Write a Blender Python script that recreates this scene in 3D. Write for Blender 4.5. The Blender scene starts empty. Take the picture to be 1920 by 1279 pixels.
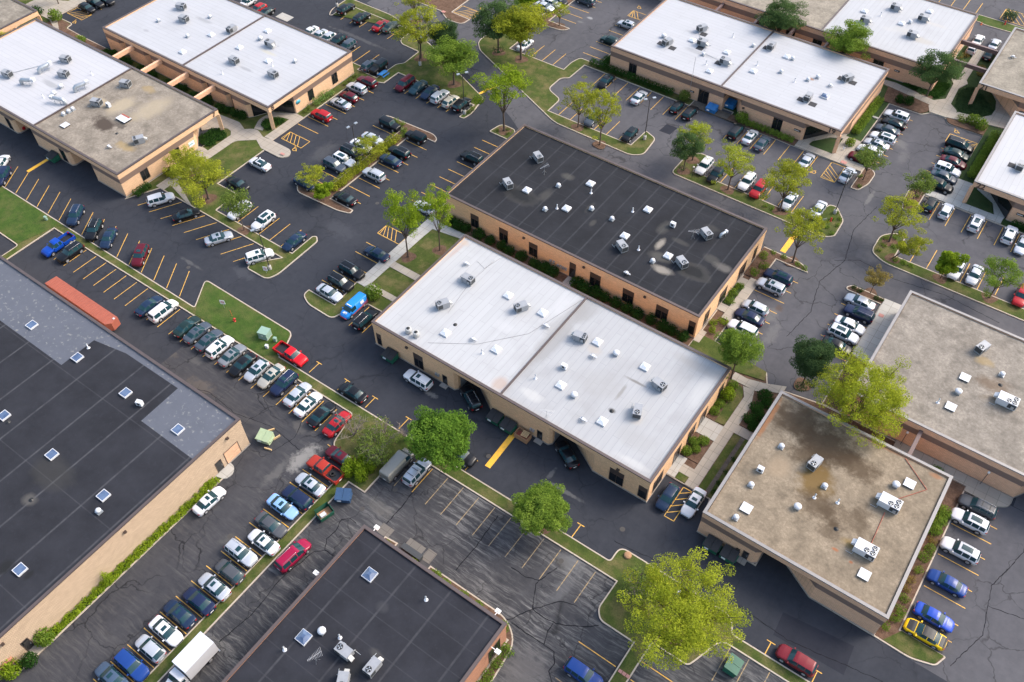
import bpy, math, random
from mathutils import Matrix, Vector
from mathutils.geometry import tessellate_polygon
S = bpy.context.scene
COL = S.collection
PI = math.pi
# ---------------- camera ----------------
cam_d = bpy.data.cameras.new('camera')
cam = bpy.data.objects.new('camera', cam_d)
COL.objects.link(cam)
S.camera = cam
cam_d.sensor_fit = 'HORIZONTAL'
cam_d.sensor_width = 36.0
cam_d.lens = 1657.97 / 1920 * 36.0
cam_d.clip_start = 1.0
cam_d.clip_end = 3000.0
PITCH, ROLL, YAW = 0.876956, -0.00854, 0.625931
def _cam():
    fw = Vector((0, math.cos(PITCH), -math.sin(PITCH)))
    up = Vector((0, math.sin(PITCH), math.cos(PITCH)))
    rt = Vector((1, 0, 0))
    r = rt*math.cos(ROLL) + up*math.sin(ROLL)
    u = -rt*math.sin(ROLL) + up*math.cos(ROLL)
    m = Matrix((r, u, -fw)).transposed().to_4x4()
    return Matrix.Translation((0, 0, 105)) @ Matrix.Rotation(YAW, 4, 'Z') @ m
cam.matrix_world = _cam()
# ---------------- world, sun, exposure ----------------
SUN_AZ, SUN_EL = math.radians(52), math.radians(42)   # azimuth measured from +X towards +Y
W = bpy.data.worlds.new('World')
S.world = W
W.use_nodes = True
wn = W.node_tree.nodes
sky = wn.new('ShaderNodeTexSky')
sky.sky_type = 'NISHITA'
sky.sun_disc = False
sky.sun_elevation = SUN_EL
sky.sun_rotation = PI/2 - SUN_AZ
sky.air_density = 1.3
sky.dust_density = 4.0
sky.ozone_density = 1.0
W.node_tree.links.new(sky.outputs[0], wn['Background'].inputs[0])
wn['Background'].inputs[1].default_value = 0.15
sd = bpy.data.lights.new('sun', 'SUN')
sd.energy = 1.08
sd.angle = math.radians(22)
sd.color = (1.0, 0.95, 0.89)
sun = bpy.data.objects.new('sun', sd)
COL.objects.link(sun)
_d = Vector((math.cos(SUN_EL)*math.cos(SUN_AZ), math.cos(SUN_EL)*math.sin(SUN_AZ), math.sin(SUN_EL)))
sun.rotation_euler = _d.to_track_quat('Z', 'Y').to_euler()
S.view_settings.view_transform = 'Standard'
S.view_settings.look = 'None'
S.view_settings.exposure = 1.22
S.view_settings.gamma = 1.0

# ---------------- object helpers ----------------
def tag(o, label=None, cat=None, group=None, kind=None):
    if label: o['label'] = label
    if cat: o['category'] = cat
    if group: o['group'] = group
    if kind: o['kind'] = kind
    return o
def empty(name, loc=(0, 0, 0), rz=0, label=None, cat=None, group=None, kind=None):
    o = bpy.data.objects.new(name, None)
    COL.objects.link(o)
    o.location = loc
    o.rotation_euler = (0, 0, rz)
    o.empty_display_size = .3
    return tag(o, label, cat, group, kind)
class MB:
    def __init__(s):
        s.v = []; s.f = []; s.sm = []
    def face(s, pts, sm=False):
        n = len(s.v); s.v += [tuple(p) for p in pts]; s.f.append(tuple(range(n, n+len(pts)))); s.sm.append(sm)
    def box(s, x0, y0, z0, x1, y1, z1, M=None):
        P = [(x0,y0,z0),(x1,y0,z0),(x1,y1,z0),(x0,y1,z0),(x0,y0,z1),(x1,y0,z1),(x1,y1,z1),(x0,y1,z1)]
        if M: P = [tuple(M @ Vector(p)) for p in P]
        n = len(s.v); s.v += P
        for q in ((3,2,1,0),(4,5,6,7),(0,1,5,4),(1,2,6,5),(2,3,7,6),(3,0,4,7)):
            s.f.append(tuple(n+i for i in q)); s.sm.append(False)
        return s
    def grid(s, rows, sm=True, closed=False):
        n = len(s.v); k = len(rows[0])
        for r in rows: s.v += [tuple(p) for p in r]
        for i in range(len(rows)-1):
            for j in range(k if closed else k-1):
                a = n+i*k+j; b = n+i*k+(j+1) % k
                s.f.append((a, b, b+k, a+k)); s.sm.append(sm)
        return s
    def tube(s, pts, rad, n=6, cap=True):
        pts = [Vector(p) for p in pts]
        if not isinstance(rad, (list, tuple)): rad = [rad]*len(pts)
        rows = []
        for i, p in enumerate(pts):
            d = (pts[min(i+1, len(pts)-1)] - pts[max(i-1, 0)]).normalized()
            a = d.cross(Vector((0, 0, 1)))
            if a.length < .05: a = Vector((1, 0, 0))
            a.normalize(); b = d.cross(a)
            rows.append([p + (a*math.cos(t*2*PI/n) + b*math.sin(t*2*PI/n))*rad[i] for t in range(n)])
        s.grid(rows, True, True)
        if cap:
            s.face(rows[-1]); s.face(rows[0][::-1])
        return s
    def lathe(s, prof, c=(0, 0, 0), n=16, axis='Z'):
        rows = []
        for r, z in prof:
            row = []
            for t in range(n):
                a = t*2*PI/n
                p = (r*math.cos(a), r*math.sin(a), z)
                if axis == 'Y': p = (p[0], z, p[1])
                row.append((p[0]+c[0], p[1]+c[1], p[2]+c[2]))
            rows.append(row)
        s.grid(rows, True, True)
        s.face(rows[-1]); s.face(rows[0][::-1])
        return s
    def prism(s, poly, z0, z1, bottom=False):
        n = len(s.v); k = len(poly)
        s.v += [(p[0], p[1], z0) for p in poly] + [(p[0], p[1], z1) for p in poly]
        for i in range(k):
            j = (i+1) % k
            s.f.append((n+i, n+j, n+k+j, n+k+i)); s.sm.append(False)
        for t in tessellate_polygon([[Vector((p[0], p[1], 0)) for p in poly]]):
            s.f.append(tuple(n+k+i for i in t)); s.sm.append(False)
            if bottom: s.f.append(tuple(n+i for i in reversed(t))); s.sm.append(False)
        return s
    def ring(s, outer, inner, z0, z1, inz=None):
        """closed band between two same-length loops: outer side, top, inner side"""
        n = len(s.v); k = len(outer); zi = z0 if inz is None else inz
        for P, z in ((outer, z0), (outer, z1), (inner, z1), (inner, zi)):
            s.v += [(p[0], p[1], z) for p in P]
        for r in range(3):
            for i in range(k):
                j = (i+1) % k
                s.f.append((n+r*k+i, n+r*k+j, n+(r+1)*k+j, n+(r+1)*k+i)); s.sm.append(False)
        return s
    def mesh(s, name, mats=None):
        me = bpy.data.meshes.new(name)
        me.from_pydata(s.v, [], s.f)
        me.polygons.foreach_set('use_smooth', s.sm)
        if mats is not None:
            for m in (mats if isinstance(mats, (list, tuple)) else [mats]): me.materials.append(m)
        me.update()
        return me
    def build(s, name, mat, parent=None, loc=None, fixn=False):
        me = s.mesh(name, mat)
        if fixn:
            import bmesh
            b = bmesh.new(); b.from_mesh(me); bmesh.ops.remove_doubles(b, verts=b.verts, dist=1e-4)
            bmesh.ops.recalc_face_normals(b, faces=b.faces); b.to_mesh(me); b.free()
        o = bpy.data.objects.new(name, me)
        COL.objects.link(o)
        if parent: o.parent = parent
        if loc: o.location = loc
        return o
def rect(x0, y0, x1, y1): return [(x0, y0), (x1, y0), (x1, y1), (x0, y1)]
def area(P): return .5*sum(P[i-1][0]*P[i][1]-P[i][0]*P[i-1][1] for i in range(len(P)))
def ccw(P): return P if area(P) > 0 else P[::-1]
def rnd(P, n=5):
    """round the corners given as (x, y, r)"""
    out = []
    k = len(P)
    for i, p in enumerate(P):
        if len(p) < 3: out.append((p[0], p[1])); continue
        a, b = Vector(P[i-1][:2]), Vector(P[(i+1) % k][:2]); c = Vector(p[:2])
        u, v = (a-c), (b-c)
        d = min(p[2], u.length*.49, v.length*.49)
        s, e = c+u.normalized()*d, c+v.normalized()*d
        for t in range(n+1):
            t /= n
            q = s*(1-t)**2 + c*2*t*(1-t) + e*t*t
            out.append((q.x, q.y))
    return out
def inset(P, d):
    """inset a CCW polygon by d"""
    k = len(P); out = []
    for i in range(k):
        a, c, b = Vector(P[i-1]), Vector(P[i]), Vector(P[(i+1) % k])
        u, v = (c-a).normalized(), (b-c).normalized()
        n1, n2 = Vector((-u.y, u.x)), Vector((-v.y, v.x))
        m = n1+n2
        m = n1 if m.length < .1 else m/ max(.35, m.length_squared/2)
        q = c+m*d
        out.append((q.x, q.y))
    return out

# ---------------- materials ----------------
class NT:
    def __init__(s, name):
        s.m = bpy.data.materials.new(name); s.m.use_nodes = True
        s.t = s.m.node_tree; s.n = s.t.nodes; s.b = s.n['Principled BSDF']; s.out = s.n['Material Output']
    def new(s, kind, **kw):
        o = s.n.new('ShaderNode'+kind)
        for k, v in kw.items():
            if hasattr(o, k): setattr(o, k, v)
            else: s.set(o.inputs[k.replace('_', ' ')], v)
        return o
    def set(s, sock, v):
        if isinstance(v, bpy.types.NodeSocket): s.t.links.new(v, sock)
        elif isinstance(v, tuple) and len(v) == 3 and sock.type == 'RGBA': sock.default_value = (*v, 1)
        else: sock.default_value = v
    def co(s): return s.new('NewGeometry').outputs['Position']
    def obco(s): return s.new('TexCoord').outputs['Object']
    def noise(s, vec, scale, detail=4, rough=.55, dist=0):
        o = s.new('TexNoise'); s.set(o.inputs['Vector'], vec)
        o.inputs['Scale'].default_value = scale; o.inputs['Detail'].default_value = detail
        o.inputs['Roughness'].default_value = rough; o.inputs['Distortion'].default_value = dist
        return o.outputs[0]
    def ramp(s, fac, *stops):
        o = s.new('ValToRGB'); s.set(o.inputs[0], fac); e = o.color_ramp.elements
        while len(e) < len(stops): e.new(.5)
        for q, (p, c) in zip(e, stops):
            q.position = p; q.color = (c, c, c, 1) if isinstance(c, (int, float)) else (*c, 1)
        return o.outputs[0]
    def mix(s, fac, a, b, mode='MIX'):
        o = s.new('Mix', data_type='RGBA', blend_type=mode)
        s.set(o.inputs[0], fac); s.set(o.inputs[6], a); s.set(o.inputs[7], b)
        return o.outputs[2]
    def math(s, op, a, b=0.0, c=None):
        o = s.new('Math', operation=op); s.set(o.inputs[0], a); s.set(o.inputs[1], b)
        if c is not None: s.set(o.inputs[2], c)
        return o.outputs[0]
    def mapv(s, vec, scale=(1, 1, 1), rot=(0, 0, 0), loc=(0, 0, 0)):
        o = s.new('Mapping'); s.set(o.inputs[0], vec)
        o.inputs['Scale'].default_value = scale; o.inputs['Rotation'].default_value = rot; o.inputs['Location'].default_value = loc
        return o.outputs[0]
    def bump(s, h, st=.3, dist=.02):
        o = s.new('Bump'); s.set(o.inputs['Height'], h); o.inputs['Strength'].default_value = st; o.inputs['Distance'].default_value = dist
        s.t.links.new(o.outputs[0], s.b.inputs['Normal'])
    def col(s, c): s.set(s.b.inputs['Base Color'], c)
    def rough(s, r): s.set(s.b.inputs['Roughness'], r)
    def spec(s, r): s.set(s.b.inputs['Specular IOR Level'], r)
def mul(c, k): return tuple(x*k for x in c)
def plain(name, c, r=.7, metal=0, spec=.5, var=.12, vs=3.0, coat=0):
    n = NT(name)
    if var:
        f = n.noise(n.obco(), vs, 3)
        n.col(n.mix(f, mul(c, 1-var), mul(c, 1+var)))
    else: n.col(c)
    n.rough(r); n.spec(spec); n.b.inputs['Metallic'].default_value = metal
    n.b.inputs['Coat Weight'].default_value = coat
    return n.m
def blob(n, pos, x, y, rx, ry, amt=1.0, wob=.45, sc=.35):
    """irregular stain: an ellipse with a noisy edge, 0..1"""
    p = n.mapv(pos, (1/rx, 1/ry, 0), (0, 0, 0), (-x/rx, -y/ry, 0))
    l = n.new('VectorMath', operation='LENGTH'); n.set(l.inputs[0], p)
    w = n.noise(pos, sc, 5, .65)
    d = n.math('ADD', l.outputs['Value'], n.math('MULTIPLY', n.math('SUBTRACT', w, .5), wob*2.6))
    r = n.ramp(d, (.45, 1.0), (1.05, 0.0))
    return n.math('MULTIPLY', r, amt)
def asphalt(name, lo, hi, sc=.18, crack=.0, streak=0, light=None, rot=0, stains=()):
    n = NT(name); p = n.co()
    a = n.noise(p, .05, 6, .62); b = n.noise(p, sc*5, 6, .68); g = n.noise(p, 14, 3, .7)
    tracks = n.noise(n.mapv(p, (.35, .06, 1), (0, 0, math.radians(4))), .9, 4, .6)
    f = n.math('ADD', n.math('MULTIPLY', a, .55), n.math('MULTIPLY', b, .45))
    c = n.mix(n.ramp(f, (.36, 0.0), (.64, 1.0)), lo, hi)
    c = n.mix(n.ramp(tracks, (.42, 0.0), (.75, .35)), c, mul(hi, 1.25))
    oil = n.noise(p, .33, 3, .5)
    c = n.mix(n.ramp(oil, (.66, 0.0), (.78, .45)), c, mul(lo, .55))
    if streak:
        w = n.new('VectorMath', operation='ADD'); n.set(w.inputs[0], p)
        dn = n.new('TexNoise'); dn.inputs['Scale'].default_value = .35; n.set(dn.inputs['Vector'], p)
        sc_ = n.new('VectorMath', operation='SCALE'); n.set(sc_.inputs[0], dn.outputs['Color']); sc_.inputs['Scale'].default_value = 1.0
        n.set(w.inputs[1], sc_.outputs[0])
        s1 = n.noise(n.mapv(w.outputs[0], (.22, 2.6, 1), (0, 0, math.radians(rot))), 1.0, 8, .78, .15)
        msk = n.ramp(n.noise(p, .14, 5, .65), (.36, .12), (.58, 1.0))
        s2 = n.math('MULTIPLY', n.ramp(s1, (.47, 0.0), (.66, 1.0)), msk)
        c = n.mix(n.math('MULTIPLY', s2, streak), c, light or mul(hi, 2.4))
    if crack:
        v = n.new('TexVoronoi', feature='DISTANCE_TO_EDGE')
        dn2 = n.new('TexNoise'); dn2.inputs['Scale'].default_value = .5; dn2.inputs['Detail'].default_value = 5; n.set(dn2.inputs['Vector'], p)
        sv = n.new('VectorMath', operation='MULTIPLY_ADD'); n.set(sv.inputs[0], dn2.outputs['Color']); sv.inputs[1].default_value = (3, 3, 0); n.set(sv.inputs[2], p)
        n.set(v.inputs['Vector'], sv.outputs[0]); v.inputs['Scale'].default_value = .16
        k = n.ramp(v.outputs['Distance'], (0.0, 1.0), (.016, 0.0))
        km = n.ramp(n.noise(p, .09, 2), (.40, 0.0), (.52, 1.0))
        c = n.mix(n.math('MULTIPLY', n.math('MULTIPLY', k, km), crack), c, mul(lo, .35))
    for x, y, rx, ry, col, am in stains: c = n.mix(blob(n, p, x, y, rx, ry, am, .9, .9), c, col)
    c = n.mix(n.math('MULTIPLY', g, .35), c, mul(hi, .6))
    n.col(c); n.rough(.9); n.spec(.2); n.bump(g, .25, .01)
    return n.m
M = {}
PALE = (.17, .165, .16)
M['asphalt'] = asphalt('asphalt_dark', (.023, .0258, .034), (.040, .043, .053), crack=.5, stains=[(-55, 55.6, 1.3, .6, PALE, .9), (-105, 53.6, 3, .4, PALE, .35), (-107, 88, 2, 4, PALE, .2), (-113.5, 96.5, 1.2, .5, PALE, .5), (-128, 121, 9, .6, PALE, .3), (-30, 53.4, 3.4, .35, PALE, .7), (-33, 54.6, .4, 1.2, PALE, .6), (-41.6, 51.9, .9, .6, (.012, .013, .016), .9), (-90, 74, 4, 2.2, (.075, .078, .09), .4), (-96, 57, 3, 1.2, (.075, .078, .09), .5), (-150, 64, 3, 3, (.015, .017, .025), .5), (-83, 86, 2, 9, (.06, .062, .075), .4)])
M['asphalt_worn'] = asphalt('asphalt_worn', (.060, .060, .068), (.098, .096, .105), crack=.75, stains=[(-21, 98.6, 1.6, 2.4, PALE, .6), (-20.4, 100.8, .8, .8, (.09, .06, .045), .7), (-19, 95, 1.2, 3.4, PALE, .5), (-18.4, 134.4, .5, 2.4, PALE, .8), (-19.4, 152.5, 1.6, 1.6, PALE, .55), (-17.6, 149, 1.2, 3, PALE, .35), (-91.2, 156.6, .8, .6, (.3, .3, .3), .9), (-91.8, 154, .9, .5, PALE, .7), (-14, 118, 6, 1.2, (.06, .058, .065), .6), (-16, 121, 1.6, 5, (.065, .063, .07), .6), (18.5, 74, 1.6, 6, (.075, .072, .08), .5), (-2, 131, 7, 1.2, (.07, .068, .078), .5)])
M['asphalt_old'] = asphalt('asphalt_old', (.021, .022, .027), (.060, .060, .065), crack=.7, streak=1.0, light=(.20, .195, .19), rot=8, stains=[(-24.6, 44.4, 1.5, .9, (.03, .027, .025), .9), (-23.6, 45.0, 2.3, 1.6, (.2, .2, .2), .5), (-49, 37, 3, 1.2, (.16, .15, .135), .5), (-53, 30.5, 1.6, 1.3, (.18, .165, .14), .6), (-51, 21, 1.2, 6, (.13, .125, .12), .4), (-20.6, 30, 3.6, 4, (.13, .122, .12), .6), (-22.6, 41.5, 1.2, 3, (.15, .15, .155), .4)])
M['asphalt_lane'] = asphalt('asphalt_lane', (.021, .022, .027), (.060, .060, .065), crack=.7, streak=1.0, light=(.19, .182, .172), rot=92)
M['asphalt_mid'] = asphalt('asphalt_mid', (.026, .027, .034), (.056, .056, .062), crack=1.0, streak=.55, light=(.12, .115, .11), rot=88, stains=[(-62.6, 36.6, 1.6, 3.2, (.26, .25, .235), .85), (-64, 33, .9, 3.5, (.13, .125, .12), .6), (-66.5, 40.5, 2.2, 1.2, (.13, .12, .11), .5), (-61.5, 21.8, 1.6, 1.2, (.12, .118, .11), .5), (-84, 37, 3, 1.4, (.12, .10, .085), .5), (-93, 38.6, 2.4, 1, (.13, .11, .09), .6), (-88, 40, 1.2, .9, (.12, .115, .11), .6)])
M['asphalt_patch'] = asphalt('asphalt_patch', (.017, .019, .027), (.026, .028, .038))
M['tar'] = plain('crack_sealant', (.014, .014, .017), .95, spec=.05, var=0)
M['manhole'] = plain('cast_iron', (.05, .045, .042), .7)
def paint_line(name, c, wear=.45):
    n = NT(name); p = n.co()
    f = n.ramp(n.noise(p, 2.2, 5, .7), (.38, wear), (.56, 0.0))
    n.col(n.mix(f, c, (.12, .11, .10))); n.rough(.75)
    return n.m
M['yellow'] = paint_line('yellow_paint', (.72, .40, .06))
M['yellow_old'] = paint_line('faded_paint', (.33, .23, .11), .95)
M['yellow_bold'] = paint_line('bold_yellow_paint', (.80, .42, .03), .25)
def conc(name, c, joint=1.5):
    n = NT(name); p = n.co()
    f = n.noise(p, .8, 6, .65)
    cc = n.mix(f, mul(c, .82), mul(c, 1.12))
    br = n.new('TexBrick'); n.set(br.inputs['Vector'], p)
    br.inputs['Scale'].default_value = 1.0; br.inputs['Brick Width'].default_value = joint; br.inputs['Row Height'].default_value = joint
    br.inputs['Mortar Size'].default_value = .022; br.offset = 0.0
    n.set(br.inputs['Color1'], (1, 1, 1)); n.set(br.inputs['Color2'], (.9, .9, .9)); n.set(br.inputs['Mortar'], (.45, .43, .4))
    n.col(n.mix(1.0, cc, br.outputs[0], 'MULTIPLY')); n.rough(.85)
    return n.m
M['walk'] = conc('concrete_walk', (.34, .30, .25))
M['walk_new'] = conc('concrete_pale', (.39, .375, .345))
M['kerb'] = conc('kerb_concrete', (.45, .38, .305), 3.0)
M['plinth'] = conc('plinth_concrete', (.30, .27, .24), 3.0)
M['pad'] = conc('old_pad_concrete', (.15, .135, .12), 1.2)
def grassm(name, a, b, dry, dryamt=.5):
    n = NT(name); p = n.co()
    f = n.noise(p, .7, 6, .7); g = n.noise(p, 6, 4, .75); d = n.noise(p, .28, 5, .65)
    c = n.mix(n.ramp(f, (.35, 0.0), (.65, 1.0)), a, b)
    c = n.mix(n.ramp(d, (.46, 0.0), (.64, dryamt)), c, dry)
    c = n.mix(n.ramp(g, (.3, .55), (.7, 0.0)), c, mul(a, .45))
    n.col(c); n.rough(.95); n.spec(.15); n.bump(g, .8, .06)
    return n.m
M['grass'] = grassm('grass', (.048, .072, .016), (.088, .112, .026), (.18, .145, .065), .8)
M['lawn'] = grassm('lawn', (.038, .078, .014), (.072, .118, .022), (.13, .125, .045), .55)
M['turf_dark'] = grassm('shade_turf', (.03, .055, .018), (.05, .085, .026), (.08, .08, .04), .35)
def mulchm(name, a, b):
    n = NT(name); p = n.co()
    f = n.noise(p, 1.2, 6, .7); g = n.noise(p, 9, 4, .8)
    c = n.mix(n.ramp(f, (.35, 0.0), (.65, 1.0)), a, b)
    c = n.mix(n.ramp(g, (.35, .6), (.62, 0.0)), c, mul(a, .4))
    n.col(c); n.rough(.95); n.spec(.1); n.bump(g, .9, .05)
    return n.m
M['mulch'] = mulchm('mulch', (.10, .06, .04), (.19, .12, .085))
M['mulch_gray'] = mulchm('mulch_gray', (.10, .085, .07), (.17, .145, .12))
def wallm(name, c, rowh=.2, bw=.4, mort=.55, band=.12):
    n = NT(name); p = n.co()
    sx = n.new('SeparateXYZ'); n.set(sx.inputs[0], p)
    u = n.math('ADD', sx.outputs[0], sx.outputs[1])
    cv = n.new('CombineXYZ'); n.set(cv.inputs[0], u); n.set(cv.inputs[1], sx.outputs[2])
    br = n.new('TexBrick'); n.set(br.inputs['Vector'], cv.outputs[0])
    br.inputs['Scale'].default_value = 1.0; br.inputs['Brick Width'].default_value = bw; br.inputs['Row Height'].default_value = rowh
    br.inputs['Mortar Size'].default_value = .018
    n.set(br.inputs['Color1'], mul(c, 1.08)); n.set(br.inputs['Color2'], mul(c, .88)); n.set(br.inputs['Mortar'], mul(c, mort))
    f = n.noise(n.mapv(cv.outputs[0], (.35, 2.2, 1)), .9, 5, .6)
    cc = n.mix(n.ramp(f, (.3, band*2), (.7, 0.0)), br.outputs[0], mul(c, .62))
    n.col(cc); n.rough(.9); n.bump(br.outputs[1], -.3, .02)
    return n.m
M['brick'] = wallm('tan_brick', (.80, .50, .28), .13, .4)
M['brick_pale'] = wallm('pale_brick', (.80, .51, .31), .13, .4)
M['brick_rose'] = wallm('rose_brick', (.76, .46, .29), .13, .4)
M['block'] = wallm('split_block', (.54, .40, .28), .21, .42, .5, .18)
M['redbrick'] = wallm('red_brick', (.42, .20, .12), .13, .4)
M['band'] = plain('brown_metal_band', (.19, .13, .105), .55, var=.08, vs=1)
M['coping'] = plain('bronze_coping', (.105, .08, .075), .45, .3, var=.15, vs=1)
M['coping_gray'] = plain('gray_coping', (.22, .21, .21), .5, .2, var=.15, vs=1)
M['bronze'] = plain('bronze_frame', (.06, .042, .035), .45)
M['beam'] = plain('brown_beam', (.13, .085, .08), .6)
M['soffit'] = plain('soffit', (.18, .14, .12), .8)
n = NT('window_glass'); n.col((.012, .014, .017)); n.rough(.08); n.spec(.7); M['glass'] = n.m
def roof_white(name, along, c=(.39, .392, .395), dirty=.5, spots=(), pitch=1.0):
    n = NT(name); p = n.co()
    q = p if along == 'X' else n.mapv(p, (1, 1, 1), (0, 0, PI/2))
    br = n.new('TexBrick'); n.set(br.inputs['Vector'], q)
    br.inputs['Scale'].default_value = 1.0; br.inputs['Brick Width'].default_value = 9.7; br.inputs['Row Height'].default_value = pitch
    br.inputs['Mortar Size'].default_value = .028; br.inputs['Mortar Smooth'].default_value = .6; br.offset = .37
    n.set(br.inputs['Color1'], c); n.set(br.inputs['Color2'], mul(c, .965)); n.set(br.inputs['Mortar'], mul(c, .68))
    sq = n.noise(n.mapv(q, (.12, 1.2, 1)), .8, 5, .6)
    cc = n.mix(n.ramp(sq, (.42, 0.0), (.75, dirty)), br.outputs[0], (.29, .29, .30))
    f = n.noise(p, .16, 6, .6)
    cc = n.mix(n.ramp(f, (.5, 0.0), (.78, dirty)), cc, (.24, .235, .235))
    for x, y, rx, ry, col, a in spots: cc = n.mix(blob(n, p, x, y, rx, ry, a), cc, col)
    n.col(cc); n.rough(.6); n.spec(.3)
    return n.m
def roof_dark(name, along, pitch, c=(.017, .018, .022), seam=(.042, .044, .050), spots=(), cross=None, off=0.0):
    n = NT(name); p = n.co()
    def lines(vec, w, wid, am):
        sx = n.new('SeparateXYZ'); n.set(sx.inputs[0], vec)
        a = n.math('FRACT', n.math('MULTIPLY', n.math('ADD', sx.outputs[0], off), 1/w))
        d = n.math('ABSOLUTE', n.math('SUBTRACT', a, .5))
        return n.math('MULTIPLY', n.ramp(d, (0.0, 1.0), (wid/w, .75), (wid/w*1.7, 0.0)), am)
    wob = n.noise(p, .7, 4, .7)
    base = n.mix(n.ramp(n.noise(p, .22, 6, .65), (.35, 0.0), (.68, 1.0)), mul(c, .86), mul(c, 1.3))
    base = n.mix(n.ramp(n.noise(p, 1.6, 5, .75), (.55, 0.0), (.8, .4)), base, mul(c, 1.9))
    q = p if along == 'Y' else n.mapv(p, (1, 1, 1), (0, 0, -PI/2))
    am = n.ramp(wob, (.35, .35), (.65, .95))
    cc = n.mix(lines(q, pitch, .10, am), base, seam)
    if cross:
        q2 = n.mapv(p, (1, 1, 1), (0, 0, -PI/2)) if along == 'Y' else p
        cc = n.mix(lines(q2, cross, .05, n.math('MULTIPLY', am, .5)), cc, seam)
    for x, y, rx, ry, col, a in spots: cc = n.mix(blob(n, p, x, y, rx, ry, a), cc, col)
    n.col(cc); n.rough(.82); n.spec(.17)
    return n.m
def roof_gravel(name, c=(.30, .255, .20), spots=()):
    n = NT(name); p = n.co()
    a = n.noise(p, .5, 8, .72); b = n.noise(p, 2.6, 6, .8); e = n.noise(p, .14, 5, .6)
    cc = n.mix(n.ramp(a, (.36, 0.0), (.64, 1.0)), mul(c, .62), mul(c, 1.25))
    cc = n.mix(n.ramp(b, (.38, .6), (.6, 0.0)), cc, mul(c, .5))
    cc = n.mix(n.ramp(e, (.5, 0.0), (.75, .35)), cc, mul(c, .7))
    for x, y, rx, ry, col, am in spots: cc = n.mix(blob(n, p, x, y, rx, ry, am, .6, .5), cc, col)
    n.col(cc); n.rough(.95); n.spec(.15); n.bump(b, .4, .03)
    return n.m
def roof_slate(name):
    n = NT(name); p = n.co()
    a = n.noise(p, .6, 6, .7); s = n.noise(p, 1.7, 3, .6)
    cc = n.mix(a, (.066, .074, .094), (.10, .108, .135))
    cc = n.mix(n.ramp(s, (.60, 0.0), (.74, .8)), cc, (.24, .24, .225))
    n.col(cc); n.rough(.85)
    return n.m
# car materials
PAINT = dict(black=(.008, .009, .012), navy=(.012, .02, .055), dkblue=(.012, .026, .06), blue=(.012, .045, .20), royal=(.015, .06, .38),
    steelblue=(.05, .08, .13), ltblue=(.22, .38, .62), teal=(.02, .055, .075), dkteal=(.008, .03, .032), dkgreen=(.012, .028, .028), green=(.05, .07, .055),
    silver=(.46, .48, .52), silvergrey=(.16, .175, .20), grey=(.055, .07, .095), dkgrey=(.065, .07, .08), white=(.56, .57, .60), beige=(.46, .43, .37),
    taupe=(.24, .23, .20), dkred=(.085, .006, .014), red=(.34, .012, .018), brightred=(.50, .008, .016), maroon=(.16, .015, .022), magenta=(.27, .008, .045),
    yellow=(.78, .50, .01), vanblue=(.02, .22, .62), pickupblue=(.005, .05, .33), rust=(.33, .03, .018))
PM = {}
for k, c in PAINT.items():
    n = NT('paint_'+k); n.col(c); n.rough(.32 if k in ('silver', 'silvergrey', 'grey') else .28)
    n.b.inputs['Metallic'].default_value = .35 if k in ('silver', 'beige', 'taupe') else 0
    n.b.inputs['Coat Weight'].default_value = .08; n.spec(.25); n.b.inputs['Coat Roughness'].default_value = .06
    PM[k] = n.m
n = NT('car_glass'); n.col((.012, .042, .052)); n.rough(.09); n.spec(.4); M['cglass'] = n.m
M['tyre'] = plain('tyre_rubber', (.016, .016, .017), .85, var=0)
M['rim'] = plain('alloy_rim', (.42, .42, .44), .35, .6, var=0)
M['trim'] = plain('black_trim', (.015, .015, .016), .5, var=0)
M['chrome'] = plain('chrome_trim', (.55, .55, .56), .25, .8, var=0)
M['tail'] = plain('tail_lens', (.30, .008, .008), .25, var=0)
M['head'] = plain('head_lens', (.62, .64, .66), .15, var=0)
M['white'] = plain('white_metal', (.54, .55, .58), .5, var=.06)
M['offwhite'] = plain('offwhite_metal', (.41, .41, .40), .55, var=.08)
M['galvpale'] = plain('weathered_unit', (.29, .30, .32), .5, .2, var=.2, vs=2)
M['galv'] = plain('galvanised_steel', (.40, .43, .46), .4, .55, var=.18)
M['grille'] = plain('dark_grille', (.04, .045, .05), .6)
M['black'] = plain('black_plastic', (.015, .015, .016), .5)
M['skydome'] = plain('acrylic_dome', (.66, .68, .72), .3, var=.05)
n = NT('blue_skylight'); n.col(n.mix(n.ramp(n.noise(n.co(), .8, 3), (.3, 0.0), (.7, 1.0)), (.045, .075, .15), (.11, .16, .26))); n.rough(.1); n.spec(.8); M['skyblue'] = n.m
M['wood'] = plain('pallet_wood', (.50, .34, .17), .85, var=.25, vs=6)
M['crate'] = plain('crate_wood', (.34, .19, .10), .85, var=.2, vs=4)
M['rustred'] = plain('orange_container', (.30, .085, .055), .7, var=.2, vs=1.2)
M['dumpgreen'] = plain('dumpster_green', (.012, .10, .06), .5, var=.15)
M['dumpblue'] = plain('dumpster_blue', (.03, .075, .16), .55, var=.15)
M['brightblue'] = plain('bright_blue', (.02, .15, .38), .5, var=.1)
M['xfmr'] = plain('utility_green', (.22, .33, .27), .6, var=.08)
M['sage'] = plain('sage_green', (.34, .42, .26), .7, var=.12)
M['signred'] = plain('sign_red', (.45, .06, .06), .5, var=0)
M['signwhite'] = plain('sign_white', (.78, .78, .78), .5, var=0)
M['signblue'] = plain('sign_blue', (.06, .32, .42), .5, var=0)
M['hydrant'] = plain('hydrant_red', (.45, .03, .02), .45, var=0)
M['pole'] = plain('dark_pole', (.035, .033, .032), .5, var=0)
M['lens'] = plain('lamp_lens', (.6, .6, .58), .4, var=0)
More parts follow.
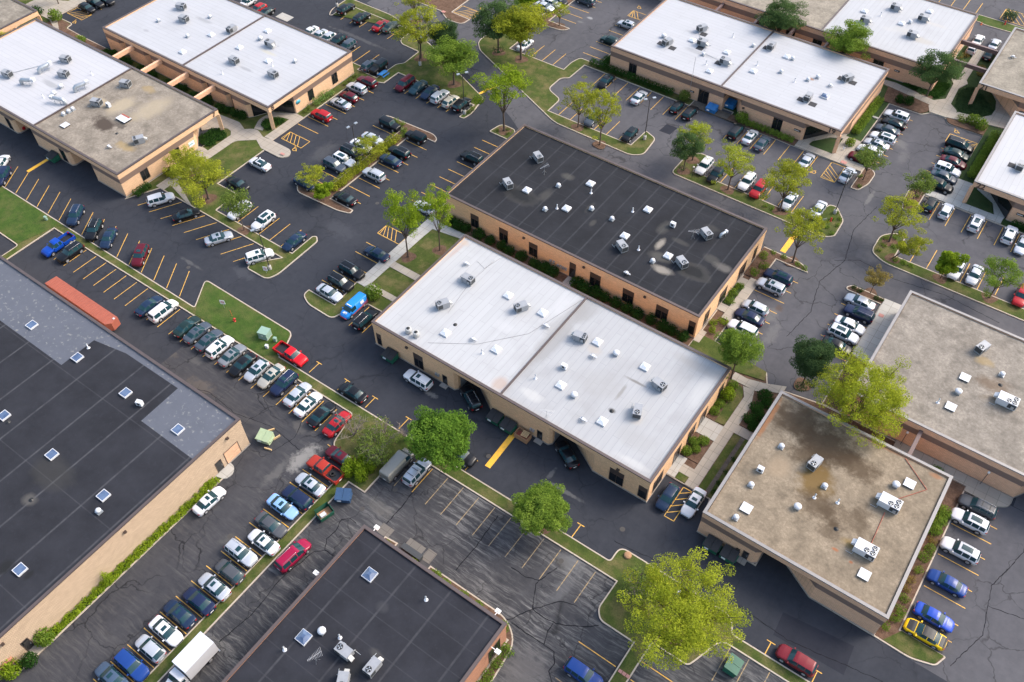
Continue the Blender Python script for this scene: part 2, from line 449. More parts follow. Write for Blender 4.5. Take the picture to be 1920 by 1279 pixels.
M['bark'] = plain('bark', (.085, .06, .045), .95, var=.35, vs=4)
M['bark_gray'] = plain('grey_bark', (.20, .165, .14), .95, var=.3, vs=4)
M['brownnum'] = plain('brown_number', (.07, .045, .035), .6, var=0)
M['orange'] = plain('safety_orange', (.55, .12, .03), .6, var=0)
M['pinkpad'] = plain('red_tactile_pad', (.42, .20, .17), .85)
M['black_mat'] = plain('rubber_walk_pad', (.035, .035, .04), .9)
def leafm(name, lo, hi, dead=None):
    n = NT(name)
    at = n.new('Attribute', attribute_name='tone')
    oi = n.new('ObjectInfo')
    f = at.outputs['Fac']
    c = n.mix(f, lo, hi)
    if dead: c = n.mix(n.ramp(f, (.0, .9), (.10, 0.0)), c, dead)
    n.t.nodes.remove(n.b)
    d = n.new('BsdfDiffuse'); n.set(d.inputs[0], c)
    t = n.new('BsdfTranslucent'); n.set(t.inputs[0], n.mix(.5, c, mul(hi, 1.3)))
    mx = n.new('MixShader'); mx.inputs[0].default_value = .38
    n.t.links.new(d.outputs[0], mx.inputs[1]); n.t.links.new(t.outputs[0], mx.inputs[2]); n.t.links.new(mx.outputs[0], n.out.inputs[0])
    return n.m
L = {}
L['locust'] = leafm('locust_leaves', (.095, .125, .013), (.40, .42, .042), (.20, .14, .04))
L['yellow'] = leafm('yellow_leaves', (.12, .16, .015), (.44, .48, .045), (.34, .20, .03))
L['green'] = leafm('green_leaves', (.065, .125, .018), (.23, .32, .05))
L['maple'] = leafm('maple_leaves', (.045, .105, .016), (.17, .29, .04))
L['dark'] = leafm('dark_leaves', (.028, .055, .022), (.085, .14, .055))
L['mid'] = leafm('mid_leaves', (.035, .07, .024), (.11, .175, .06))
L['olive'] = leafm('olive_leaves', (.06, .095, .022), (.21, .28, .06), (.18, .11, .05))
L['lime'] = leafm('lime_leaves', (.09, .155, .012), (.29, .38, .03))
L['shrub'] = leafm('shrub_leaves', (.014, .042, .010), (.05, .115, .024))
L['rusty'] = leafm('rusty_leaves', (.14, .11, .04), (.34, .27, .08), (.25, .10, .05))
L['hosta'] = leafm('hosta_leaves', (.08, .17, .03), (.34, .46, .16))

# ---------------- ground ----------------
def sheet(name, poly, z, mat):
    b = MB()
    P = ccw(poly)
    for t in tessellate_polygon([[Vector((p[0], p[1], 0)) for p in P]]):
        q = [P[i] for i in t]
        q = ccw(q)
        b.face([(x, y, z) for x, y in q])
    return tag(b.build(name, mat), kind='structure')
sheet('ground', rect(-1500, -700, 1100, 1700), 0, M['asphalt'])
WORN = [(-136, 133), (-113, 128.6), (-92, 120.8), (-84.5, 117), (-76, 111.6), (-27, 111.4), (-27, 87), (-5, 84), (-5, 87.5), (20, 87.5), (20, 86), (60, 86), (60, 330), (-136, 330)]
sheet('worn_asphalt', WORN, .004, M['asphalt_worn'])
sheet('worn_asphalt', [(11.6, 58), (60, 58), (60, 85.9), (11.6, 85.9)], .004, M['asphalt_worn'])
sheet('old_asphalt', [(-54.75, -40), (-54.75, 37.4), (-51.9, 37.4), (-51.9, 45.9), (-17.6, 46.2), (-17.6, 40.7), (-12, 40.7), (-12, -40)], .004, M['asphalt_old'])
sheet('lane_asphalt', [(-54.75, -40), (-54.75, 31), (-50.5, 33.5), (-46.6, 33), (-46.4, -40)], .007, M['asphalt_lane'])
sheet('old_asphalt', [(-10.1, -40), (-10.1, 42), (-5, 42), (-3.6, 47.1), (60, 47.1), (60, -40)], .004, M['asphalt_old'])
sheet('side_lane', [(-70.2, -40), (-70.2, 34.2), (-92, 34.2), (-92, 46), (-62, 46.1), (-61.6, 41), (-56.4, 38.6), (-56.4, -40)], .004, M['asphalt_mid'])
sheet('asphalt_patch', [(1.2, 54.7), (1.4, 51.4), (10.2, 51.7), (9.9, 55.7)], .008, M['asphalt_patch'])
sheet('asphalt_patch', [(-58.4, 132.6), (-58.6, 129.9), (-56.3, 130), (-56.1, 132.7)], .008, M['asphalt_patch'])
sheet('concrete_pad', rect(-148.8, 116.9, -145.2, 119.1), .012, M['walk_new'])
for r in ((-46.9, 34.1, -45.0, 35.6), (-42.6, 34.5, -40.0, 36.0), (-39.7, 34.5, -38.3, 36.2)):
    sheet('concrete_pad', rect(*r), .012, M['pad'])
def isle(P, cover='grass', name='planted_island', n=5):
    P = ccw(rnd(P, n))
    Q = inset(P, .17)
    root = MB().ring(P, Q, 0, .14, .05).build('kerb', M['kerb'])
    root.name = name
    tag(root, kind='structure')
    b = MB()
    for t in tessellate_polygon([[Vector((p[0], p[1], 0)) for p in Q]]):
        b.face([(x, y, .125) for x, y in ccw([Q[i] for i in t])])
    b.build('turf' if cover != 'mulch' else 'mulch', M[cover], root)
    return root
# long green strip that snakes from the left lawn to the lower right
isle([(-175, 47.2), (-96.7, 47.2, .3), (-100.0, 52.45, 1.2), (-80.0, 52.4, 1.6), (-79.2, 50.6, .6), (-78.2, 47.75), (-19.7, 48.2, .4), (-19.7, 50.75, 1.2),
      (-12.6, 50.75, 1.5), (-3.6, 50.6, 1.2), (-2.6, 48.6, .4), (70, 49.0), (70, 47.1), (-3.4, 47.1, 1.2), (-4.7, 43.2, 1.0), (-5.2, 42.0, .6), (-10.0, 42.0), (-10.05, 36), (-10.2, -40),
      (-11.9, -40), (-11.9, 40.75), (-16.7, 40.75, 1.0), (-17.65, 42, .6), (-17.6, 46.25), (-51.95, 46.0), (-51.9, 37.5), (-54.75, 37.45), (-54.75, -40), (-56.4, -40),
      (-56.45, 38.6), (-60.9, 40.8, .9), (-62.0, 46.2, .5), (-95.3, 45.85), (-130.7, 45.6), (-130.7, 30), (-132.2, 30), (-132.2, 39.4, .5), (-175, 39.9)])
# building 7 / 8 frontage
isle([(-126.85, 57.7), (-124.0, 63.25), (-93.3, 63.2), (-96.5, 59.3, .5), (-96.3, 58.1, .6), (-91.6, 58.15, 1.1), (-90.9, 60.2, .8), (-91.0, 69.6, .5), (-92.0, 70.5, .6), (-92.65, 70.0, .2),
      (-92.6, 65.05), (-111.2, 65.1, .2), (-111.4, 70.25, .7), (-116.35, 70.25), (-116.4, 82.0), (-117.3, 84.7), (-117.3, 110.7), (-113.9, 110.6, .7), (-112.2, 111.4),
      (-112.15, 115.85), (-92.7, 115.9), (-92.75, 111.2, .25), (-91.6, 111.2, .8), (-91.3, 113.6, .8), (-92.4, 118.9, .6), (-113.1, 127.9, 1.5), (-127.5, 132.2, 2), (-140.8, 132.3, 1.2), (-140.6, 126.2, 1.2),
      (-139.4, 124.2, .4), (-138.7, 124.4, .3), (-138.8, 129.85), (-120.1, 129.8, .5), (-119.9, 125.6, .8), (-118.6, 124.5, .8), (-113.7, 124.3, .3), (-113.5, 119.3, .5), (-114.6, 118.0, .5), (-114.7, 112.0), (-119.8, 112.0), (-119.8, 113.3),
      (-168.1, 113.3), (-168.1, 87.0), (-177, 87.0), (-183.0, 87.2, .5), (-183.4, 89.0, .6), (-188.8, 88.9), (-188.8, 112), (-230, 112), (-230, 57), (-183, 57), (-183, 81.4), (-126.85, 81.4)], 'grass')
# islands between the stalls
isle([(-105.1, 101.9, .5), (-105.0, 103.2, .5), (-103.8, 103.6, .4), (-93.3, 104.1, .9), (-91.8, 103.3, .6), (-91.6, 102.25), (-96.7, 102.2), (-96.7, 79.0), (-91.4, 79.0), (-91.2, 78.0, .5), (-93.6, 77.3, .6),
      (-103.0, 76.8, 1.0), (-104.5, 78.4, .6), (-104.1, 78.9), (-99.3, 78.9), (-99.35, 101.9)], 'mulch')
isle([(-84.4, 60.6, .4), (-84.4, 59.2, .8), (-82.4, 58.1, 1.1), (-77.0, 58.0, .9), (-76.3, 60.2, .6), (-74.4, 63.6), (-68.1, 63.7), (-68.1, 81.2), (-28.4, 81.2), (-28.4, 87.2), (-77.1, 87.2), (-77.1, 111.2),
      (-80.0, 111.15), (-81.2, 114.2, .8), (-84.6, 114.2, 1.1), (-85.2, 110.9, .4), (-80.1, 110.8), (-79.2, 86.8), (-79.2, 66.1), (-78.7, 60.55), (-84.1, 60.55)], 'grass')
isle([(-105.9, 142.0, 1.0), (-105.8, 134.6, 1.6), (-103.4, 132.2, .8), (-87.3, 125.1), (-76.5, 120.4, 1.5), (-59.2, 120.2, 1.3), (-57.3, 121.8, 1.0), (-57.8, 127.3, .9), (-60.6, 128.4, .5), (-60.8, 123.0),
      (-79.5, 122.9), (-79.6, 127.4, 1.0), (-83.6, 129.0, 1.2), (-83.6, 133.5, .8), (-82.2, 134.5, .5), (-82.1, 140.2), (-57.5, 140.2), (-57.5, 143.0), (-78.0, 143.0), (-80, 142.1), (-84.4, 142.1, .9), (-85.0, 139.5, .5), (-84.9, 136.5),
      (-98.5, 136.5), (-98.5, 142, .5)], 'grass')
isle([(-105.9, 149.9, .6), (-105.6, 148.3, .9), (-96.4, 148.2, 1.2), (-93.2, 148.6, .9), (-92.2, 150.3, .4), (-97.8, 150.4), (-98.0, 175), (-100.5, 175), (-100.4, 150.2)], 'mulch')
isle([(-150, 139.8), (-120, 139.8), (-116.7, 137.8, 1.1), (-112.7, 138.0, 1.6), (-112.5, 140.7), (-117.6, 140.9), (-118, 165), (-150, 165)], 'mulch')
isle([(-50.7, 120.1, 1.2), (-50.7, 126.6, 1.2), (-48.7, 128.4, 1.0), (-47.4, 128.3, .3), (-47.45, 122.9), (-25.2, 122.8), (-23.5, 128.6, .5), (-22.2, 128.8, .6), (-19.8, 126.0, .8), (-19.6, 121.3, .8), (-21.3, 120.0, .8)], 'grass')
isle([(-22.3, 135.0, .3), (-20.9, 135.0, .8), (-19.9, 137.8, .8), (-19.9, 141.2, .6), (-20.9, 142.2, .5), (-22.3, 142.0)], 'mulch')
isle([(-12.9, 134.9, .5), (-13.4, 137.6, .6), (-13.5, 140.9, .9), (-12.3, 141.9, .4), (-10.7, 141.8), (-10.6, 135.1, .5)], 'mulch')
isle([(-13.3, 122.3, .9), (-13.4, 126.3, 1.3), (-11.2, 128.4, 1.1), (-9.6, 127.9, .6), (-9.5, 122.75), (60, 123.4), (60, 120.6), (-10.6, 120.1, 1.2), (-12.9, 121.3, .8)], 'grass')
isle([(-13.5, 111.3, .4), (-12.8, 112.3, .5), (-7.5, 112.3), (-4.6, 112.4), (-4.6, 87), (-7.5, 87), (-7.55, 110.8), (-13.2, 110.75, .2)], 'mulch')
isle([(-28.35, 112.2), (-21.4, 112.2, .8), (-19.7, 110.6, .3), (-25.4, 110.55), (-25.5, 88.8), (-20.2, 88.0, .3), (-18.4, 87.4, 1.0), (-16.5, 87.9, .5), (-15.3, 85.6), (-7.5, 87), (11.3, 86.9), (14.0, 86.8), (14, 84.5), (13.7, 60.8),
      (19.3, 60.7, .3), (18.6, 58.9, .5), (15.8, 58.05, .8), (11.2, 58.2), (3.1, 58.3), (-4.15, 62.5), (-4.2, 58.3), (-12.6, 58.3), (-13.5, 63.5), (-20.2, 63.6), (-20.3, 81.2), (-28.3, 81.2)], 'mulch')
isle([(-49.6, 140.2), (-22.3, 140.2), (-22.3, 142.0), (-25.5, 142.1), (-25.5, 163.5), (-19.2, 163.6, .4), (-18.0, 165.1, .6), (-14.9, 165.2, .6), (-14.2, 163.6, .8), (-7.4, 163.7),
      (-7.5, 142.3), (-10.9, 142), (-10.7, 140.4), (30, 140.6), (30, 200), (-13.2, 200), (-13.2, 193.0), (-20.2, 193.0), (-20.2, 185), (-80, 185), (-80, 143.2), (-49.6, 143.2)], 'turf_dark')
isle([(-60, 203.8), (-20.2, 203.9), (-19.0, 203.4, .8), (-12.5, 203.6), (20, 203.8), (20, 207.1), (-60, 206.9)], 'lawn')
# strip beside the long left-hand building
isle([(-70.4, 28.3), (-69.2, 28.4, .3), (-69.0, -3.9, 1.0), (-69.6, -5.4, .4), (-70.4, -5.5)], 'lawn')
isle([(-38.0, 32.2), (-38.0, 34.4), (-26.0, 34.5, 1.8), (-23.4, 32.6, 1.5), (-23.0, 28), (-23.0, -40), (-24.4, -40), (-24.4, 32.2)], 'mulch')
isle([(-45.4, 32.2), (-45.4, 34.2), (-43.4, 34.4), (-43.4, 32.2)], 'mulch')
# walks
_wz = [.150]
def walk(P, mat='walk', name='sidewalk', ramp=False):
    _wz[0] += .003
    P = ccw(rnd(P, 6))
    return tag(MB().prism(P, 0, _wz[0]).build(name, M[mat]), kind='structure')
def bed(P, mat='mulch', name='planting_bed'):
    _wz[0] += .003
    return tag(MB().prism(ccw(rnd(P, 6)), 0, _wz[0]).build(name, M[mat]), kind='structure')
bed([(-188.4, 85.6), (-185.3, 84.3), (-177, 84), (-170, 85.6), (-168.5, 86.9), (-176, 86.8), (-183.3, 86.95), (-183.7, 88.6), (-186.8, 88.6), (-188.5, 87.8)], 'mulch')
bed([(-170, 40.1), (-132.5, 39.7), (-130.95, 45.9), (-131.5, 46.9), (-170, 46.9)], 'lawn'); bed([(-99.4, 51.9), (-96.5, 47.5), (-95.3, 46.2), (-80.5, 46.4), (-78.8, 47.7), (-79.6, 50.6), (-80.3, 52.1, .6), (-99.0, 52.15)], 'lawn')
bed([(13.85, 60.75), (19.0, 60.65), (18.4, 59.1), (15.8, 58.3), (12.4, 58.4)], 'grass')
bed(rect(-68, 81.4, -28.5, 87.3), 'mulch'); bed(rect(-76.8, 85.7, -68, 87.3), 'mulch'); walk(rect(-51.6, 85.2, -50.1, 87.32), 'walk_new')
bed(rect(-136, 84.05, -126.9, 87.25), 'grass')
# courtyard between buildings 7 and 8
walk([(-125.0, 63.2), (-123, 63.3), (-123, 80.6, .8), (-119.9, 83.2), (-117.3, 81.9), (-112.2, 81.9, 1.4), (-111.2, 83.2, 1.2), (-112.2, 84.8, 1.4), (-117.3, 84.8), (-119.6, 84.6), (-122.4, 85.8, 1.5), (-124.6, 83.8), (-125.0, 81)])
walk(rect(-119.3, 84.8, -117.35, 93.5))
walk([(-122.8, 85.4), (-124.2, 88.1, 1), (-123.8, 91.2), (-119.4, 93.6), (-117.4, 93.5), (-117.4, 92.2), (-119.3, 91.4), (-121.4, 91.0, .8), (-122.9, 89.0, .8), (-121.0, 85.9)])
walk([(-125, 81.4), (-124.2, 84.2), (-126.6, 85.2, .5), (-131.6, 84.7), (-132.4, 80.2), (-130.6, 79.2), (-129.2, 81.2), (-127.2, 82.5, .6), (-125.9, 82.3)])
walk([(-128, 73.3), (-125, 73.3), (-124.8, 75.6), (-126.3, 75.8), (-128, 75.3)])
walk([(-116.95, 63.35), (-115.6, 63.35), (-122.9, 66.4), (-123, 64.9)])
walk([(-199, 87), (-188.9, 87), (-188.85, 110), (-192, 110), (-192.2, 94.4), (-199, 91)])
walk([(-189.5, 87.2), (-185.6, 85.6), (-185.4, 60), (-183.3, 60), (-183.3, 85.4), (-188.7, 88.7)])
# central white building, left side
walk([(-79.15, 66.2), (-77.0, 66.2), (-77.0, 80.6), (-76.9, 83.2), (-71.4, 84.1), (-71.4, 85.4), (-77.0, 85.2), (-79.15, 86.6)], 'walk_new')
walk(rect(-77.1, 72.0, -68.1, 73.4)); walk(rect(-77.2, 66.3, -68.1, 67.4))
# central white building, right side
walk([(-17.3, 63.6), (-15.6, 63.6), (-15.6, 80.5), (-16.5, 83.6), (-18.2, 83.3), (-17.2, 81.6)])
walk([(-20.3, 83.5), (-16.3, 83.5), (-14.6, 84.6), (-12.9, 85.3), (-12.9, 86.9), (-15.8, 85.6), (-18.3, 84.9), (-20.3, 85)])
walk(rect(-15.6, 75.0, -12.7, 76.6))
walk(rect(-20.2, 72.1, -17.2, 75.1), 'walk_new'); walk(rect(-20.2, 63.7, -18.9, 67.4), 'walk_new'); walk(rect(-19.0, 64.9, -17.2, 66.4))
bed(rect(-20.2, 67.5, -17.35, 72.0), 'mulch'); bed(rect(-18.8, 63.75, -17.35, 64.85), 'grass')
bed([(-20.2, 75.2), (-18.9, 75.2), (-17.3, 75.4), (-17.3, 81.6, .8), (-18.2, 83.1, .8), (-20.2, 83.4)], 'grass')
bed(rect(-20.2, 75.2, -18.7, 83.2), 'mulch')
bed(rect(-15.5, 63.7, -13.2, 74.9), 'grass'); bed([(-14.5, 63.7), (-13.9, 63.7), (-13.8, 74.9), (-14.4, 74.9)], 'mulch_gray'); bed(rect(-15.55, 76.7, -12.9, 84.5), 'mulch')
bed([(-20.3, 85.1), (-16.0, 86.0), (-16.5, 87.7), (-20.2, 87.9), (-25.3, 88.6), (-28.3, 88.6), (-28.3, 85.0)], 'grass')
# black roofed building, right side
walk(rect(-27.0, 93.6, -25.6, 104.2)); walk(rect(-28.4, 94.8, -27.0, 96.4)); walk(rect(-28.4, 101.9, -27.0, 103.4)); walk(rect(-28.4, 86.9, -27.4, 89.5))
bed(rect(-28.3, 96.5, -27.05, 101.8), 'turf_dark'); bed(rect(-28.3, 104.3, -25.6, 111.9), 'mulch')
# building 19 frontage
walk(rect(-35.4, 140.25, -22.4, 142.15))
walk(rect(-28.7, 142.0, -25.45, 148.6))
walk([(-33.4, 142.1), (-33.2, 143.6), (-31, 146.4), (-28.6, 147.6), (-28.6, 149.4), (-31.6, 147.4), (-35.3, 142.6), (-35.3, 142.1)])
bed([(-33.3, 142.0, .6), (-28.7, 142.0), (-28.8, 145.8, .3), (-30.6, 145.8, 1), (-32.6, 143.9, 1)], 'turf_dark')
walk(rect(-27.0, 157.2, -25.5, 157.7), 'walk_new')
bed(rect(-57.4, 140.2, -47.9, 142.2), 'mulch_gray', 'loading_apron')
bed(rect(-49.5, 140.25, -35.5, 142.25), 'mulch')
bed([(-27, 163.6), (-19.5, 163.8), (-18.4, 165.2, .6), (-19.4, 170.6), (-28, 170)], 'mulch')
# courtyard of 20 / 21 / 22
walk([(-18.2, 165.2), (-14.9, 165.25), (-13.6, 168.3, 1), (-15.6, 170.1), (-16.0, 176.2), (-15.0, 178.9), (-15.6, 180), (-15.7, 193.1), (-17.3, 193.1), (-17.3, 180), (-19.2, 179.8), (-17.4, 177.4), (-17, 171.3), (-18.9, 169.3), (-19.0, 167)])
walk([(-15, 165.3), (-13, 165.8), (-7.6, 167.6), (-4.4, 168.2), (-4.4, 171.9), (-6.2, 174.6), (-7.0, 177.6), (-10.4, 179.2), (-8.6, 176.4), (-7.9, 173.4), (-8.0, 171), (-9.6, 168.9), (-13.6, 168.3)])
walk([(-19, 167.5), (-18.8, 169.4), (-27, 170.9), (-30, 170.6), (-29.5, 169.2)])
bed([(-14.9, 165.2, .3), (-14.1, 163.7, .8), (-7.4, 163.75), (-7.4, 167.3), (-13.0, 165.5)], 'mulch')
bed(rect(-7.35, 148.3, -6.6, 163.7), 'turf_dark')
walk(rect(-10.6, 140.65, 2.5, 142.3), 'walk_new'); walk(rect(-7.4, 142.2, -4.4, 148.4), 'walk_new')
walk([(.9, 142.3), (2.6, 142.3), (2.6, 143.4), (.4, 147), (-3.4, 148.4), (-3.6, 147.4), (-.2, 145.4)], 'walk_new')
bed([(-4.1, 142.4), (.7, 142.4), (-.3, 145.1, .6), (-3.7, 147.4), (-4.1, 147.0)], 'turf_dark')
# tan roofed buildings on the right
walk([(-7.4, 104.6), (-4.6, 104.2), (-4.6, 112.3), (-7.4, 112.2)], 'walk_new')
walk([(-7.4, 98.2), (-4.6, 97.6), (-4.6, 104.3), (-7.4, 104.7)], 'walk_new')
walk([(3.6, 85.4), (13.9, 85.2), (13.9, 84.4), (17.8, 84.3, .8), (19.6, 85.4, 1.0), (19.6, 87.0), (3.6, 87.0)], 'walk')
for x, y, w, h in ((-112.6, 82.9, .9, .5), (-25.9, 140.8, 1.1, .8), (-6.6, 108.3, .8, .7), (-177.4, 86.2, .9, .9), (-119.0, 139.6, .9, .7)):
    _wz[0] += .003
    sheet('tactile_pad', rect(x-w/2, y-h/2, x+w/2, y+h/2), _wz[0]+.02, M['pinkpad'])
# oval planting under the corner fins is built with the shrubs
# ---------------- painted markings ----------------
mk = MB(); mo = MB(); mb_ = MB()
def line(x0, y0, x1, y1, b=mk, w=.11, z=.014):
    d = Vector((x1-x0, y1-y0)); n = Vector((-d.y, d.x)).normalized()*w/2
    b.face([(x, y, z) for x, y in ccw([(x0+n.x, y0+n.y), (x0-n.x, y0-n.y), (x1-n.x, y1-n.y), (x1+n.x, y1+n.y)])])
def ylines(x0, x1, ys, b=mk):
    for y in ys: line(x0, y, x1, y, b)
def xlines(y0, y1, xs, b=mk):
    for x in xs: line(x, y0, x, y1, b)
ylines(-117.1, -111.7, (91.5, 94.3, 96.9, 99.3, 102, 104.7, 107.6))
xlines(111.1, 115.7, (-109.4, -106.5, -103.6, -100.8, -98.1, -95.9))
ylines(-104.8, -99.5, (99.5, 97, 94.3, 91.7, 89.1, 86.5, 83.8, 81.2)); ylines(-96.5, -91.5, (99.6, 96.9, 94.2, 91.5, 88.9, 86.2, 83.5, 81.1))
xlines(124.4, 129.7, (-136.1, -133.4, -130.6, -127.9, -125.2, -122.5)); xlines(112.1, 117, (-117.1,)); xlines(113.5, 118.8, (-119.9, -122.5, -125.3, -128.2, -130.9, -133.6, -136.2, -138.8, -151.9, -154.9))
ylines(-84.7, -80.1, [108.05-2.62*k for k in range(9)]); ylines(-84.2, -79.2, (74.3, 71.55, 68.8, 66.1, 63.4))
xlines(136.7, 141.7, (-95.9, -93.2, -90.4, -87.7)); ylines(-85.0, -78.2, (144.2, 146.9, 149.4, 152.1, 154.7, 157.3, 159.9)); ylines(-97.7, -92.4, (152.9, 155.5, 158.2, 160.9, 163.6)); ylines(-105.6, -100.6, (152.3, 155, 157.6, 160.2))
xlines(134.8, 140.1, [-77.1+2.76*k for k in range(8)] + [-47.4, -44.6, -41.9, -39.1, -36.2, -33.4, -30.6])
xlines(123.0, 128.1, [-77.2+2.73*k for k in range(6)] + [-44.7, -42, -39.25, -36.5, -33.7, -30.9, -28.2])
xlines(122.9, 128.2, [-7.05+2.75*k for k in range(9)]); xlines(134.9, 140.3, [-7.9+2.76*k for k in range(8)])
ylines(-25.3, -19.9, (160.8, 158.1, 155.5, 152.8, 150.1, 147.5, 144.8)); ylines(-12.7, -7.5, (155.8, 153.1, 150.4, 147.7, 145.1, 142.5))
ylines(-25.4, -20.2, (107.6, 104.9, 102.2, 99.5, 96.9, 94.3, 91.5)); ylines(-12.8, -7.6, (107.5, 104.8, 102.1, 99.4, 96.7, 94))
for k in range(17): x = -150.6+3.13*k; line(x, 47.4, x-3.1, 52.2)
for k in range(9): x = -123.7+3.05*k; line(x, 57.95, x+2.72, 63.0)
xlines(65.2, 70.1, (-108.6, -105.9, -103.3, -100.65, -98.05, -95.4))
xlines(40.9, 45.5, [-106.1-2.61*k for k in range(1, 9)]); xlines(41, 45.6, [-106.1+2.603*k for k in range(17)])
ylines(-61.4, -56.6, [2.85+2.5*k for k in range(-4, 16)])
xlines(40.9, 45.9, [-46.8+2.64*k for k in range(1, 11)], mo); line(-46.8, 41.3, -46.8, 45.8); line(-49.4, 40.6, -49.4, 45.8, mo)
ylines(-17.3, -12.1, (37.1,)); ylines(-17.2, -12.1, (34.5, 31.9, 29.3), mo); ylines(-9.9, -5, (39.4, 36.8, 34.2)); xlines(42.2, 47, (-2.1, .35, 3.0, 5.7), mo)
ylines(14.1, 19.25, (81.3, 78.7, 76.05, 73.4, 70.75, 68.1, 65.4, 62.9))
ylines(-188.4, -183.2, (96.6, 99.2)); line(-73.9, 58.6, -73.9, 63.4); line(-71.2, 58.6, -71.2, 63.4)
for x in (-72.5, -66.8, -61.3, -54.9, -43.0, -25.5, 1.6, 7.5):
    line(x, 48.2, x, 50.35); line(x-.55, 50.4, x+.55, 50.4, z=.018)
xlines(207.3, 212.5, [-33+2.75*k for k in range(5)])
def hatch(x0, y0, x1, y1, n, rev=False, skew=0):
    for a in ((x0, y0, x1, y0), (x1, y0, x1, y1), (x1, y1, x0, y1), (x0, y1, x0, y0)): line(*a, z=.014)
    long_x = abs(x1-x0) > abs(y1-y0)
    for k in range(1, n+1):
        t0 = (k-.5)/(n+.5)
        if long_x:
            xa = x0+(x1-x0)*t0; xb = max(min(xa+(y1-y0)*.7*(-1 if rev else 1), x1), x0); line(xa, y0, xb, y1, z=.018)
        else:
            ya = y0+(y1-y0)*t0; yb = max(min(ya+(x1-x0)*.9*(-1 if rev else 1), y1), y0); line(x0, ya, x1, yb, z=.018)
hatch(-188.4, 91.2, -183.2, 93.9, 5); hatch(-116.5, 86.4, -111.3, 88.8, 5, True); hatch(-27.8, 134.8, -25.2, 140.0, 5, True); hatch(-117.4, 141.2, -112.3, 144.5, 6)
hatch(-84.8, 162.2, -81.3, 164.8, 4, True); hatch(-12.7, 158.3, -7.5, 161.0, 5); hatch(-17.2, 57.9, -15.8, 63.2, 4); hatch(-84.1, 77.1, -79.3, 79.5, 5, True); hatch(-17.0, 208, -9, 213, 6, True)
for x, y, r in ((-183.8, 89.7, 0), (-112.0, 85.4, 0), (-29.4, 135.4, 90), (-113.1, 146.0, 0), (-84.4, 166.6, 0), (-11.9, 162.3, 0), (-83.4, 80.7, 0)):
    R_ = Matrix.Translation((x, y, 0)) @ Matrix.Rotation(math.radians(r), 4, 'Z')
    for k in range(9):
        a0, a1 = math.radians(150+25*k), math.radians(175+25*k)
        p = R_ @ Vector((.38*math.cos(a0), .38*math.sin(a0), 0)); q = R_ @ Vector((.38*math.cos(a1), .38*math.sin(a1), 0))
        line(p.x, p.y, q.x, q.y, w=.13)
    for a, b_, c_, d_ in ((-.2, .1, -.45, .62), (-.5, .35, .1, .5), (.0, .3, .35, .1), (.35, .1, .62, -.25), (-.62, .72, -.46, .86)):
        p = R_ @ Vector((a, b_, 0)); q = R_ @ Vector((c_, d_, 0)); line(p.x, p.y, q.x, q.y, w=.12, z=.018)
line(-147.8, 52.3, -147.8, 57.5, mb_, .75); line(-40.8, 50.4, -41.0, 57.2, mb_, .85); line(-94.3, 119.2, -92.9, 124.4, mb_, .55); line(-25.3, 112.9, -25.3, 119.2, mb_, .95)
tag(mk.build('road_markings', M['yellow']), kind='structure'); tag(mo.build('faded_road_markings', M['yellow_old']), kind='structure'); tag(mb_.build('speed_bump_paint', M['yellow_bold']), kind='structure')
# tar-sealed cracks
random.seed(5)
ck = MB()
def crack(P, w=.2):
    pts = []
    for (x0, y0), (x1, y1) in zip(P, P[1:]):
        n = max(2, int(math.hypot(x1-x0, y1-y0)/.45))
        for k in range(n):
            t = k/n; pts.append((x0+(x1-x0)*t+random.uniform(-.07, .07), y0+(y1-y0)*t+random.uniform(-.07, .07)))
    pts.append(P[-1])
    for a, b in zip(pts, pts[1:]): line(*a, *b, ck, w*random.uniform(.6, 1.2), .009)
for P in ([(-24.7, 43.5), (-25.6, 40.8), (-25.6, 40.2), (-24.9, 38.6), (-24.1, 37.3), (-25.5, 34.8), (-28, 32)], [(-29.4, 40.2), (-27.3, 40.2), (-25.6, 40.8)], [(-24.1, 37.2), (-23.2, 38.4), (-21.8, 40.1), (-20.7, 40.5), (-19.8, 40.7)],
          [(-24.1, 37.2), (-22.6, 37.1), (-20.8, 37.4), (-19.7, 37.9), (-17.5, 39.2), (-16.4, 40.2)], [(-21.1, 37.2), (-21, 36), (-20.5, 34.4), (-19, 34.4), (-18.2, 33.2), (-18.2, 32.1), (-17.2, 31.2)], [(-25.2, 34.3), (-23.1, 34.3), (-20.5, 34.4)],
          [(-35.2, 45.2), (-35, 42.2), (-34.9, 40), (-35, 37.8), (-35, 35.8)], [(-46.7, 41.2), (-46.5, 39.4), (-46.5, 37.7), (-46.5, 35.7)], [(-51.8, 32.7), (-51.2, 31), (-51.4, 29.5), (-50.5, 28.2), (-49.1, 28.3)], [(-50.5, 28.2), (-51.5, 27.3), (-51.7, 26), (-52.4, 22), (-51.9, 17), (-52.6, 12)],
          [(-49.7, 33.5), (-51, 33.5), (-51.8, 32.7)], [(-20.7, 50.9), (-8, 52.6), (3, 51.8), (14, 53.6), (24, 52.4)], [(20, 60), (22, 66), (21, 73), (23, 80), (22, 86)], [(21.5, 70), (26, 71), (30, 69)],
          [(-67, 34.6), (-66, 38.5), (-67.5, 42), (-66.8, 45.6)], [(-86, 35.5), (-82, 37), (-76, 36.5), (-70, 38), (-64, 37.4)], [(-17.4, 116), (-14, 118.5), (-8, 117.5), (0, 118.8), (9, 117.8)], [(-17, 96), (-16, 103), (-17.5, 110), (-16, 117), (-17.6, 125), (-16.5, 133)]):
    crack(P, .09 if P[0][0] > -18 or P[0] in ((-20.7, 50.9), (-17.4, 116), (-67, 34.6), (-86, 35.5)) else .12)
tag(ck.build('sealed_cracks', M['tar']), kind='structure')
mh = MB()
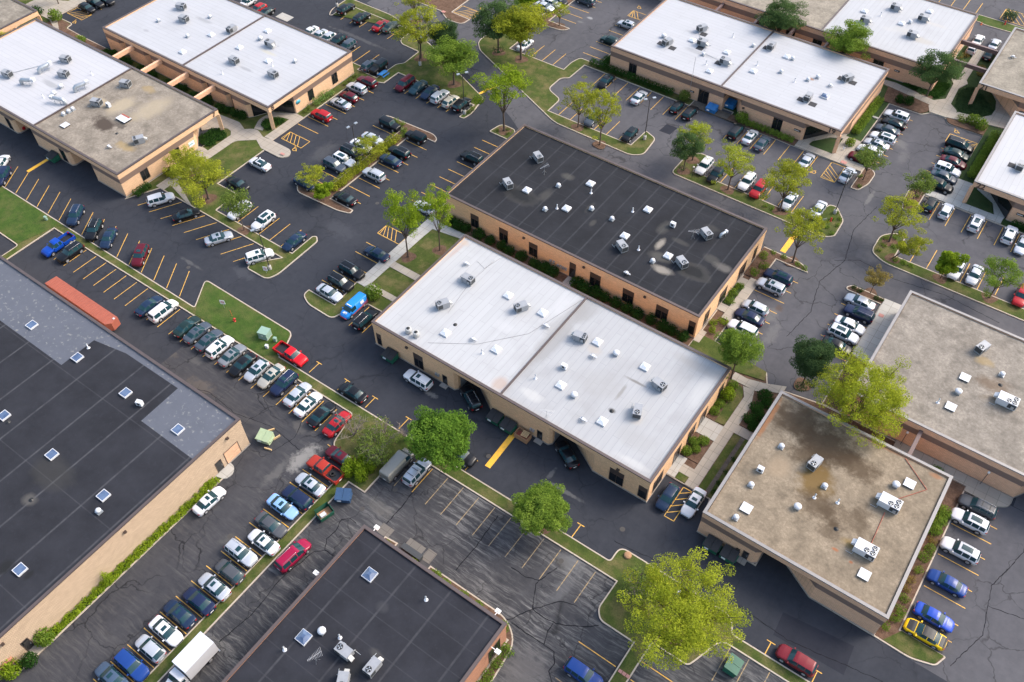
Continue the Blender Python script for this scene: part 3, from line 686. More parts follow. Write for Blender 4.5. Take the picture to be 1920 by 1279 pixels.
for x, y in ((-89.2, 82.9), (-62, 22.5), (-104.4, 52.7), (-50.6, 35.5), (-48.9, 40.3), (-24.8, 44.6), (-41.7, 51.9), (-20.7, 53)):
    mh.face([(x+.36*math.cos(a*PI/8), y+.36*math.sin(a*PI/8), .02) for a in range(16)])
tag(mh.build('manhole_covers', M['manhole']), kind='structure')

# ---------------- buildings ----------------
def txt(name, s, size, loc, face, mat, parent, ext=.02):
    c = bpy.data.curves.new(name, 'FONT'); c.body = s; c.size = size; c.extrude = ext; c.align_x = 'CENTER'; c.align_y = 'CENTER'; c.offset = .045
    c.materials.append(mat)
    q = bpy.data.objects.new(name, c); COL.objects.link(q); bpy.context.view_layer.update()
    me = bpy.data.meshes.new_from_object(q.evaluated_get(bpy.context.evaluated_depsgraph_get())); bpy.data.objects.remove(q)
    o = bpy.data.objects.new(name, me); COL.objects.link(o)
    o.location = loc; o.rotation_euler = {'S': (PI/2, 0, 0), 'E': (PI/2, 0, PI/2), 'flat': (0, 0, 0)}[face] if isinstance(face, str) else face
    if parent: o.parent = parent
    return o
def opening(root, wall, c, a0, a1, z0, z1, kind='window', name=None):
    """a window or door on a wall plane; wall 'S' faces -Y at y=c, 'E' faces +X at x=c, 'W' faces -X, 'N' faces +Y"""
    s = {'S': -1, 'E': 1, 'W': -1, 'N': 1}[wall]
    def bx(b, u0, u1, w0, w1, d0, d1):
        lo, hi = sorted((c+s*d0, c+s*d1))
        if wall in 'SN': b.box(u0, lo, w0, u1, hi, w1)
        else: b.box(lo, u0, w0, hi, u1, w1)
    fr = MB(); t = .09
    bx(fr, a0, a1, z0, z0+t, -.05, .045); bx(fr, a0, a0+t, z0+t, z1, -.05, .045); bx(fr, a1-t, a1, z0+t, z1, -.05, .045)
    zt = z1
    if kind == 'tall': zt = z1-(z1-z0)*.34
    if kind == 'garage':
        bx(fr, a0+t, a1-t, z1-t, z1, -.05, .045)
        f = fr.build('garage_door', M['bronze'], root)
        p = MB(); n = 6
        for k in range(n):
            h = (z1-t-z0-t)/n; bx(p, a0+t, a1-t, z0+t+k*h+.02, z0+t+(k+1)*h-.015, -.04, .02)
        p.build('door_panel', M['galv'] if name is None else name, f)
        return f
    bx(fr, a0+t, a1-t, zt-t, z1, -.05, .045)
    nm = 1 if a1-a0 < 1.3 else int(round((a1-a0)/1.05))
    for k in range(1, nm):
        u = a0+(a1-a0)*k/nm; bx(fr, u-.035, u+.035, z0+t, zt-t, -.05, .04)
    f = fr.build('door' if kind == 'door' else 'window', M['bronze'], root)
    g = MB(); bx(g, a0+t, a1-t, z0+t, zt-t, -.04, .012); g.build('pane', M['glass'], f)
    if kind == 'door':
        h = MB(); bx(h, a1-.22, a1-.14, z0+.9, z0+1.15, .012, .09); h.build('handle', M['chrome'], f)
    return f
def building(name, label, R, wall, H=5.2, banded=True, brick='brick', roofs=(), coping='coping', wins=(), fins=(), group=None, band_top=4.1, pl=True):
    x0, y0, x1, y1 = R
    root = empty(name, ((x0+x1)/2, (y0+y1)/2, 0), 0, label, 'building', group)
    off = Vector(root.location)
    inv = Matrix.Translation(-off)
    made = []
    wall = ccw(wall)
    zb, zt = (3.0, 4.1) if banded else (H-.85, H-.85)
    o = MB().prism(wall, 0, zb).build('wall', M[brick], root); made.append(o)
    if banded:
        made.append(MB().prism(inset(wall, -.025), zb, zt-.002).build('metal_band', M['band'], root))
    if pl: made.append(MB().ring(inset(wall, -.07), wall, 0, .22).build('plinth', M['plinth'], root))
    P = rect(x0, y0, x1, y1); I = inset(P, .32)
    made.append(MB().ring(P, I, zt, H-.002, H-.45).build('fascia', M[brick], root))
    b = MB(); b.face([(x, y, zt) for x, y in P[::-1]]); made.append(b.build('soffit', M['soffit'], root))
    made.append(MB().ring(inset(P, -.05), inset(P, .36), H, H+.07, H).build('coping', M[coping], root))
    bb = MB(); bb.ring(inset(P, -.05), inset(P, -.002), H-.12, H, H-.12); made.append(bb.build('drip_edge', M[coping], root))
    for k, (r, m) in enumerate(roofs):
        b = MB(); b.face([(x, y, H-.2) for x, y in rect(*r)]); made.append(b.build('roof', m, root))
    if len(roofs) > 1:
        xd = roofs[0][0][2]
        made.append(MB().box(xd-.14, y0+.33, H-.25, xd+.14, y1-.33, H+.03).build('divider', M[coping], root))
    for w in wins: made.append(opening(root, *w))
    for (x, y, ax, zf) in fins:
        b = MB()
        if ax == 'd': b.box(-.13, -.34, 0, .13, .34, zf, Matrix.Translation((x, y, 0)) @ Matrix.Rotation(math.radians(-45), 4, 'Z'))
        made.append(b.build('corner_fin', M[brick], root))
    def shift(o):
        o.matrix_parent_inverse = inv.copy()
    for o in made: shift(o)
    root['_inv'] = 1
    return root, inv
def att(o, root):
    o.parent = root; o.matrix_parent_inverse = Matrix.Translation(-Vector(root.location)); return o
def bay(a, b, y, d=4.0): return [(a, y), (a+.4, y+.45), (a+.4, y+d), (b, y)]
def sign(root, wall, c, u, z, w, h, bg='black', fg='signwhite', rows=1):
    s = {'S': -1, 'E': 1}[wall]
    b = MB(); q = MB()
    def bx(b, u0, u1, w0, w1, d):
        lo, hi = sorted((c, c+s*d))
        b.box(u0, lo, w0, u1, hi, w1) if wall == 'S' else b.box(lo, u0, w0, hi, u1, w1)
    bx(b, u-w/2, u+w/2, z-h/2, z+h/2, .06)
    p = att(b.build('wall_sign', M[bg]), root)
    random.seed(int(u*10))
    n = int(w/.2)
    for k in range(n-1): bx(q, u-w/2+.12+k*.19, u-w/2+.12+k*.19+.13, z-h*.18, z+h*(.12+.08*random.random()), .072)
    q.build('lettering', M[fg], p)
    return p
def lampbox(root, wall, c, u, z):
    s = {'S': -1, 'E': 1}[wall]; lo, hi = sorted((c, c+s*.28)); b = MB()
    b.box(u-.2, lo, z-.15, u+.2, hi, z+.15) if wall == 'S' else b.box(lo, u-.2, z-.15, hi, u+.2, z+.15)
    att(b.build('wall_light', M['bronze']), root)
g = 'low brick office buildings'
BROWN = (.10, .075, .05); SMOKE = (.055, .045, .04); TANW = (.37, .31, .22); OCH = (.30, .22, .11); GR = (.20, .205, .21); WET = (.016, .017, .019); DUST = (.075, .072, .066)
# 7
r7w = roof_white('roof_seven_white', 'X', (.42, .42, .44), .12, [(-160, 68.5, 3.0, .8, GR, .5)])
r7g = roof_gravel('roof_seven_gravel', (.26, .225, .185), [(-141.0, 66.3, 3.8, 2.0, (.07, .055, .045), 1.0), (-138.5, 67.8, 2.2, 1.0, SMOKE, .6), (-143, 72, 2.2, 3.6, TANW, .7), (-137.5, 74.5, 3.0, 5.5, TANW, .6), (-147.5, 70.5, 2.6, 1.2, TANW, .8), (-143, 78.5, 2.0, 1.2, OCH, .6), (-132.5, 64.2, 2.6, 1.3, OCH, .75)])
b7, _ = building('office_building', 'tan brick building numbered 7 with half white, half tan roof and yellow-marked dumpster bay', (-182.6, 58.2, -126.9, 81.5),
    [(-182.6, 58.25), (-159.2, 58.25), (-158.8, 58.7), (-158.8, 62.4), (-152.6, 58.25), (-142.4, 58.25), (-142.0, 58.7), (-142.0, 62.2), (-134.9, 58.25), (-127.0, 58.25), (-127.0, 74.9), (-131.6, 79.2), (-131.6, 81.4), (-182.6, 81.4)], brick='brick_pale',
    roofs=[((-182.2, 58.6, -151.2, 81.1), r7w), ((-151.2, 58.6, -127.3, 81.1), r7g)], group=g,
    wins=[('S', 58.25, -161.6, -160.2, .2, 2.9, 'door'), ('S', 58.25, -144.9, -143.4, .2, 2.9, 'door'), ('E', -127.0, 69.4, 71.3, .9, 3.0), ('E', -127.0, 62.3, 64.0, .9, 3.0), ('S', 58.25, -170, -167.6, .2, 3.0, 'garage')],
    fins=[(-127.05, 81.3, 'd', 4.1)])
att(txt('number_sign', '7', 1.35, (-126.86, 80.4, 4.65), 'E', M['brownnum'], None), b7); sign(b7, 'E', -127.0, 74.0, 1.9, 1.3, .9, 'signwhite', 'signblue')
# 8
r8a = roof_white('roof_eight_left', 'X', (.395, .40, .42), .2, [(-153, 101.6, 2.8, .6, GR, .5), (-160, 92, 1, .6, GR, .4)])
r8b = roof_white('roof_eight_right', 'X', (.395, .40, .42), .22, [(-133, 100.8, 3.0, .6, (.42, .40, .33), .7), (-132.5, 94.1, 2.2, .5, GR, .5)])
b8, _ = building('office_building', 'tan brick building numbered 8, its white roof split by a dark seam', (-168.2, 87.3, -119.4, 110.6),
    [(-168.2, 87.35), (-163.9, 87.35), (-163.2, 88.2), (-162.2, 88.2), (-161.5, 87.35), (-155.9, 87.35), (-155.4, 88.2), (-154.3, 88.2), (-153.8, 87.35), (-138.7, 87.35), (-138.2, 88.2), (-137.0, 88.2), (-136.5, 87.35), (-131.9, 87.35), (-131.5, 88.2), (-130.4, 88.2), (-130, 87.35), (-126.2, 87.35), (-125.6, 88.2), (-123.7, 91.8), (-119.5, 93.7), (-119.5, 110.5), (-168.2, 110.5)], brick='brick_pale',
    roofs=[((-167.8, 87.7, -143.7, 110.2), r8a), ((-143.7, 87.7, -119.8, 110.2), r8b)], group=g,
    wins=[('E', -119.5, 97.4, 98.9, .8, 3.1), ('E', -119.5, 104.2, 105.8, .8, 3.1), ('S', 88.2, -163.1, -162.3, .4, 3.2), ('S', 88.2, -155.3, -154.4, .4, 3.2), ('S', 88.2, -138.1, -137.1, .4, 3.2), ('S', 88.2, -131.4, -130.5, .2, 3.2)],
    fins=[(-119.55, 87.45, 'd', 4.1)])
att(MB().prism([(-125.6, 88.05), (-123.75, 91.6), (-119.7, 93.45), (-119.75, 93.58), (-123.85, 91.75), (-125.72, 88.15)], .25, 2.95).build('window', M['glass']), b8)
att(txt('number_sign', '8', 1.35, (-119.36, 88.3, 4.65), 'E', M['brownnum'], None), b8)
b = MB(); b.lathe([(.01, 0), (.62, 0), (.62, .05), (.01, .05)], (0, 0, 0), 20); o = att(b.build('wall_sign', M['signblue']), b8)
o.matrix_parent_inverse = Matrix.Identity(4); o.location = Vector((-119.48, 94.6, 2.3))-b8.location; o.rotation_euler = (PI/2, 0, PI/2); o.scale = (1, .7, 1)
for k, x in enumerate((-158.9, -150.2, -142.2, -134.5)):
    tag(MB().box(x-.28, 81.55, 3.5, x+.28, 87.25, 4.35).build('roof_beam', M['brick_rose']), 'tan beam between buildings 7 and 8, %s from the upper left' % ('first', 'second', 'third', 'fourth')[k], 'beam', 'beams bridging the two buildings')
# 6
r6 = roof_gravel('roof_six', (.26, .23, .19), [(-186, 76, 3, 5, BROWN, .2)])
b6, _ = building('office_building', 'tan brick building corner with weathered tan roof in the extreme top left', (-240, 61, -185.2, 83.6), [(-240, 61), (-191, 61), (-191, 77), (-193, 83.4), (-240, 83.4)], brick='brick_pale', roofs=[((-239.6, 61.4, -185.6, 83.2), r6)], group=g,
    wins=[('E', -191, 70, 71.2, .4, 3)], fins=[(-185.4, 83.4, 'd', 4.1), (-185.4, 77.6, 'd', 4.1)])
# black central roof
spots12 = [(-66.6, 94.6, 4.4, 2.2, DUST, .5), (-66.8, 94.6, 3.9, 1.8, WET, 1.0), (-62.9, 97.2, 1.2, 2.2, DUST, .5), (-62.5, 103.4, 1.6, 1.0, DUST, .7), (-39.4, 95.2, 2.4, 1.2, DUST, .8), (-38.0, 93.0, 2.2, 1.0, (.30, .27, .23), .7), (-41.0, 98.0, .8, 1.8, (.30, .27, .23), .7),
           (-42.4, 101.6, 1.2, 2.0, DUST, .55), (-38.5, 100.2, 2.0, .7, DUST, .5), (-33.6, 95.4, 3.1, 2.0, DUST, .8), (-33.6, 95.4, 2.7, 1.7, WET, 1.0), (-32.6, 99.6, 1.9, 1.0, DUST, .55), (-30.2, 98.9, 2.0, 1.2, (.13, .12, .11), .7), (-36, 106, 1.6, 1.0, DUST, .35), (-55, 98.8, .5, 1.6, DUST, .5), (-52.6, 95.8, .6, 1.2, DUST, .5)]
r12 = roof_dark('roof_central_black', 'Y', 2.85, spots=spots12, cross=9.5, off=1.0)
b12, _ = building('office_building', 'tan brick building with black membrane roof and two puddles, behind the central white roof', (-77.0, 87.3, -28.4, 111.0), rect(-76.95, 87.35, -28.45, 110.95), H=5.15, banded=False, roofs=[((-76.7, 87.6, -28.7, 110.7), r12)], coping='coping', group=g,
    wins=[('S', 87.35, a, b_, .7, 3.55, 'tall') for a, b_ in ((-71.6, -69.9), (-65.6, -63.8), (-59.5, -57.8), (-47.6, -45.6), (-41.5, -39.5), (-35.5, -33.4), (-29.8, -28.7))] +
         [('S', 87.35, -51.5, -50.3, .2, 3.5, 'tall')] + [('E', -28.45, a, b_, .4, 3.3, 'tall') for a, b_ in ((90.0, 91.7), (95.0, 97.6), (101.8, 104.5), (107.2, 108.6))])
for x, z in ((-55.1, 1.7), (-54.5, 1.7), (-53.6, 1.5), (-53.1, 1.5), (-52.6, 1.5), (-52.1, 1.5)):
    att(MB().box(x-.17, 87.05, z-.22, x+.17, 87.34, z+.25).build('electric_meter', M['galv']), b12)
for x in (-60.5, -48.8, -37.6): lampbox(b12, 'S', 87.35, x, 3.9)
# white central roof
rwa = roof_white('roof_central_left', 'Y', (.395, .40, .41), .35, [(-45.0, 74, 1.1, 9, (.24, .235, .23), .5), (-46.5, 77.5, 1.6, 3.0, (.42, .42, .43), .6), (-51.2, 69, 2.2, 1.3, (.45, .45, .46), .35), (-45.5, 60.1, 1.3, 1.6, (.36, .27, .22), .7), (-67.0, 78, .5, 3.2, (.38, .22, .14), .35), (-67, 79.8, 1.2, .8, (.42, .32, .24), .5)])
rwb = roof_white('roof_central_right', 'Y', (.345, .35, .36), .6, [(-43.6, 72, 1.4, 11, (.22, .215, .21), .55), (-38.0, 73.0, 1.4, 1.0, (.36, .33, .30), .8), (-29.9, 71.4, 2.2, .35, (.16, .15, .14), .9), (-30.8, 68.6, .35, 2.2, (.2, .19, .18), .8), (-30.2, 65.2, .7, .5, (.1, .1, .1), .9), (-27.0, 65.8, 1.6, 1.2, (.38, .36, .34), .8), (-21.8, 75.5, 1.2, 4.5, (.42, .42, .42), .55), (-23.5, 59.6, 3.2, .8, (.45, .44, .43), .5), (-41, 61, 2.4, 1, (.5, .49, .47), .4), (-43, 79, 2, 4, (.24, .235, .23), .55), (-24, 79, 5, 1.2, (.27, .26, .25), .5), (-34, 68, 5, 3, (.28, .275, .27), .4), (-25, 63, 4, 2, (.28, .275, .27), .35)])
bw, _ = building('office_building', 'tan brick building with white roof in the centre, cars parked in two angled loading bays', (-68.0, 58.2, -20.1, 81.3),
    [(-67.95, 58.25)] + bay(-52.6, -45.8, 58.25) + bay(-36.0, -28.6, 58.25) + [(-20.15, 58.25), (-20.15, 81.25), (-67.95, 81.25)], banded=False,
    roofs=[((-67.7, 58.5, -44.35, 81.0), rwa), ((-44.35, 58.5, -20.4, 81.0), rwb)], group=g,
    wins=[('S', 58.25, -67.5, -66.6, .4, 3.0, 'tall'), ('S', 58.25, -60.2, -58.4, .4, 3.5, 'tall'), ('S', 58.25, -54.8, -53.9, .15, 2.2, 'door'), ('S', 58.25, -37.9, -37.0, .1, 2.2, 'door'), ('S', 58.25, -26.1, -23.9, .4, 3.4, 'tall'), ('S', 58.25, -21.6, -20.3, .5, 3.2, 'tall'),
          ('E', -20.15, 59.6, 62.2, .5, 3.2, 'tall'), ('E', -20.15, 65.2, 67.2, .3, 3.3, 'tall'), ('E', -20.15, 69.2, 71.4, .5, 3.3, 'tall'), ('E', -20.15, 72.8, 74.9, .1, 3.2, 'tall'), ('E', -20.15, 78.4, 80.0, .5, 3.3, 'tall')])
att(MB().box(-52.18, 59.2, .1, -52.12, 62.0, 3.6).build('garage_door', M['galv']), bw); att(MB().box(-35.58, 59.2, .1, -35.52, 62.0, 3.6).build('garage_door', M['galv']), bw)
for x, z in ((-61.3, 3.9), (-24.9, 3.95)): lampbox(bw, 'S', 58.25, x, z)
for x in (-38.9, -38.5, -55.9, -55.5): att(MB().box(x-.15, 58.0, 1.3, x+.15, 58.25, 1.75).build('electric_meter', M['galv']), bw)
for x in (-54.35, -37.4): att(MB().box(x-.6, 57.5, 0, x+.6, 58.17, .18).build('doorstep', M['plinth']), bw)
# 19
r19a = roof_white('roof_nineteen_left', 'X', (.395, .40, .42), .2, [(-62, 150.6, 4.2, .7, GR, .4), (-66.5, 156.5, 2, .5, GR, .4)])
r19b = roof_white('roof_nineteen_right', 'X', (.395, .40, .42), .2, [(-39.6, 155.0, .7, .5, (.25, .14, .09), .9), (-37.8, 147.6, 2.2, .6, GR, .4)])
b19, _ = building('office_building', 'tan brick building numbered 19 with white roof, a blue dumpster in its loading bay', (-77.4, 142.3, -28.4, 166.6),
    [(-77.35, 142.35), (-51.8, 142.35), (-51.8, 146.4), (-50.6, 146.4), (-47.9, 142.35), (-35.2, 142.35), (-31.9, 147.4), (-28.5, 149.6), (-28.5, 166.5), (-77.35, 166.5)], brick='brick_rose',
    roofs=[((-77.0, 142.7, -52.85, 166.2), r19a), ((-52.85, 142.7, -28.8, 166.2), r19b)], group=g,
    wins=[('S', 142.35, -72.9, -71.1, .3, 3.2), ('S', 142.35, -57.0, -54.8, .2, 3.2), ('S', 142.35, -41.2, -39.3, .3, 3.2)], fins=[(-28.5, 142.45, 'd', 4.1)])
att(MB().prism([(-34.95, 142.9), (-34.8, 142.8), (-31.65, 147.3), (-31.8, 147.4)], .2, 3.1).build('window', M['glass']), b19)
att(txt('number_sign', '19', 1.4, (-30.1, 142.27, 4.62), 'S', M['brownnum'], None), b19); sign(b19, 'S', 142.35, -36.2, 2.1, 1.3, .45)
lampbox(b19, 'S', 142.35, -47.4, 2.6); sign(b19, 'S', 142.35, -58.4, 1.9, .9, .35)
# 20
r20a = roof_gravel('roof_twenty_gravel', (.30, .265, .215)); r20b = roof_white('roof_twenty_white', 'Y', (.38, .385, .40), .35, [(-26.5, 180.6, 3.6, 1.6, (.35, .33, .30), .75), (-31.5, 182.3, 2.4, 1.4, (.38, .37, .35), .6), (-26.5, 188.2, 3.0, .8, (.40, .38, .36), .6), (-33.5, 181, 2, .8, (.4, .39, .38), .5)])
b20, _ = building('office_building', 'brick building with white roof holding grey stains, behind number 19', (-92, 172.0, -20.2, 196.9), rect(-91.9, 172.05, -20.25, 196.8), brick='brick_rose', roofs=[((-91.6, 172.4, -44.9, 196.5), r20a), ((-44.9, 172.4, -20.6, 196.5), r20b)], group=g,
    wins=[('S', 172.05, -32.9, -30.7, .6, 3.2), ('S', 172.05, -46, -44, .4, 3.2), ('S', 172.05, -52, -50, .4, 3.2), ('S', 172.05, -58.5, -57, .4, 3.2), ('E', -20.25, 180, 181.6, .3, 3.2)]); sign(b20, 'S', 172.05, -27.8, 2.1, 1.1, .4)
for k, x in enumerate((-66.9, -58.0, -50.2, -42.4)):
    tag(MB().box(x-.25, 166.7, 3.5, x+.25, 171.95, 4.3).build('roof_beam', M['beam']), 'brown beam spanning the gap behind number 19, %s from the left' % ('first', 'second', 'third', 'fourth')[k], 'beam', 'beams behind number nineteen')
for k, y in enumerate((186.2, 178.3)):
    tag(MB().box(-20.15, y-.25, 3.9, -12.65, y+.25, 4.7).build('roof_beam', M['beam']), 'dark brown beam over the walk left of roof 21, the %s one' % ('farther', 'nearer')[k], 'beam', 'beams beside number twenty one')
# 21
r21 = roof_gravel('roof_twentyone', (.28, .25, .205), [(-2.5, 190.5, 2.2, 1.6, (.06, .045, .04), .9)])
b21, _ = building('office_building', 'brick building numbered 21 with tan roof, dark lawn under its corner fin', (-12.6, 172.0, 32, 196.2), [(-4.4, 172.05), (31.9, 172.05), (31.9, 196.1), (-12.55, 196.1), (-12.55, 181.5)], brick='brick_rose', roofs=[((-12.2, 172.4, 31.6, 195.8), r21)], coping='coping_gray', group=g, fins=[(-12.5, 172.15, 'd', 4.1)])
att(txt('number_sign', '21', 1.4, (-11.4, 171.97, 4.62), 'S', M['brownnum'], None), b21); sign(b21, 'S', 172.05, -3.2, 2.2, 1.2, .45)
# 22
r22 = roof_white('roof_twentytwo', 'Y', (.395, .40, .42), .15)
b22, _ = building('office_building', 'brick building numbered 22 with white roof at the right edge', (-4.4, 142.3, 40, 166.7), [(3.0, 142.35), (39.9, 142.35), (39.9, 166.6), (-4.35, 166.6), (-4.35, 149.6), (-1.2, 147.8)], brick='brick_rose', roofs=[((-4.0, 142.7, 39.6, 166.3), r22)], coping='coping_gray', group=g, fins=[(-4.35, 142.45, 'd', 4.1)], wins=[('S', 142.35, 7.5, 9.5, .3, 3.2)])
att(MB().prism([(2.85, 142.5), (-1.25, 147.65), (-1.35, 147.55), (2.75, 142.4)], .25, 2.95).build('window', M['glass']), b22)
att(txt('number_sign', '22', 1.4, (-3.1, 142.27, 4.62), 'S', M['brownnum'], None), b22); sign(b22, 'S', 142.35, 4.6, 2.1, 1.3, .45)
# right tan roof
rrr = roof_gravel('roof_right_tan', (.26, .23, .195), [(11.3, 100.0, 2.6, 2.0, (.14, .10, .07), .75), (9.2, 103.6, 1.6, 1.0, OCH, .6), (12.6, 97.0, 2.4, 1.4, (.2, .15, .10), .5)])
br_, _ = building('office_building', 'brick building with large clean tan gravel roof at the right edge', (-4.5, 87.1, 43.6, 110.8), [(-4.45, 87.15), (19.5, 87.15), (22, 91), (27, 87.15), (43.5, 87.15), (43.5, 110.7), (-4.45, 110.7)], brick='brick_rose', roofs=[((-4.1, 87.5, 43.2, 110.4), rrr)], coping='coping_gray', group=g)
tag(MB().box(5.45, 81.7, 3.5, 5.95, 87.05, 4.4).build('roof_beam', M['beam']), 'single brown beam joining the two tan-roofed buildings at lower right', 'beam')
# lower right tan roof
DB = (.07, .048, .03)
rbr = roof_gravel('roof_stained_tan', (.255, .205, .148), [(-8.6, 78.2, 4.2, 3.8, DB, .85), (-4.0, 76.8, 5.6, 3.6, DB, .9), (.5, 76.0, 4.4, 2.4, DB, .8), (-5.4, 74.0, 3.6, 2.2, DB, .7), (-2.8, 70.8, 2.9, 3.2, (.15, .095, .035), .9), (-1.2, 67.6, 3.4, 2.6, DB, .7), (2.6, 68.0, 4, 2.2, DB, .5), (-7.5, 70, 1.8, 2.2, (.33, .25, .17), .5), (4.4, 64.9, 1.8, .8, (.22, .15, .06), .8), (4.0, 70.0, 1.6, 1.6, DB, .5), (1.5, 65.0, 2.0, 1.6, DB, .5), (9.8, 80.6, 1.2, .5, (.3, .14, .07), .6), (-12, 76, .5, 5, (.25, .12, .06), .8), (3, 81.1, 7, .4, (.22, .11, .06), .7), (3.0, 63.2, .6, .3, (.3, .12, .06), .9), (5.2, 62.7, .35, .25, (.3, .12, .06), .9)])
bbr, _ = building('office_building', 'brick building with brown-stained tan gravel roof at lower right, two green dumpsters outside', (-12.6, 58.3, 11.4, 81.6), [(-12.55, 58.35)] + [(-4.9, 58.35), (-4.3, 58.8), (-4.3, 62.6), (3.0, 58.35)] + [(11.3, 58.35), (11.3, 81.5), (-12.55, 81.5)], brick='brick_rose', roofs=[((-12.2, 58.7, 11.0, 81.2), rbr)], coping='coping_gray', group=g,
    wins=[('S', 58.35, -6.3, -5.5, .1, 2.0, 'door'), ('E', 11.3, 63, 65, .6, 3.2), ('E', 11.3, 70, 72, .6, 3.2)])
att(MB().box(-6.5, 57.5, 0, -5.4, 58.28, .18).build('doorstep', M['plinth']), bbr); att(MB().box(-7.2, 58.1, 1.3, -6.7, 58.34, 1.7).build('electric_meter', M['black']), bbr)
# left big building
rbl = roof_dark('roof_left_black', 'Y', 5.75, (.021, .022, .0275), (.07, .071, .079), [(-83.0, 10.1, 1.3, 1.1, (.09, .085, .08), .7), (-77.5, 27.8, 1.0, 1.6, DUST, .6), (-77.6, 2.6, 1.0, 1.4, WET, 1.0), (-74.3, 3.6, .5, 1.0, WET, 1.0), (-84, 14, 4, 2.6, (.05, .048, .042), .35)], 12.3, 5.2)
sl = roof_slate('slate_patch_membrane')
bbl, _ = building('warehouse_building', 'long pale block warehouse with patched black roof and blue skylights at left', (-140, -45, -70.3, 34.1), rect(-139.95, -44.95, -70.35, 34.05), H=6.2, banded=False, brick='block', roofs=[((-139.7, -44.7, -70.6, 33.8), rbl)], coping='coping',
    wins=[('E', -70.35, 28.2, 29.3, .1, 2.4, 'door'), ('E', -70.35, 29.9, 32.5, .1, 2.8, 'garage', M['brick_rose']), ('E', -70.35, -2.1, -1.1, .1, 2.5, 'door')])
for P in ([(-139.6, 25.95), (-98.25, 25.95), (-98.25, 33.8), (-139.6, 33.8)], [(-98.24, 31.6), (-92.4, 32.7), (-81.4, 32.8), (-81.2, 26.2), (-70.6, 26.1), (-70.6, 33.8), (-98.24, 33.8)]):
    P = ccw(P); b = MB()
    for t in tessellate_polygon([[Vector((*p, 0)) for p in P]]): b.face([(x, y, 6.012) for x, y in ccw([P[i] for i in t])])
    att(b.build('roof_patch', sl), bbl)
att(MB().box(-70.3, -1.6-1.3, 0, -69.2, -.5, .17).build('doorstep', M['plinth']), bbl); att(MB().prism(rnd([(-70.3, 27.6), (-68.9, 28.0, .4), (-68.6, 29.2, .6), (-69.4, 30.2, .4), (-70.3, 30.3)]), 0, .16).build('doorstep', M['walk_new']), bbl)
for y in (31.3, 14.2, -3.2): lampbox(bbl, 'E', -70.35, y, 5.0)
att(MB().box(-70.3, -5.3, 1.0, -70.0, -3.6, 2.0).build('lower_vent', M['redbrick']), bbl)
# bottom black building
rbb = roof_dark('roof_bottom_black', 'Y', 5.45, (.021, .022, .028), (.055, .056, .063), [(-37.6, 25.5, 1.0, .8, (.05, .051, .057), .5), (-34.6, 20.8, 1.2, .7, (.08, .077, .072), .5), (-35.4, 18.0, 1.6, 1.6, WET, .8)], 3.1, 2.2)
bbb, _ = building('office_building', 'red brick building with black roof grid and a spiky aerial at the bottom edge', (-46.35, -45, -24.4, 32.2), rect(-46.3, -44.95, -24.45, 32.15), H=5.2, banded=False, brick='redbrick', roofs=[((-46.05, -44.7, -24.7, 31.9), rbb)], coping='coping', group=g,
    wins=[('E', -24.45, 28.6, 30.9, .5, 3.6), ('E', -24.45, 22.5, 24.5, .5, 3.6)], pl=True)
for k, (x, y, dx, dy) in enumerate(((-45.2, 32.2, 0, 1), (-26.3, 32.2, 0, 1), (-46.3, 24.2, -1, 0), (-24.4, 29.2, 1, 0))):
    cx, cy = x+dx*.9, y+dy*.9
    a = MB().box(cx-.32, cy-.26, 4.3, cx+.32, cy+.26, 4.5); a.box(min(x, cx)-.04, min(y, cy)-.04, 4.42, max(x, cx)+.04, max(y, cy)+.04, 4.5)
    att(a.build('wall_light', M['signwhite']), bbb)

# ---------------- things on the roofs ----------------
ORD = ['nearest', 'second from', 'third from', 'fourth from', 'fifth from', 'sixth from', 'seventh from', 'eighth from', 'ninth from', 'tenth from', 'eleventh from']
RNAME = dict(b7w=('white half of roof seven', 5.0, 'left'), b7g=('tan half of roof seven', 5.0, 'right'), b8a=('left half of roof eight', 5.0, 'top'), b8b=('right half of roof eight', 5.0, 'bottom'), b12=('central black roof', 4.95, 'left'),
    white1=('left half of central white roof', 5.0, 'left'), white2=('right half of central white roof', 5.0, 'bottom'), b19a=('left half of roof nineteen', 5.0, 'left'), b19b=('right half of roof nineteen', 5.0, 'bottom'),
    b20=('roof behind number nineteen', 5.0, 'right'), b21=('roof twenty-one', 5.0, 'left'), b22=('roof twenty-two', 5.0, 'left'), rr=('clean tan roof at right', 5.0, 'left'), br=('brown-stained tan roof', 5.0, 'bottom'), bl=('patched black warehouse roof', 6.0, 'right'), bb=('black roof at bottom edge', 5.0, 'top'))
RECTS = dict(b7w=(-182, 58.2, -151.2, 81.5), b7g=(-151, 58.2, -126.9, 81.5), b8a=(-168, 87, -143.7, 110.6), b8b=(-143.7, 87.3, -119.4, 110.6), b12=(-77, 87.3, -28.4, 111), white1=(-68, 58.2, -44.3, 81.3), white2=(-44.3, 58.2, -20.1, 81.3), b19a=(-77.4, 142.3, -52.9, 166.6),
    b19b=(-52.9, 142.3, -28.4, 166.6), b20=(-44.9, 172, -20.2, 196.9), b21=(-12.6, 172, 32, 196.2), b22=(-4.4, 142.3, 40, 166.7), rr=(-4.5, 87.1, 43, 110.8), br=(-12.6, 58.3, 11.4, 81.6), bl=(-140, -45, -70.3, 34.1), bb=(-46.3, -45, -24.4, 32.2))
def corner(k):
    x0, y0, x1, y1 = RECTS[k]; c = RNAME[k][2]
    return {'left': (x0, y0 if k not in ('rr', 'b22', 'b21') else y0), 'right': (x1, y1), 'top': (x0, y1), 'bottom': (x1, y0)}[c]
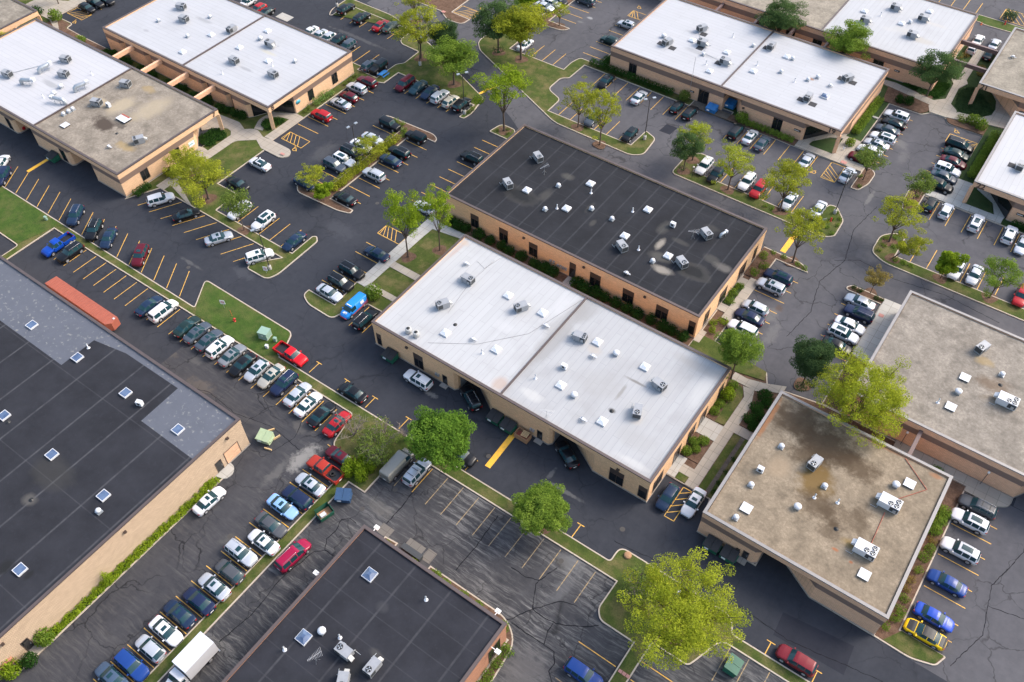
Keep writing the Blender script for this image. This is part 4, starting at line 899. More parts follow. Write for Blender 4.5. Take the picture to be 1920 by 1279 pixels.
def hvac(kind='one', col='offwhite'):
    """packaged rooftop unit; fan end towards -X"""
    t = empty('rooftop_air_unit')
    big = kind == 'big'
    L_, w, h = (3.0, 1.8, 1.2) if big else (2.2, 1.35, 1.15)
    b = MB(); b.box(-L_/2, -w/2, .22, L_/2, w/2, h+.22)
    b.build('housing', M[col], t)
    b = MB(); b.box(-L_/2+.1, -w/2+.1, 0, L_/2-.1, w/2-.1, .22)
    b.build('base_curb', M['galv'], t)
    g = MB(); g.box(-L_/2-.012, -w/2+.1, .35, -L_/2+.01, w/2-.1, h+.1); g.box(-L_/2+.08, -w/2-.012, .35, -L_/2+L_*.42, -w/2+.01, h+.1); g.box(-L_/2+.08, w/2-.01, .35, -L_/2+L_*.42, w/2+.012, h+.1)
    g.build('coil_grille', M['grille'], t)
    fans = [(-L_/2+.55, -.42), (-L_/2+.55, .42), (-L_/2+1.4, .42)] if big else ([(-L_/2+.5, 0)] if kind == 'one' else [(-L_/2+.42, -.3), (-L_/2+.42, .3)])
    r = .36 if kind != 'one' else .4
    if kind == 'two': r = .26
    for x, y in fans:
        f = MB(); f.lathe([(r, h+.22), (r, h+.30), (r*.9, h+.30), (r*.9, h+.235)], (x, y, 0), 18)
        fo = f.build('fan', M['black'], t)
        q = MB()
        for k in range(4):
            a = k*PI/2
            q.face([(x+r*.2*math.cos(a), y+r*.2*math.sin(a), h+.27), (x+r*.85*math.cos(a), y+r*.85*math.sin(a), h+.27), (x+r*.85*math.cos(a+.55), y+r*.85*math.sin(a+.55), h+.255), (x+r*.2*math.cos(a+.7), y+r*.2*math.sin(a+.7), h+.255)])
        q.build('blades', M['galv'], fo)
    d = MB(); hd = [(L_/2, -w*.36, h*.95), (L_/2+.55, -w*.36, h*.62), (L_/2+.55, -w*.36, h*.42), (L_/2, -w*.36, h*.42)]
    he = [(x, w*.1, z) for x, y, z in hd]
    d.face(hd); d.face(he[::-1])
    for i in range(4): j = (i+1) % 4; d.face([hd[i], he[i], he[j], hd[j]])
    d.build('intake_hood', M[col], t)
    p = MB().tube([(L_/2-.2, w/2, .5), (L_/2-.2, w/2+.35, .5), (L_/2-.2, w/2+.35, .03), (L_/2+.7, w/2+.35, .03)], .035, 5)
    p.box(-L_/2+.3, w/2, .5, -L_/2+.75, w/2+.14, .95)
    p.build('conduit', M['galv'], t)
    return t
def skyl(col='skydome', s=1.25, flat=False):
    t = empty('skylight'); b = MB(); P = rect(-s/2, -s/2, s/2, s/2)
    b.ring(P, inset(P, .09), 0, .28, .2); b.build('curb', M['white'], t)
    d = MB()
    h = .30 if flat else .34
    if flat: d.face([(x, y, .25) for x, y in inset(P, .09)])
    else:
        Q = inset(P, .05); R_ = inset(P, s*.36)
        for i in range(4):
            j = (i+1) % 4; d.face([(*Q[i], .281), (*Q[j], .281), (*R_[j], .28+h*.8), (*R_[i], .28+h*.8)])
        d.face([(*p, .28+h*.8) for p in R_])
    d.build('dome' if not flat else 'glazing', M[col], t)
    return t
def hatchlid(): 
    t = empty('skylight'); MB().box(-.62, -.62, 0, .62, .62, .2).build('curb', M['black'], t); MB().box(-.68, -.68, .2, .68, .68, .27).build('lid', M['white'], t); return t
def vent():
    t = empty('roof_vent')
    MB().box(-.38, -.38, 0, .38, .38, .16).build('curb', M['galv'], t)
    MB().lathe([(.2, .16), (.2, .34), (.36, .36), (.38, .48), (.30, .62), (.14, .70), (.02, .71)], (0, 0, 0), 16).build('cap', M['white'], t)
    return t
def pipe():
    t = empty('vent_pipe')
    MB().lathe([(.26, 0), (.20, .05), (.085, .09), (.085, .78), (.01, .78)], (0, 0, 0), 10).build('pipe', M['white'], t)
    MB().lathe([(.12, .78), (.14, .84), (.02, .93)], (0, 0, 0), 10).build('rain_cap', M['galv'], t)
    return t
def duct():
    t = empty('roof_duct')
    P = [(-1.3, 0, .1), (-1.25, 0, .75), (-.9, 0, 1.05), (.4, 0, 1.05), (1.2, 0, 1.2)]
    MB().tube(P, [.38, .38, .40, .40, .3], 12).build('duct', M['galv'], t)
    b = MB()
    for x in (-.6, .6): b.box(x-.04, -.45, 0, x+.04, -.38, .9); b.box(x-.04, .38, 0, x+.04, .45, .9)
    b.build('support', M['galv'], t)
    MB().box(.95, -.42, .85, 1.6, .42, 1.5).build('outlet', M['white'], t)
    return t
def fanb():
    t = empty('exhaust_fan')
    MB().box(-.5, -.5, 0, .5, .5, .25).build('curb', M['galv'], t)
    MB().lathe([(.4, .25), (.42, .45), (.72, .5), (.74, .72), (.55, .92), (.2, 1.0), (.02, 1.01)], (0, 0, 0), 18).build('hood', M['white'], t)
    return t
def cond():
    t = empty('condenser_unit')
    MB().lathe([(.42, .12), (.46, .14), (.46, .92), (.40, .96), (.02, .96)], (0, 0, 0), 18).build('housing', M['offwhite'], t)
    MB().lathe([(.28, .962), (.28, .985), (.02, .985)], (0, 0, 0), 14).build('fan', M['black'], t); MB().box(-.4, -.4, 0, .4, .4, .12).build('base', M['galv'], t)
    return t
def cluster():
    t = empty('pipe_cluster'); random.seed(3)
    b = MB()
    for k in range(4): x, y = random.uniform(-.45, .45), random.uniform(-.3, .3); b.tube([(x, y, 0), (x, y, .35+.3*random.random())], .055, 6)
    b.build('pipes', M['galv'], t); b = MB(); b.box(-.6, -.12, .28, .6, -.02, .36); b.box(-.6, .1, .18, .5, .2, .26); b.box(-.22, -.3, .36, .2, .1, .62); b.build('fittings', M['white'], t)
    return t
def antenna():
    t = empty('roof_antenna'); MB().tube([(0, 0, 0), (0, 0, 1.9)], .035, 6).build('mast', M['galv'], t)
    b = MB()
    b.tube([(-1.6, -.3, 1.75), (1.6, .3, 1.9)], .03, 5)
    for k in range(11):
        x = -1.5+.3*k; w = .25+.065*k*1.2; b.tube([(x, -w+x*.19, 1.76+.01*k), (x, w+x*.19, 1.76+.01*k)], .02, 4)
    b.build('boom', M['white'], t); b = MB()
    for a in range(3): b.tube([(0, 0, .9), (math.cos(a*2.1)*.7, math.sin(a*2.1)*.7, 0)], .025, 4)
    b.build('guy_legs', M['galv'], t)
    return t
def drain():
    t = MB().lathe([(.32, 0), (.3, .03), (.12, .05), (.12, .14), (.01, .15)], (0, 0, 0), 12).build('roof_drain', M['black']); return t
def padpair():
    pass
def smallunit():
    t = empty('compressor_unit'); MB().box(-.42, -.3, .12, .42, .3, .85).build('housing', M['white'], t); MB().lathe([(.22, -.32), (.22, -.30), (.01, -.30)], (0, 0, .5), 14, 'Y').build('fan', M['black'], t); MB().box(-.46, -.25, 0, .46, .25, .12).build('feet', M['galv'], t); return t
PROTO = {}
def kids(o): return [c for c in bpy.data.objects if c.parent == o]
def copy_tree(o, parent=None, table=None):
    c = o.copy(); COL.objects.link(c)
    if parent: c.parent = parent
    for ch in table[o.name]: copy_tree(ch, c, table)
    return c
CH = {}
def index(o):
    CH[o.name] = kids(o)
    for c in CH[o.name]: index(c)
MAKERS = dict(hvac=lambda: hvac('one'), hvac2=lambda: hvac('two'), bighvac=lambda: hvac('big', 'white'), sky=skyl, skyb=lambda: skyl('skyblue', 1.55, True), skyw=lambda: skyl('skyblue', 1.7, False), lid=hatchlid, vent=vent, pipe=pipe, duct=duct, fan=fanb, cond=cond, cluster=cluster, antenna=antenna, drain=drain, small=smallunit)
DESC = dict(hvac=('one-fan air unit', 'air unit', 'rooftop air units'), hvac2=('two-fan air unit', 'air unit', 'rooftop air units'), bighvac=('large three-fan air unit', 'air unit', 'rooftop air units'),
    sky=('white domed skylight', 'skylight', 'white skylights'), lid=('flat white skylight', 'skylight', 'white skylights'), skyb=('flat blue skylight', 'skylight', 'blue skylights'), skyw=('large domed blue skylight', 'skylight', 'blue skylights'),
    vent=('round white roof vent', 'vent', 'roof vents'), pipe=('thin white vent pipe', 'pipe', 'vent pipes'), duct=('bulky galvanised duct', 'duct', 'roof ducts'), fan=('mushroom exhaust fan', 'fan', 'exhaust fans'), cond=('round condenser', 'condenser', 'condensers'),
    cluster=('small pipe cluster', 'pipes', 'pipe clusters'), antenna=('spiky television aerial', 'aerial', 'aerials'), drain=('dark roof drain', 'drain', 'roof drains'), small=('small compressor', 'compressor', 'compressors'))
ITEMS = dict(
 b7w=[('hvac2',-163.9,75.2,200),('hvac',-159.9,71.8,200),('hvac',-169.0,65.4,190),('duct',-164.6,70.9,80),('duct',-163.4,66.0,30),('fan',-157.2,69.0,0),('fan',-156.4,66.8,0),('duct',-153.4,71.0,70),('duct',-153.2,65.7,200),('pipe',-155.9,75.2,0),('pipe',-157.3,65.0,0)],
 b7g=[('hvac2',-147.2,76.6,200),('hvac2',-146.8,69.5,200),('hvac2',-131.1,66.6,60),('lid',-146.4,61.9,0),('vent',-149.4,63.8,0),('vent',-149.3,64.9,0),('vent',-149.3,65.8,0),('drain',-136.7,65.9,0),('cluster',-134.3,62.5,0),('small',-144.6,70.4,0)],
 b8a=[('hvac',-160.4,102.0,200),('hvac2',-156.1,99.0,190),('hvac',-144.9,102.0,90),('sky',-147.4,98.6,0),('sky',-147.4,90.9,0),('vent',-150.9,95.3,0),('vent',-160.6,95.8,0),('vent',-152.8,103.1,0)],
 b8b=[('hvac',-135.9,94.3,180),('sky',-139.1,98.6,0),('sky',-138.9,106.3,0),('hvac',-134.4,102.7,0),('fan',-137.8,103.2,0),('sky',-130.8,98.5,0),('hvac',-126.1,95.4,180),('vent',-126.2,101.4,0),('pipe',-135.0,90.2,0),('pipe',-128.9,97.8,0)],
 b12=[('hvac',-69.4,95.2,150),('hvac',-69.2,104.1,150),('sky',-66.1,96.2,0),('vent',-62.3,100.2,0),('sky',-58.1,103.9,0),('pipe',-56.8,102.0,0),('vent',-60.8,93.9,0),('pipe',-59.4,95.4,0),('sky',-58.0,96.2,0),('vent',-54.5,98.5,0),('vent',-50.4,98.3,0),('pipe',-48.6,102.0,0),('sky',-46.7,103.8,0),('sky',-46.6,96.1,0),('hvac',-45.5,93.3,150),('pipe',-43.2,94.7,0),('sky',-38.6,96.1,0),('vent',-40.0,93.6,0),('hvac',-35.9,95.6,150),('hvac',-35.8,103.7,150),('duct',-33.6,105.4,70),('small',-41.4,102.7,0),('antenna',-37.4,102.0,20),('cluster',-41.9,88.9,0),('antenna',-66.2,101.6,60)],
 white1=[('cluster',-63.7,76.1,0),('hvac',-61.2,73.2,180),('hvac',-61.2,66.8,60),('sky',-54.4,74.4,0),('sky',-57.6,62.9,0),('cond',-62.2,59.9,0),('cond',-60.8,60.0,0),('drain',-57.5,65.1,0),('hvac',-51.2,73.2,60),('sky',-48.1,74.5,0),('cluster',-46.1,72.6,0),('cluster',-53.4,64.3,0),('pipe',-50.9,63.0,0),('sky',-49.6,64.7,0)],
 white2=[('hvac2',-40.7,73.4,190),('sky',-38.3,74.4,0),('fan',-34.9,74.0,0),('cluster',-37.3,71.7,0),('small',-39.7,67.6,0),('pipe',-42.0,63.7,0),('sky',-38.3,64.7,0),('fan',-35.8,64.2,0),('sky',-30.3,74.4,0),('hvac',-26.9,72.4,170),('hvac',-27.1,66.7,110),('cluster',-32.5,61.5,0),('sky',-30.3,62.8,0),('antenna',-36.9,58.9,0),('drain',-30.2,65.1,0)],
 b19a=[('hvac2',-68.5,149.5,70),('fan',-70.4,151.5,0),('hvac',-65.2,158.1,60),('hvac',-62.6,153.4,0),('sky',-65.0,153.7,0),('hvac',-55.8,150.0,0),('sky',-57.2,153.8,0),('sky',-57.0,145.9,0),('vent',-60.7,150.3,0),('pipe',-58.7,147.7,0),('pipe',-58.8,159.7,0),('vent',-53.9,158.9,0)],
 b19b=[('sky',-50.0,150.8,0),('pipe',-50.3,153.2,0),('hvac',-50.6,160.2,90),('sky',-46.7,159.2,0),('vent',-45.4,159.1,0),('vent',-45.4,153.6,0),('pipe',-41.9,152.2,0),('vent',-40.0,154.1,0),('vent',-38.8,156.0,0),('hvac',-33.8,158.4,60),('hvac2',-37.5,148.1,90),('skyw',-35.2,151.0,0),('cluster',-35.6,154.7,0)],
 b20=[('sky',-40.4,184.5,0),('hvac',-38.8,180.5,0),('hvac',-35.4,189.0,0),('pipe',-37.0,184.9,0),('sky',-29.1,192.3,0),('hvac',-29.2,188.1,0),('sky',-32.3,184.3,0),('vent',-31.0,185.7,0),('hvac',-28.9,180.6,0)],
 b21=[('cluster',-9.8,184.7,0)], b22=[('hvac2',.9,150.3,90)],
 rr=[('hvac',7.9,105.2,70),('lid',7.6,98.8,0),('fan',7.6,95.6,0),('vent',11.7,102.3,0),('pipe',5.9,92.4,0),('lid',7.6,92.6,0),('bighvac',13.6,97.6,180),('drain',12.1,100.5,0)],
 br=[('vent',-8.7,73.1,0),('hvac',-4.0,72.9,80),('vent',-1.6,70.7,0),('pipe',-2.0,68.5,0),('pipe',.7,69.5,0),('fan',-3.2,65.8,0),('bighvac',6.1,72.8,180),('fan',5.8,76.1,0),('lid',7.2,77.4,0),('small',-9.4,68.1,0),('vent',-9.4,65.4,0),('lid',-8.4,62.0,0),('bighvac',6.0,64.9,180),('lid',7.1,62.0,0),('vent',-8.9,60.0,0),('drain',2.0,65.9,0)],
 bl=[('skyb',-108.1,28.1,0),('skyb',-97.4,28.1,0),('pipe',-97.7,30.2,0),('skyb',-97.1,15.9,0),('skyb',-86.6,28.0,0),('skyb',-86.4,15.8,0),('skyb',-75.9,28.1,0),('skyb',-75.8,15.8,0),('vent',-74.4,14.0,0),('small',-83.4,27.9,20),('skyb',-75.7,3.5,0),('drain',-82.9,10.1,0),('drain',-95.8,15.6,0)],
 bb=[('skyw',-41.4,27.6,0),('skyw',-42.5,17.4,0),('fan',-41.2,19.1,0),('pipe',-39.1,19.8,0),('hvac',-37.4,18.8,0),('hvac',-33.6,19.3,90),('hvac',-35.2,16.2,120),('antenna',-39.4,16.3,60),('pipe',-33.9,29.1,0),('pipe',-43.3,15.1,0)])
for key, items in ITEMS.items():
    rn, z, cn = RNAME[key]; cx, cy = corner(key)
    bykind = {}
    for it in items: bykind.setdefault(it[0], []).append(it)
    for kd, L_ in bykind.items():
        L_.sort(key=lambda i: math.hypot(i[1]-cx, i[2]-cy))
        for i, (k, x, y, r) in enumerate(L_):
            if k not in PROTO:
                o = MAKERS[k](); index(o); PROTO[k] = o
            else: o = copy_tree(PROTO[k], None, CH)
            if k in ('hvac', 'hvac2') and key in ('b7w', 'b8a', 'b8b', 'b19a', 'b19b', 'b20', 'b22', 'white2'):
                for c2 in bpy.data.objects:
                    if c2.parent == o and c2.name.startswith('housing'): c2.material_slots[0].link = 'OBJECT'; c2.material_slots[0].material = M['galvpale']
            extra = .012 if (key == 'bl') else 0
            if k in ('hvac', 'hvac2'): o.scale = (.88, .88, .9)
            if k == 'bighvac': o.scale = (.88, .88, .9)
            if k in ('skyb', 'skyw'): o.scale = (.86, .86, 1)
            if k == 'fan': o.scale = (.68, .68, .8)
            if k == 'antenna' and key != 'bb': o.scale = (.55, .55, .9)
            if k == 'duct' and key == 'b12': o.scale = (.5, .6, .6)
            o.location = (x, y, z+.004+extra); o.rotation_euler = (0, 0, math.radians(r))
            d, c, gr = DESC[k]
            lab = '%s on the %s' % (d, rn) if len(L_) == 1 else '%s on the %s, %s %s corner' % (d, rn, ORD[i], cn)
            tag(o, lab, c, gr)
# dark walkway pads under the units on 19 and 22
for x, y in ((-69.7, 149.2), (-67.0, 149.0), (-64.2, 157.2), (-62.4, 152.2), (-56.9, 149.6), (-51.4, 160.0), (-34.9, 158.5), (-32.6, 158.4), (-38.5, 147.6), (-36.1, 147.4), (-.3, 150.6)):
    sheet('roof_walk_pad', rect(x-.7, y-.7, x+.7, y+.7), 5.012, M['black_mat'])
# tilted roof signboard on 7
t = empty('skylight', (-139.0, 69.4, 5.0), 0, 'large white skylight with a red rusty edge on the tan half of roof seven', 'skylight')
MB().box(-1.25, -.8, 0, 1.25, .8, .3).build('curb', M['black'], t); MB().box(-1.3, -.85, .3, 1.3, .85, .36).build('lid', M['white'], t); MB().box(-1.3, .5, .36, .9, .86, .372).build('rust_strip', M['rust'] if 'rust' in M else M['rustred'], t)
# whip mast on the front edge of 19
t = MB().tube([(-58.8, 142.1, 2.6), (-58.8, 142.1, 9.6)], .035, 5).build('radio_mast', M['galv']); tag(t, 'thin tall mast fixed to the front wall of number 19', 'mast')

# conduits and pipe runs lying on the roofs
def run(P, r, z, mat, label, name='roof_conduit'):
    return tag(MB().tube([(x, y, z+r) for x, y in P], r, 5).build(name, M[mat]), label, 'conduit')
run([(5.4, 80.9), (9.3, 77.9)], .05, 5.03, 'rustred', 'rusty pipe run along the top right of the stained tan roof')
run([(9.3, 77.9), (6.6, 74.2)], .05, 5.03, 'rustred', 'rusty pipe between skylight and upper three-fan unit on the stained roof')
run([(6.1, 71.6), (6.3, 66.2)], .05, 5.03, 'rustred', 'rusty pipe joining the two three-fan units on the stained roof')
run([(-169.5, 66.4), (-165.2, 74.6), (-164.4, 76.2)], .05, 5.03, 'galv', 'long thin conduit crossing the white half of roof seven')
run([(-58.6, 60.0), (-52.5, 64.0), (-47.5, 70.0), (-44.7, 80.3)], .014, 5.02, 'pole', 'thin dark cable wandering across the left half of central white roof', 'roof_cable')
run([(-62.8, 77.6), (-60.9, 77.0), (-60.2, 80.3)], .014, 5.02, 'pole', 'short dark cable near the left corner of central white roof', 'roof_cable')
run([(-59.8, 66.2), (-60.9, 73.0), (-60.7, 79.4)], .014, 5.02, 'pole', 'thin dark cable between two air units on the central white roof', 'roof_cable')
run([(-66.5, 158.6), (-60.4, 150.9), (-56.6, 150.4)], .03, 5.03, 'galv', 'thin grey conduit on the left half of roof nineteen')

# ---------------- trees and shrubs ----------------
def leafcloud(name, clusters, per, size, mat, seed, flat=.55, up=.5, tone=(0, 1)):
    """many small leaf sprays spread through cluster ellipsoids (x,y,z,rx,ry,rz)"""
    rg = random.Random(seed); V = []; F = []; T = []
    if name == 'crown': per *= 1.6; size *= .78
    for (cx, cy, cz, rx, ry, rz) in clusters:
        ct = rg.uniform(*tone)
        for _ in range(int(per*max(.25, rx*ry*.9))):
            while True:
                x, y, z = rg.uniform(-1, 1), rg.uniform(-1, 1), rg.uniform(-1, 1)
                q = x*x+y*y+z*z
                if q <= 1 and rg.random() < .25+.75*q: break
            p = (cx+x*rx, cy+y*ry, cz+z*rz)
            a = rg.uniform(0, 2*PI); n = Vector((rg.uniform(-1, 1)+x*.7, rg.uniform(-1, 1)+y*.7, rg.uniform(-.2, 1)+up+z*.3)).normalized()
            u = n.cross(Vector((math.cos(a), math.sin(a), .2))).normalized(); v = n.cross(u)
            s = size*rg.uniform(.55, 1.25); u = u*s; v = v*s*flat
            k = len(V); P = Vector(p)
            V += [tuple(P-u*.5), tuple(P+v*.45-u*.05), tuple(P+u*.55), tuple(P-v*.45+u*.05)]
            F.append((k, k+1, k+2, k+3)); T.append(min(1, max(0, ct*.6+rg.random()*.4)))
    me = bpy.data.meshes.new(name); me.from_pydata(V, [], F)
    at = me.attributes.new('tone', 'FLOAT', 'FACE'); at.data.foreach_set('value', T)
    me.materials.append(mat); me.update()
    return me
def limbs(rg, H, R_, z0, n, r0, lean=(0, 0)):
    b = MB(); tips = []
    top = Vector((lean[0], lean[1], H*.72))
    mid = Vector((lean[0]*.35+rg.uniform(-.1, .1), lean[1]*.35+rg.uniform(-.1, .1), z0))
    b.tube([(0, 0, -.05), (0, 0, .12), tuple(mid*.5), tuple(mid)], [r0*1.5, r0*1.05, r0*.9, r0*.75], 8)
    for i in range(n):
        a = i*2*PI/n*1.0+rg.uniform(-.35, .35); rr = R_*rg.uniform(.45, .92)
        zz = H*rg.uniform(.55, .9)
        e = Vector((lean[0]+rr*math.cos(a), lean[1]+rr*math.sin(a), zz))
        m1 = mid.lerp(e, .4)+Vector((0, 0, (zz-z0)*.12)); m2 = mid.lerp(e, .75)+Vector((0, 0, (zz-z0)*.08))
        b.tube([tuple(mid-Vector((0, 0, .1))), tuple(m1), tuple(m2), tuple(e)], [r0*.5, r0*.34, r0*.2, r0*.06], 5)
        tips += [e, m2, m1]
        for k in range(2):
            s = m1.lerp(m2, rg.random()); e2 = s+Vector((rg.uniform(-1, 1), rg.uniform(-1, 1), rg.uniform(.1, .8)))*R_*.4
            b.tube([tuple(s), tuple(s.lerp(e2, .5)+Vector((0, 0, .1))), tuple(e2)], [r0*.2, r0*.12, r0*.04], 4); tips.append(e2)
    b.tube([tuple(mid), tuple(mid.lerp(top, .5)), tuple(top)], [r0*.6, r0*.35, r0*.1], 6); tips.append(top)
    return b, tips
def tree_proto(kind, seed, H, R_, leaf, n=8, per=90, size=.42, z0=.28, r0=.17, bark='bark', cl=(.35, .62), squash=.5, extra=10, lean=(0, 0), zlo=.36):
    rg = random.Random(seed)
    t = empty(kind)
    b, tips = limbs(rg, H, R_, H*z0, n, r0, lean)
    b.build('trunk', M[bark], t)
    C = []
    for p in tips:
        if p.z > H*zlo:
            r = R_*rg.uniform(*cl)*.62; C.append((p.x, p.y, p.z+r*.15, r, r, r*squash))
    ph = rg.uniform(0, 6); ph2 = rg.uniform(0, 6)
    for _ in range(extra):
        a = rg.uniform(0, 2*PI); d = R_*math.sqrt(rg.random())*.96*(.86+.15*math.sin(3*a+ph)+.11*math.sin(5*a+ph2)); zz = H*(.95-.40*(d/R_)**2*rg.uniform(.5, 1.5)-rg.random()**2*.16)
        r = R_*rg.uniform(*cl)*.55
        C.append((lean[0]+d*math.cos(a), lean[1]+d*math.sin(a), max(zz-r*.3, H*zlo), r, r, r*squash))
    me = leafcloud('crown', C, per, size, L[leaf], seed)
    o = bpy.data.objects.new('crown', me); COL.objects.link(o); o.parent = t
    index(t)
    return t
TP = {}
TP['locust_a'] = tree_proto('honey_locust', 1, 10, 4.4, 'locust', 9, 105, .33, cl=(.22, .40), squash=.4, extra=44)
TP['locust_b'] = tree_proto('honey_locust', 2, 10, 4.4, 'locust', 8, 105, .33, cl=(.20, .38), squash=.36, extra=42)
TP['yellow_a'] = tree_proto('honey_locust', 3, 10, 4.4, 'yellow', 9, 105, .32, cl=(.20, .36), squash=.34, extra=46)
TP['green_a'] = tree_proto('shade_tree', 4, 10, 4.4, 'green', 10, 140, .34, cl=(.28, .48), squash=.55, extra=42)
TP['green_b'] = tree_proto('shade_tree', 5, 10, 4.4, 'olive', 10, 130, .34, cl=(.26, .46), squash=.5, extra=42)
TP['dark_a'] = tree_proto('evergreen_tree', 6, 10, 4.4, 'dark', 10, 150, .38, cl=(.34, .55), squash=.8, extra=34, zlo=.2)
TP['maple'] = tree_proto('maple_tree', 7, 10, 4.4, 'maple', 12, 210, .36, cl=(.30, .42), squash=.9, extra=120, zlo=.3)
TP['big'] = tree_proto('honey_locust', 8, 12.5, 8.2, 'yellow', 16, 105, .30, cl=(.13, .26), squash=.5, extra=190, r0=.3, zlo=.28)
TP['young'] = tree_proto('young_tree', 9, 10, 4.4, 'lime', 7, 75, .95, cl=(.4, .62), squash=.7, extra=12, r0=.13)
TP['sparse'] = tree_proto('thin_tree', 10, 10, 4.4, 'rusty', 8, 38, .55, cl=(.34, .55), squash=.5, extra=10, r0=.13)
TP['lean'] = tree_proto('leaning_tree', 12, 10, 4.4, 'locust', 7, 70, .5, cl=(.3, .5), squash=.4, extra=12, lean=(3.2, 2.0))
USED = set()
def tree(proto, x, y, H, R_, label, rz=None, group=None, name=None, mat=None):
    base = TP[proto]
    if proto in USED: o = copy_tree(base, None, CH)
    else: o = base; USED.add(proto)
    bh, br = (12.5, 8.2) if proto == 'big' else (10, 4.4)
    o.location = (x, y, .13); o.scale = (R_/br, R_/br, H/bh)
    o.rotation_euler = (0, 0, rz if rz is not None else (x*7.3+y*3.1) % 6.28)
    if mat:
        for c in bpy.data.objects:
            if c.parent == o and c.name.startswith('crown'):
                c.material_slots[0].link = 'OBJECT'; c.material_slots[0].material = L[mat]
    rr = 1.0+R_*.07; sheet('mulch_ring', [(x+rr*(1+.12*math.sin(3*a+x))*math.cos(a), y+rr*(1+.12*math.sin(3*a+x))*math.sin(a)) for a in [i*PI/10 for i in range(20)]], .1295, M['mulch'])
    return tag(o, label, 'tree', group)
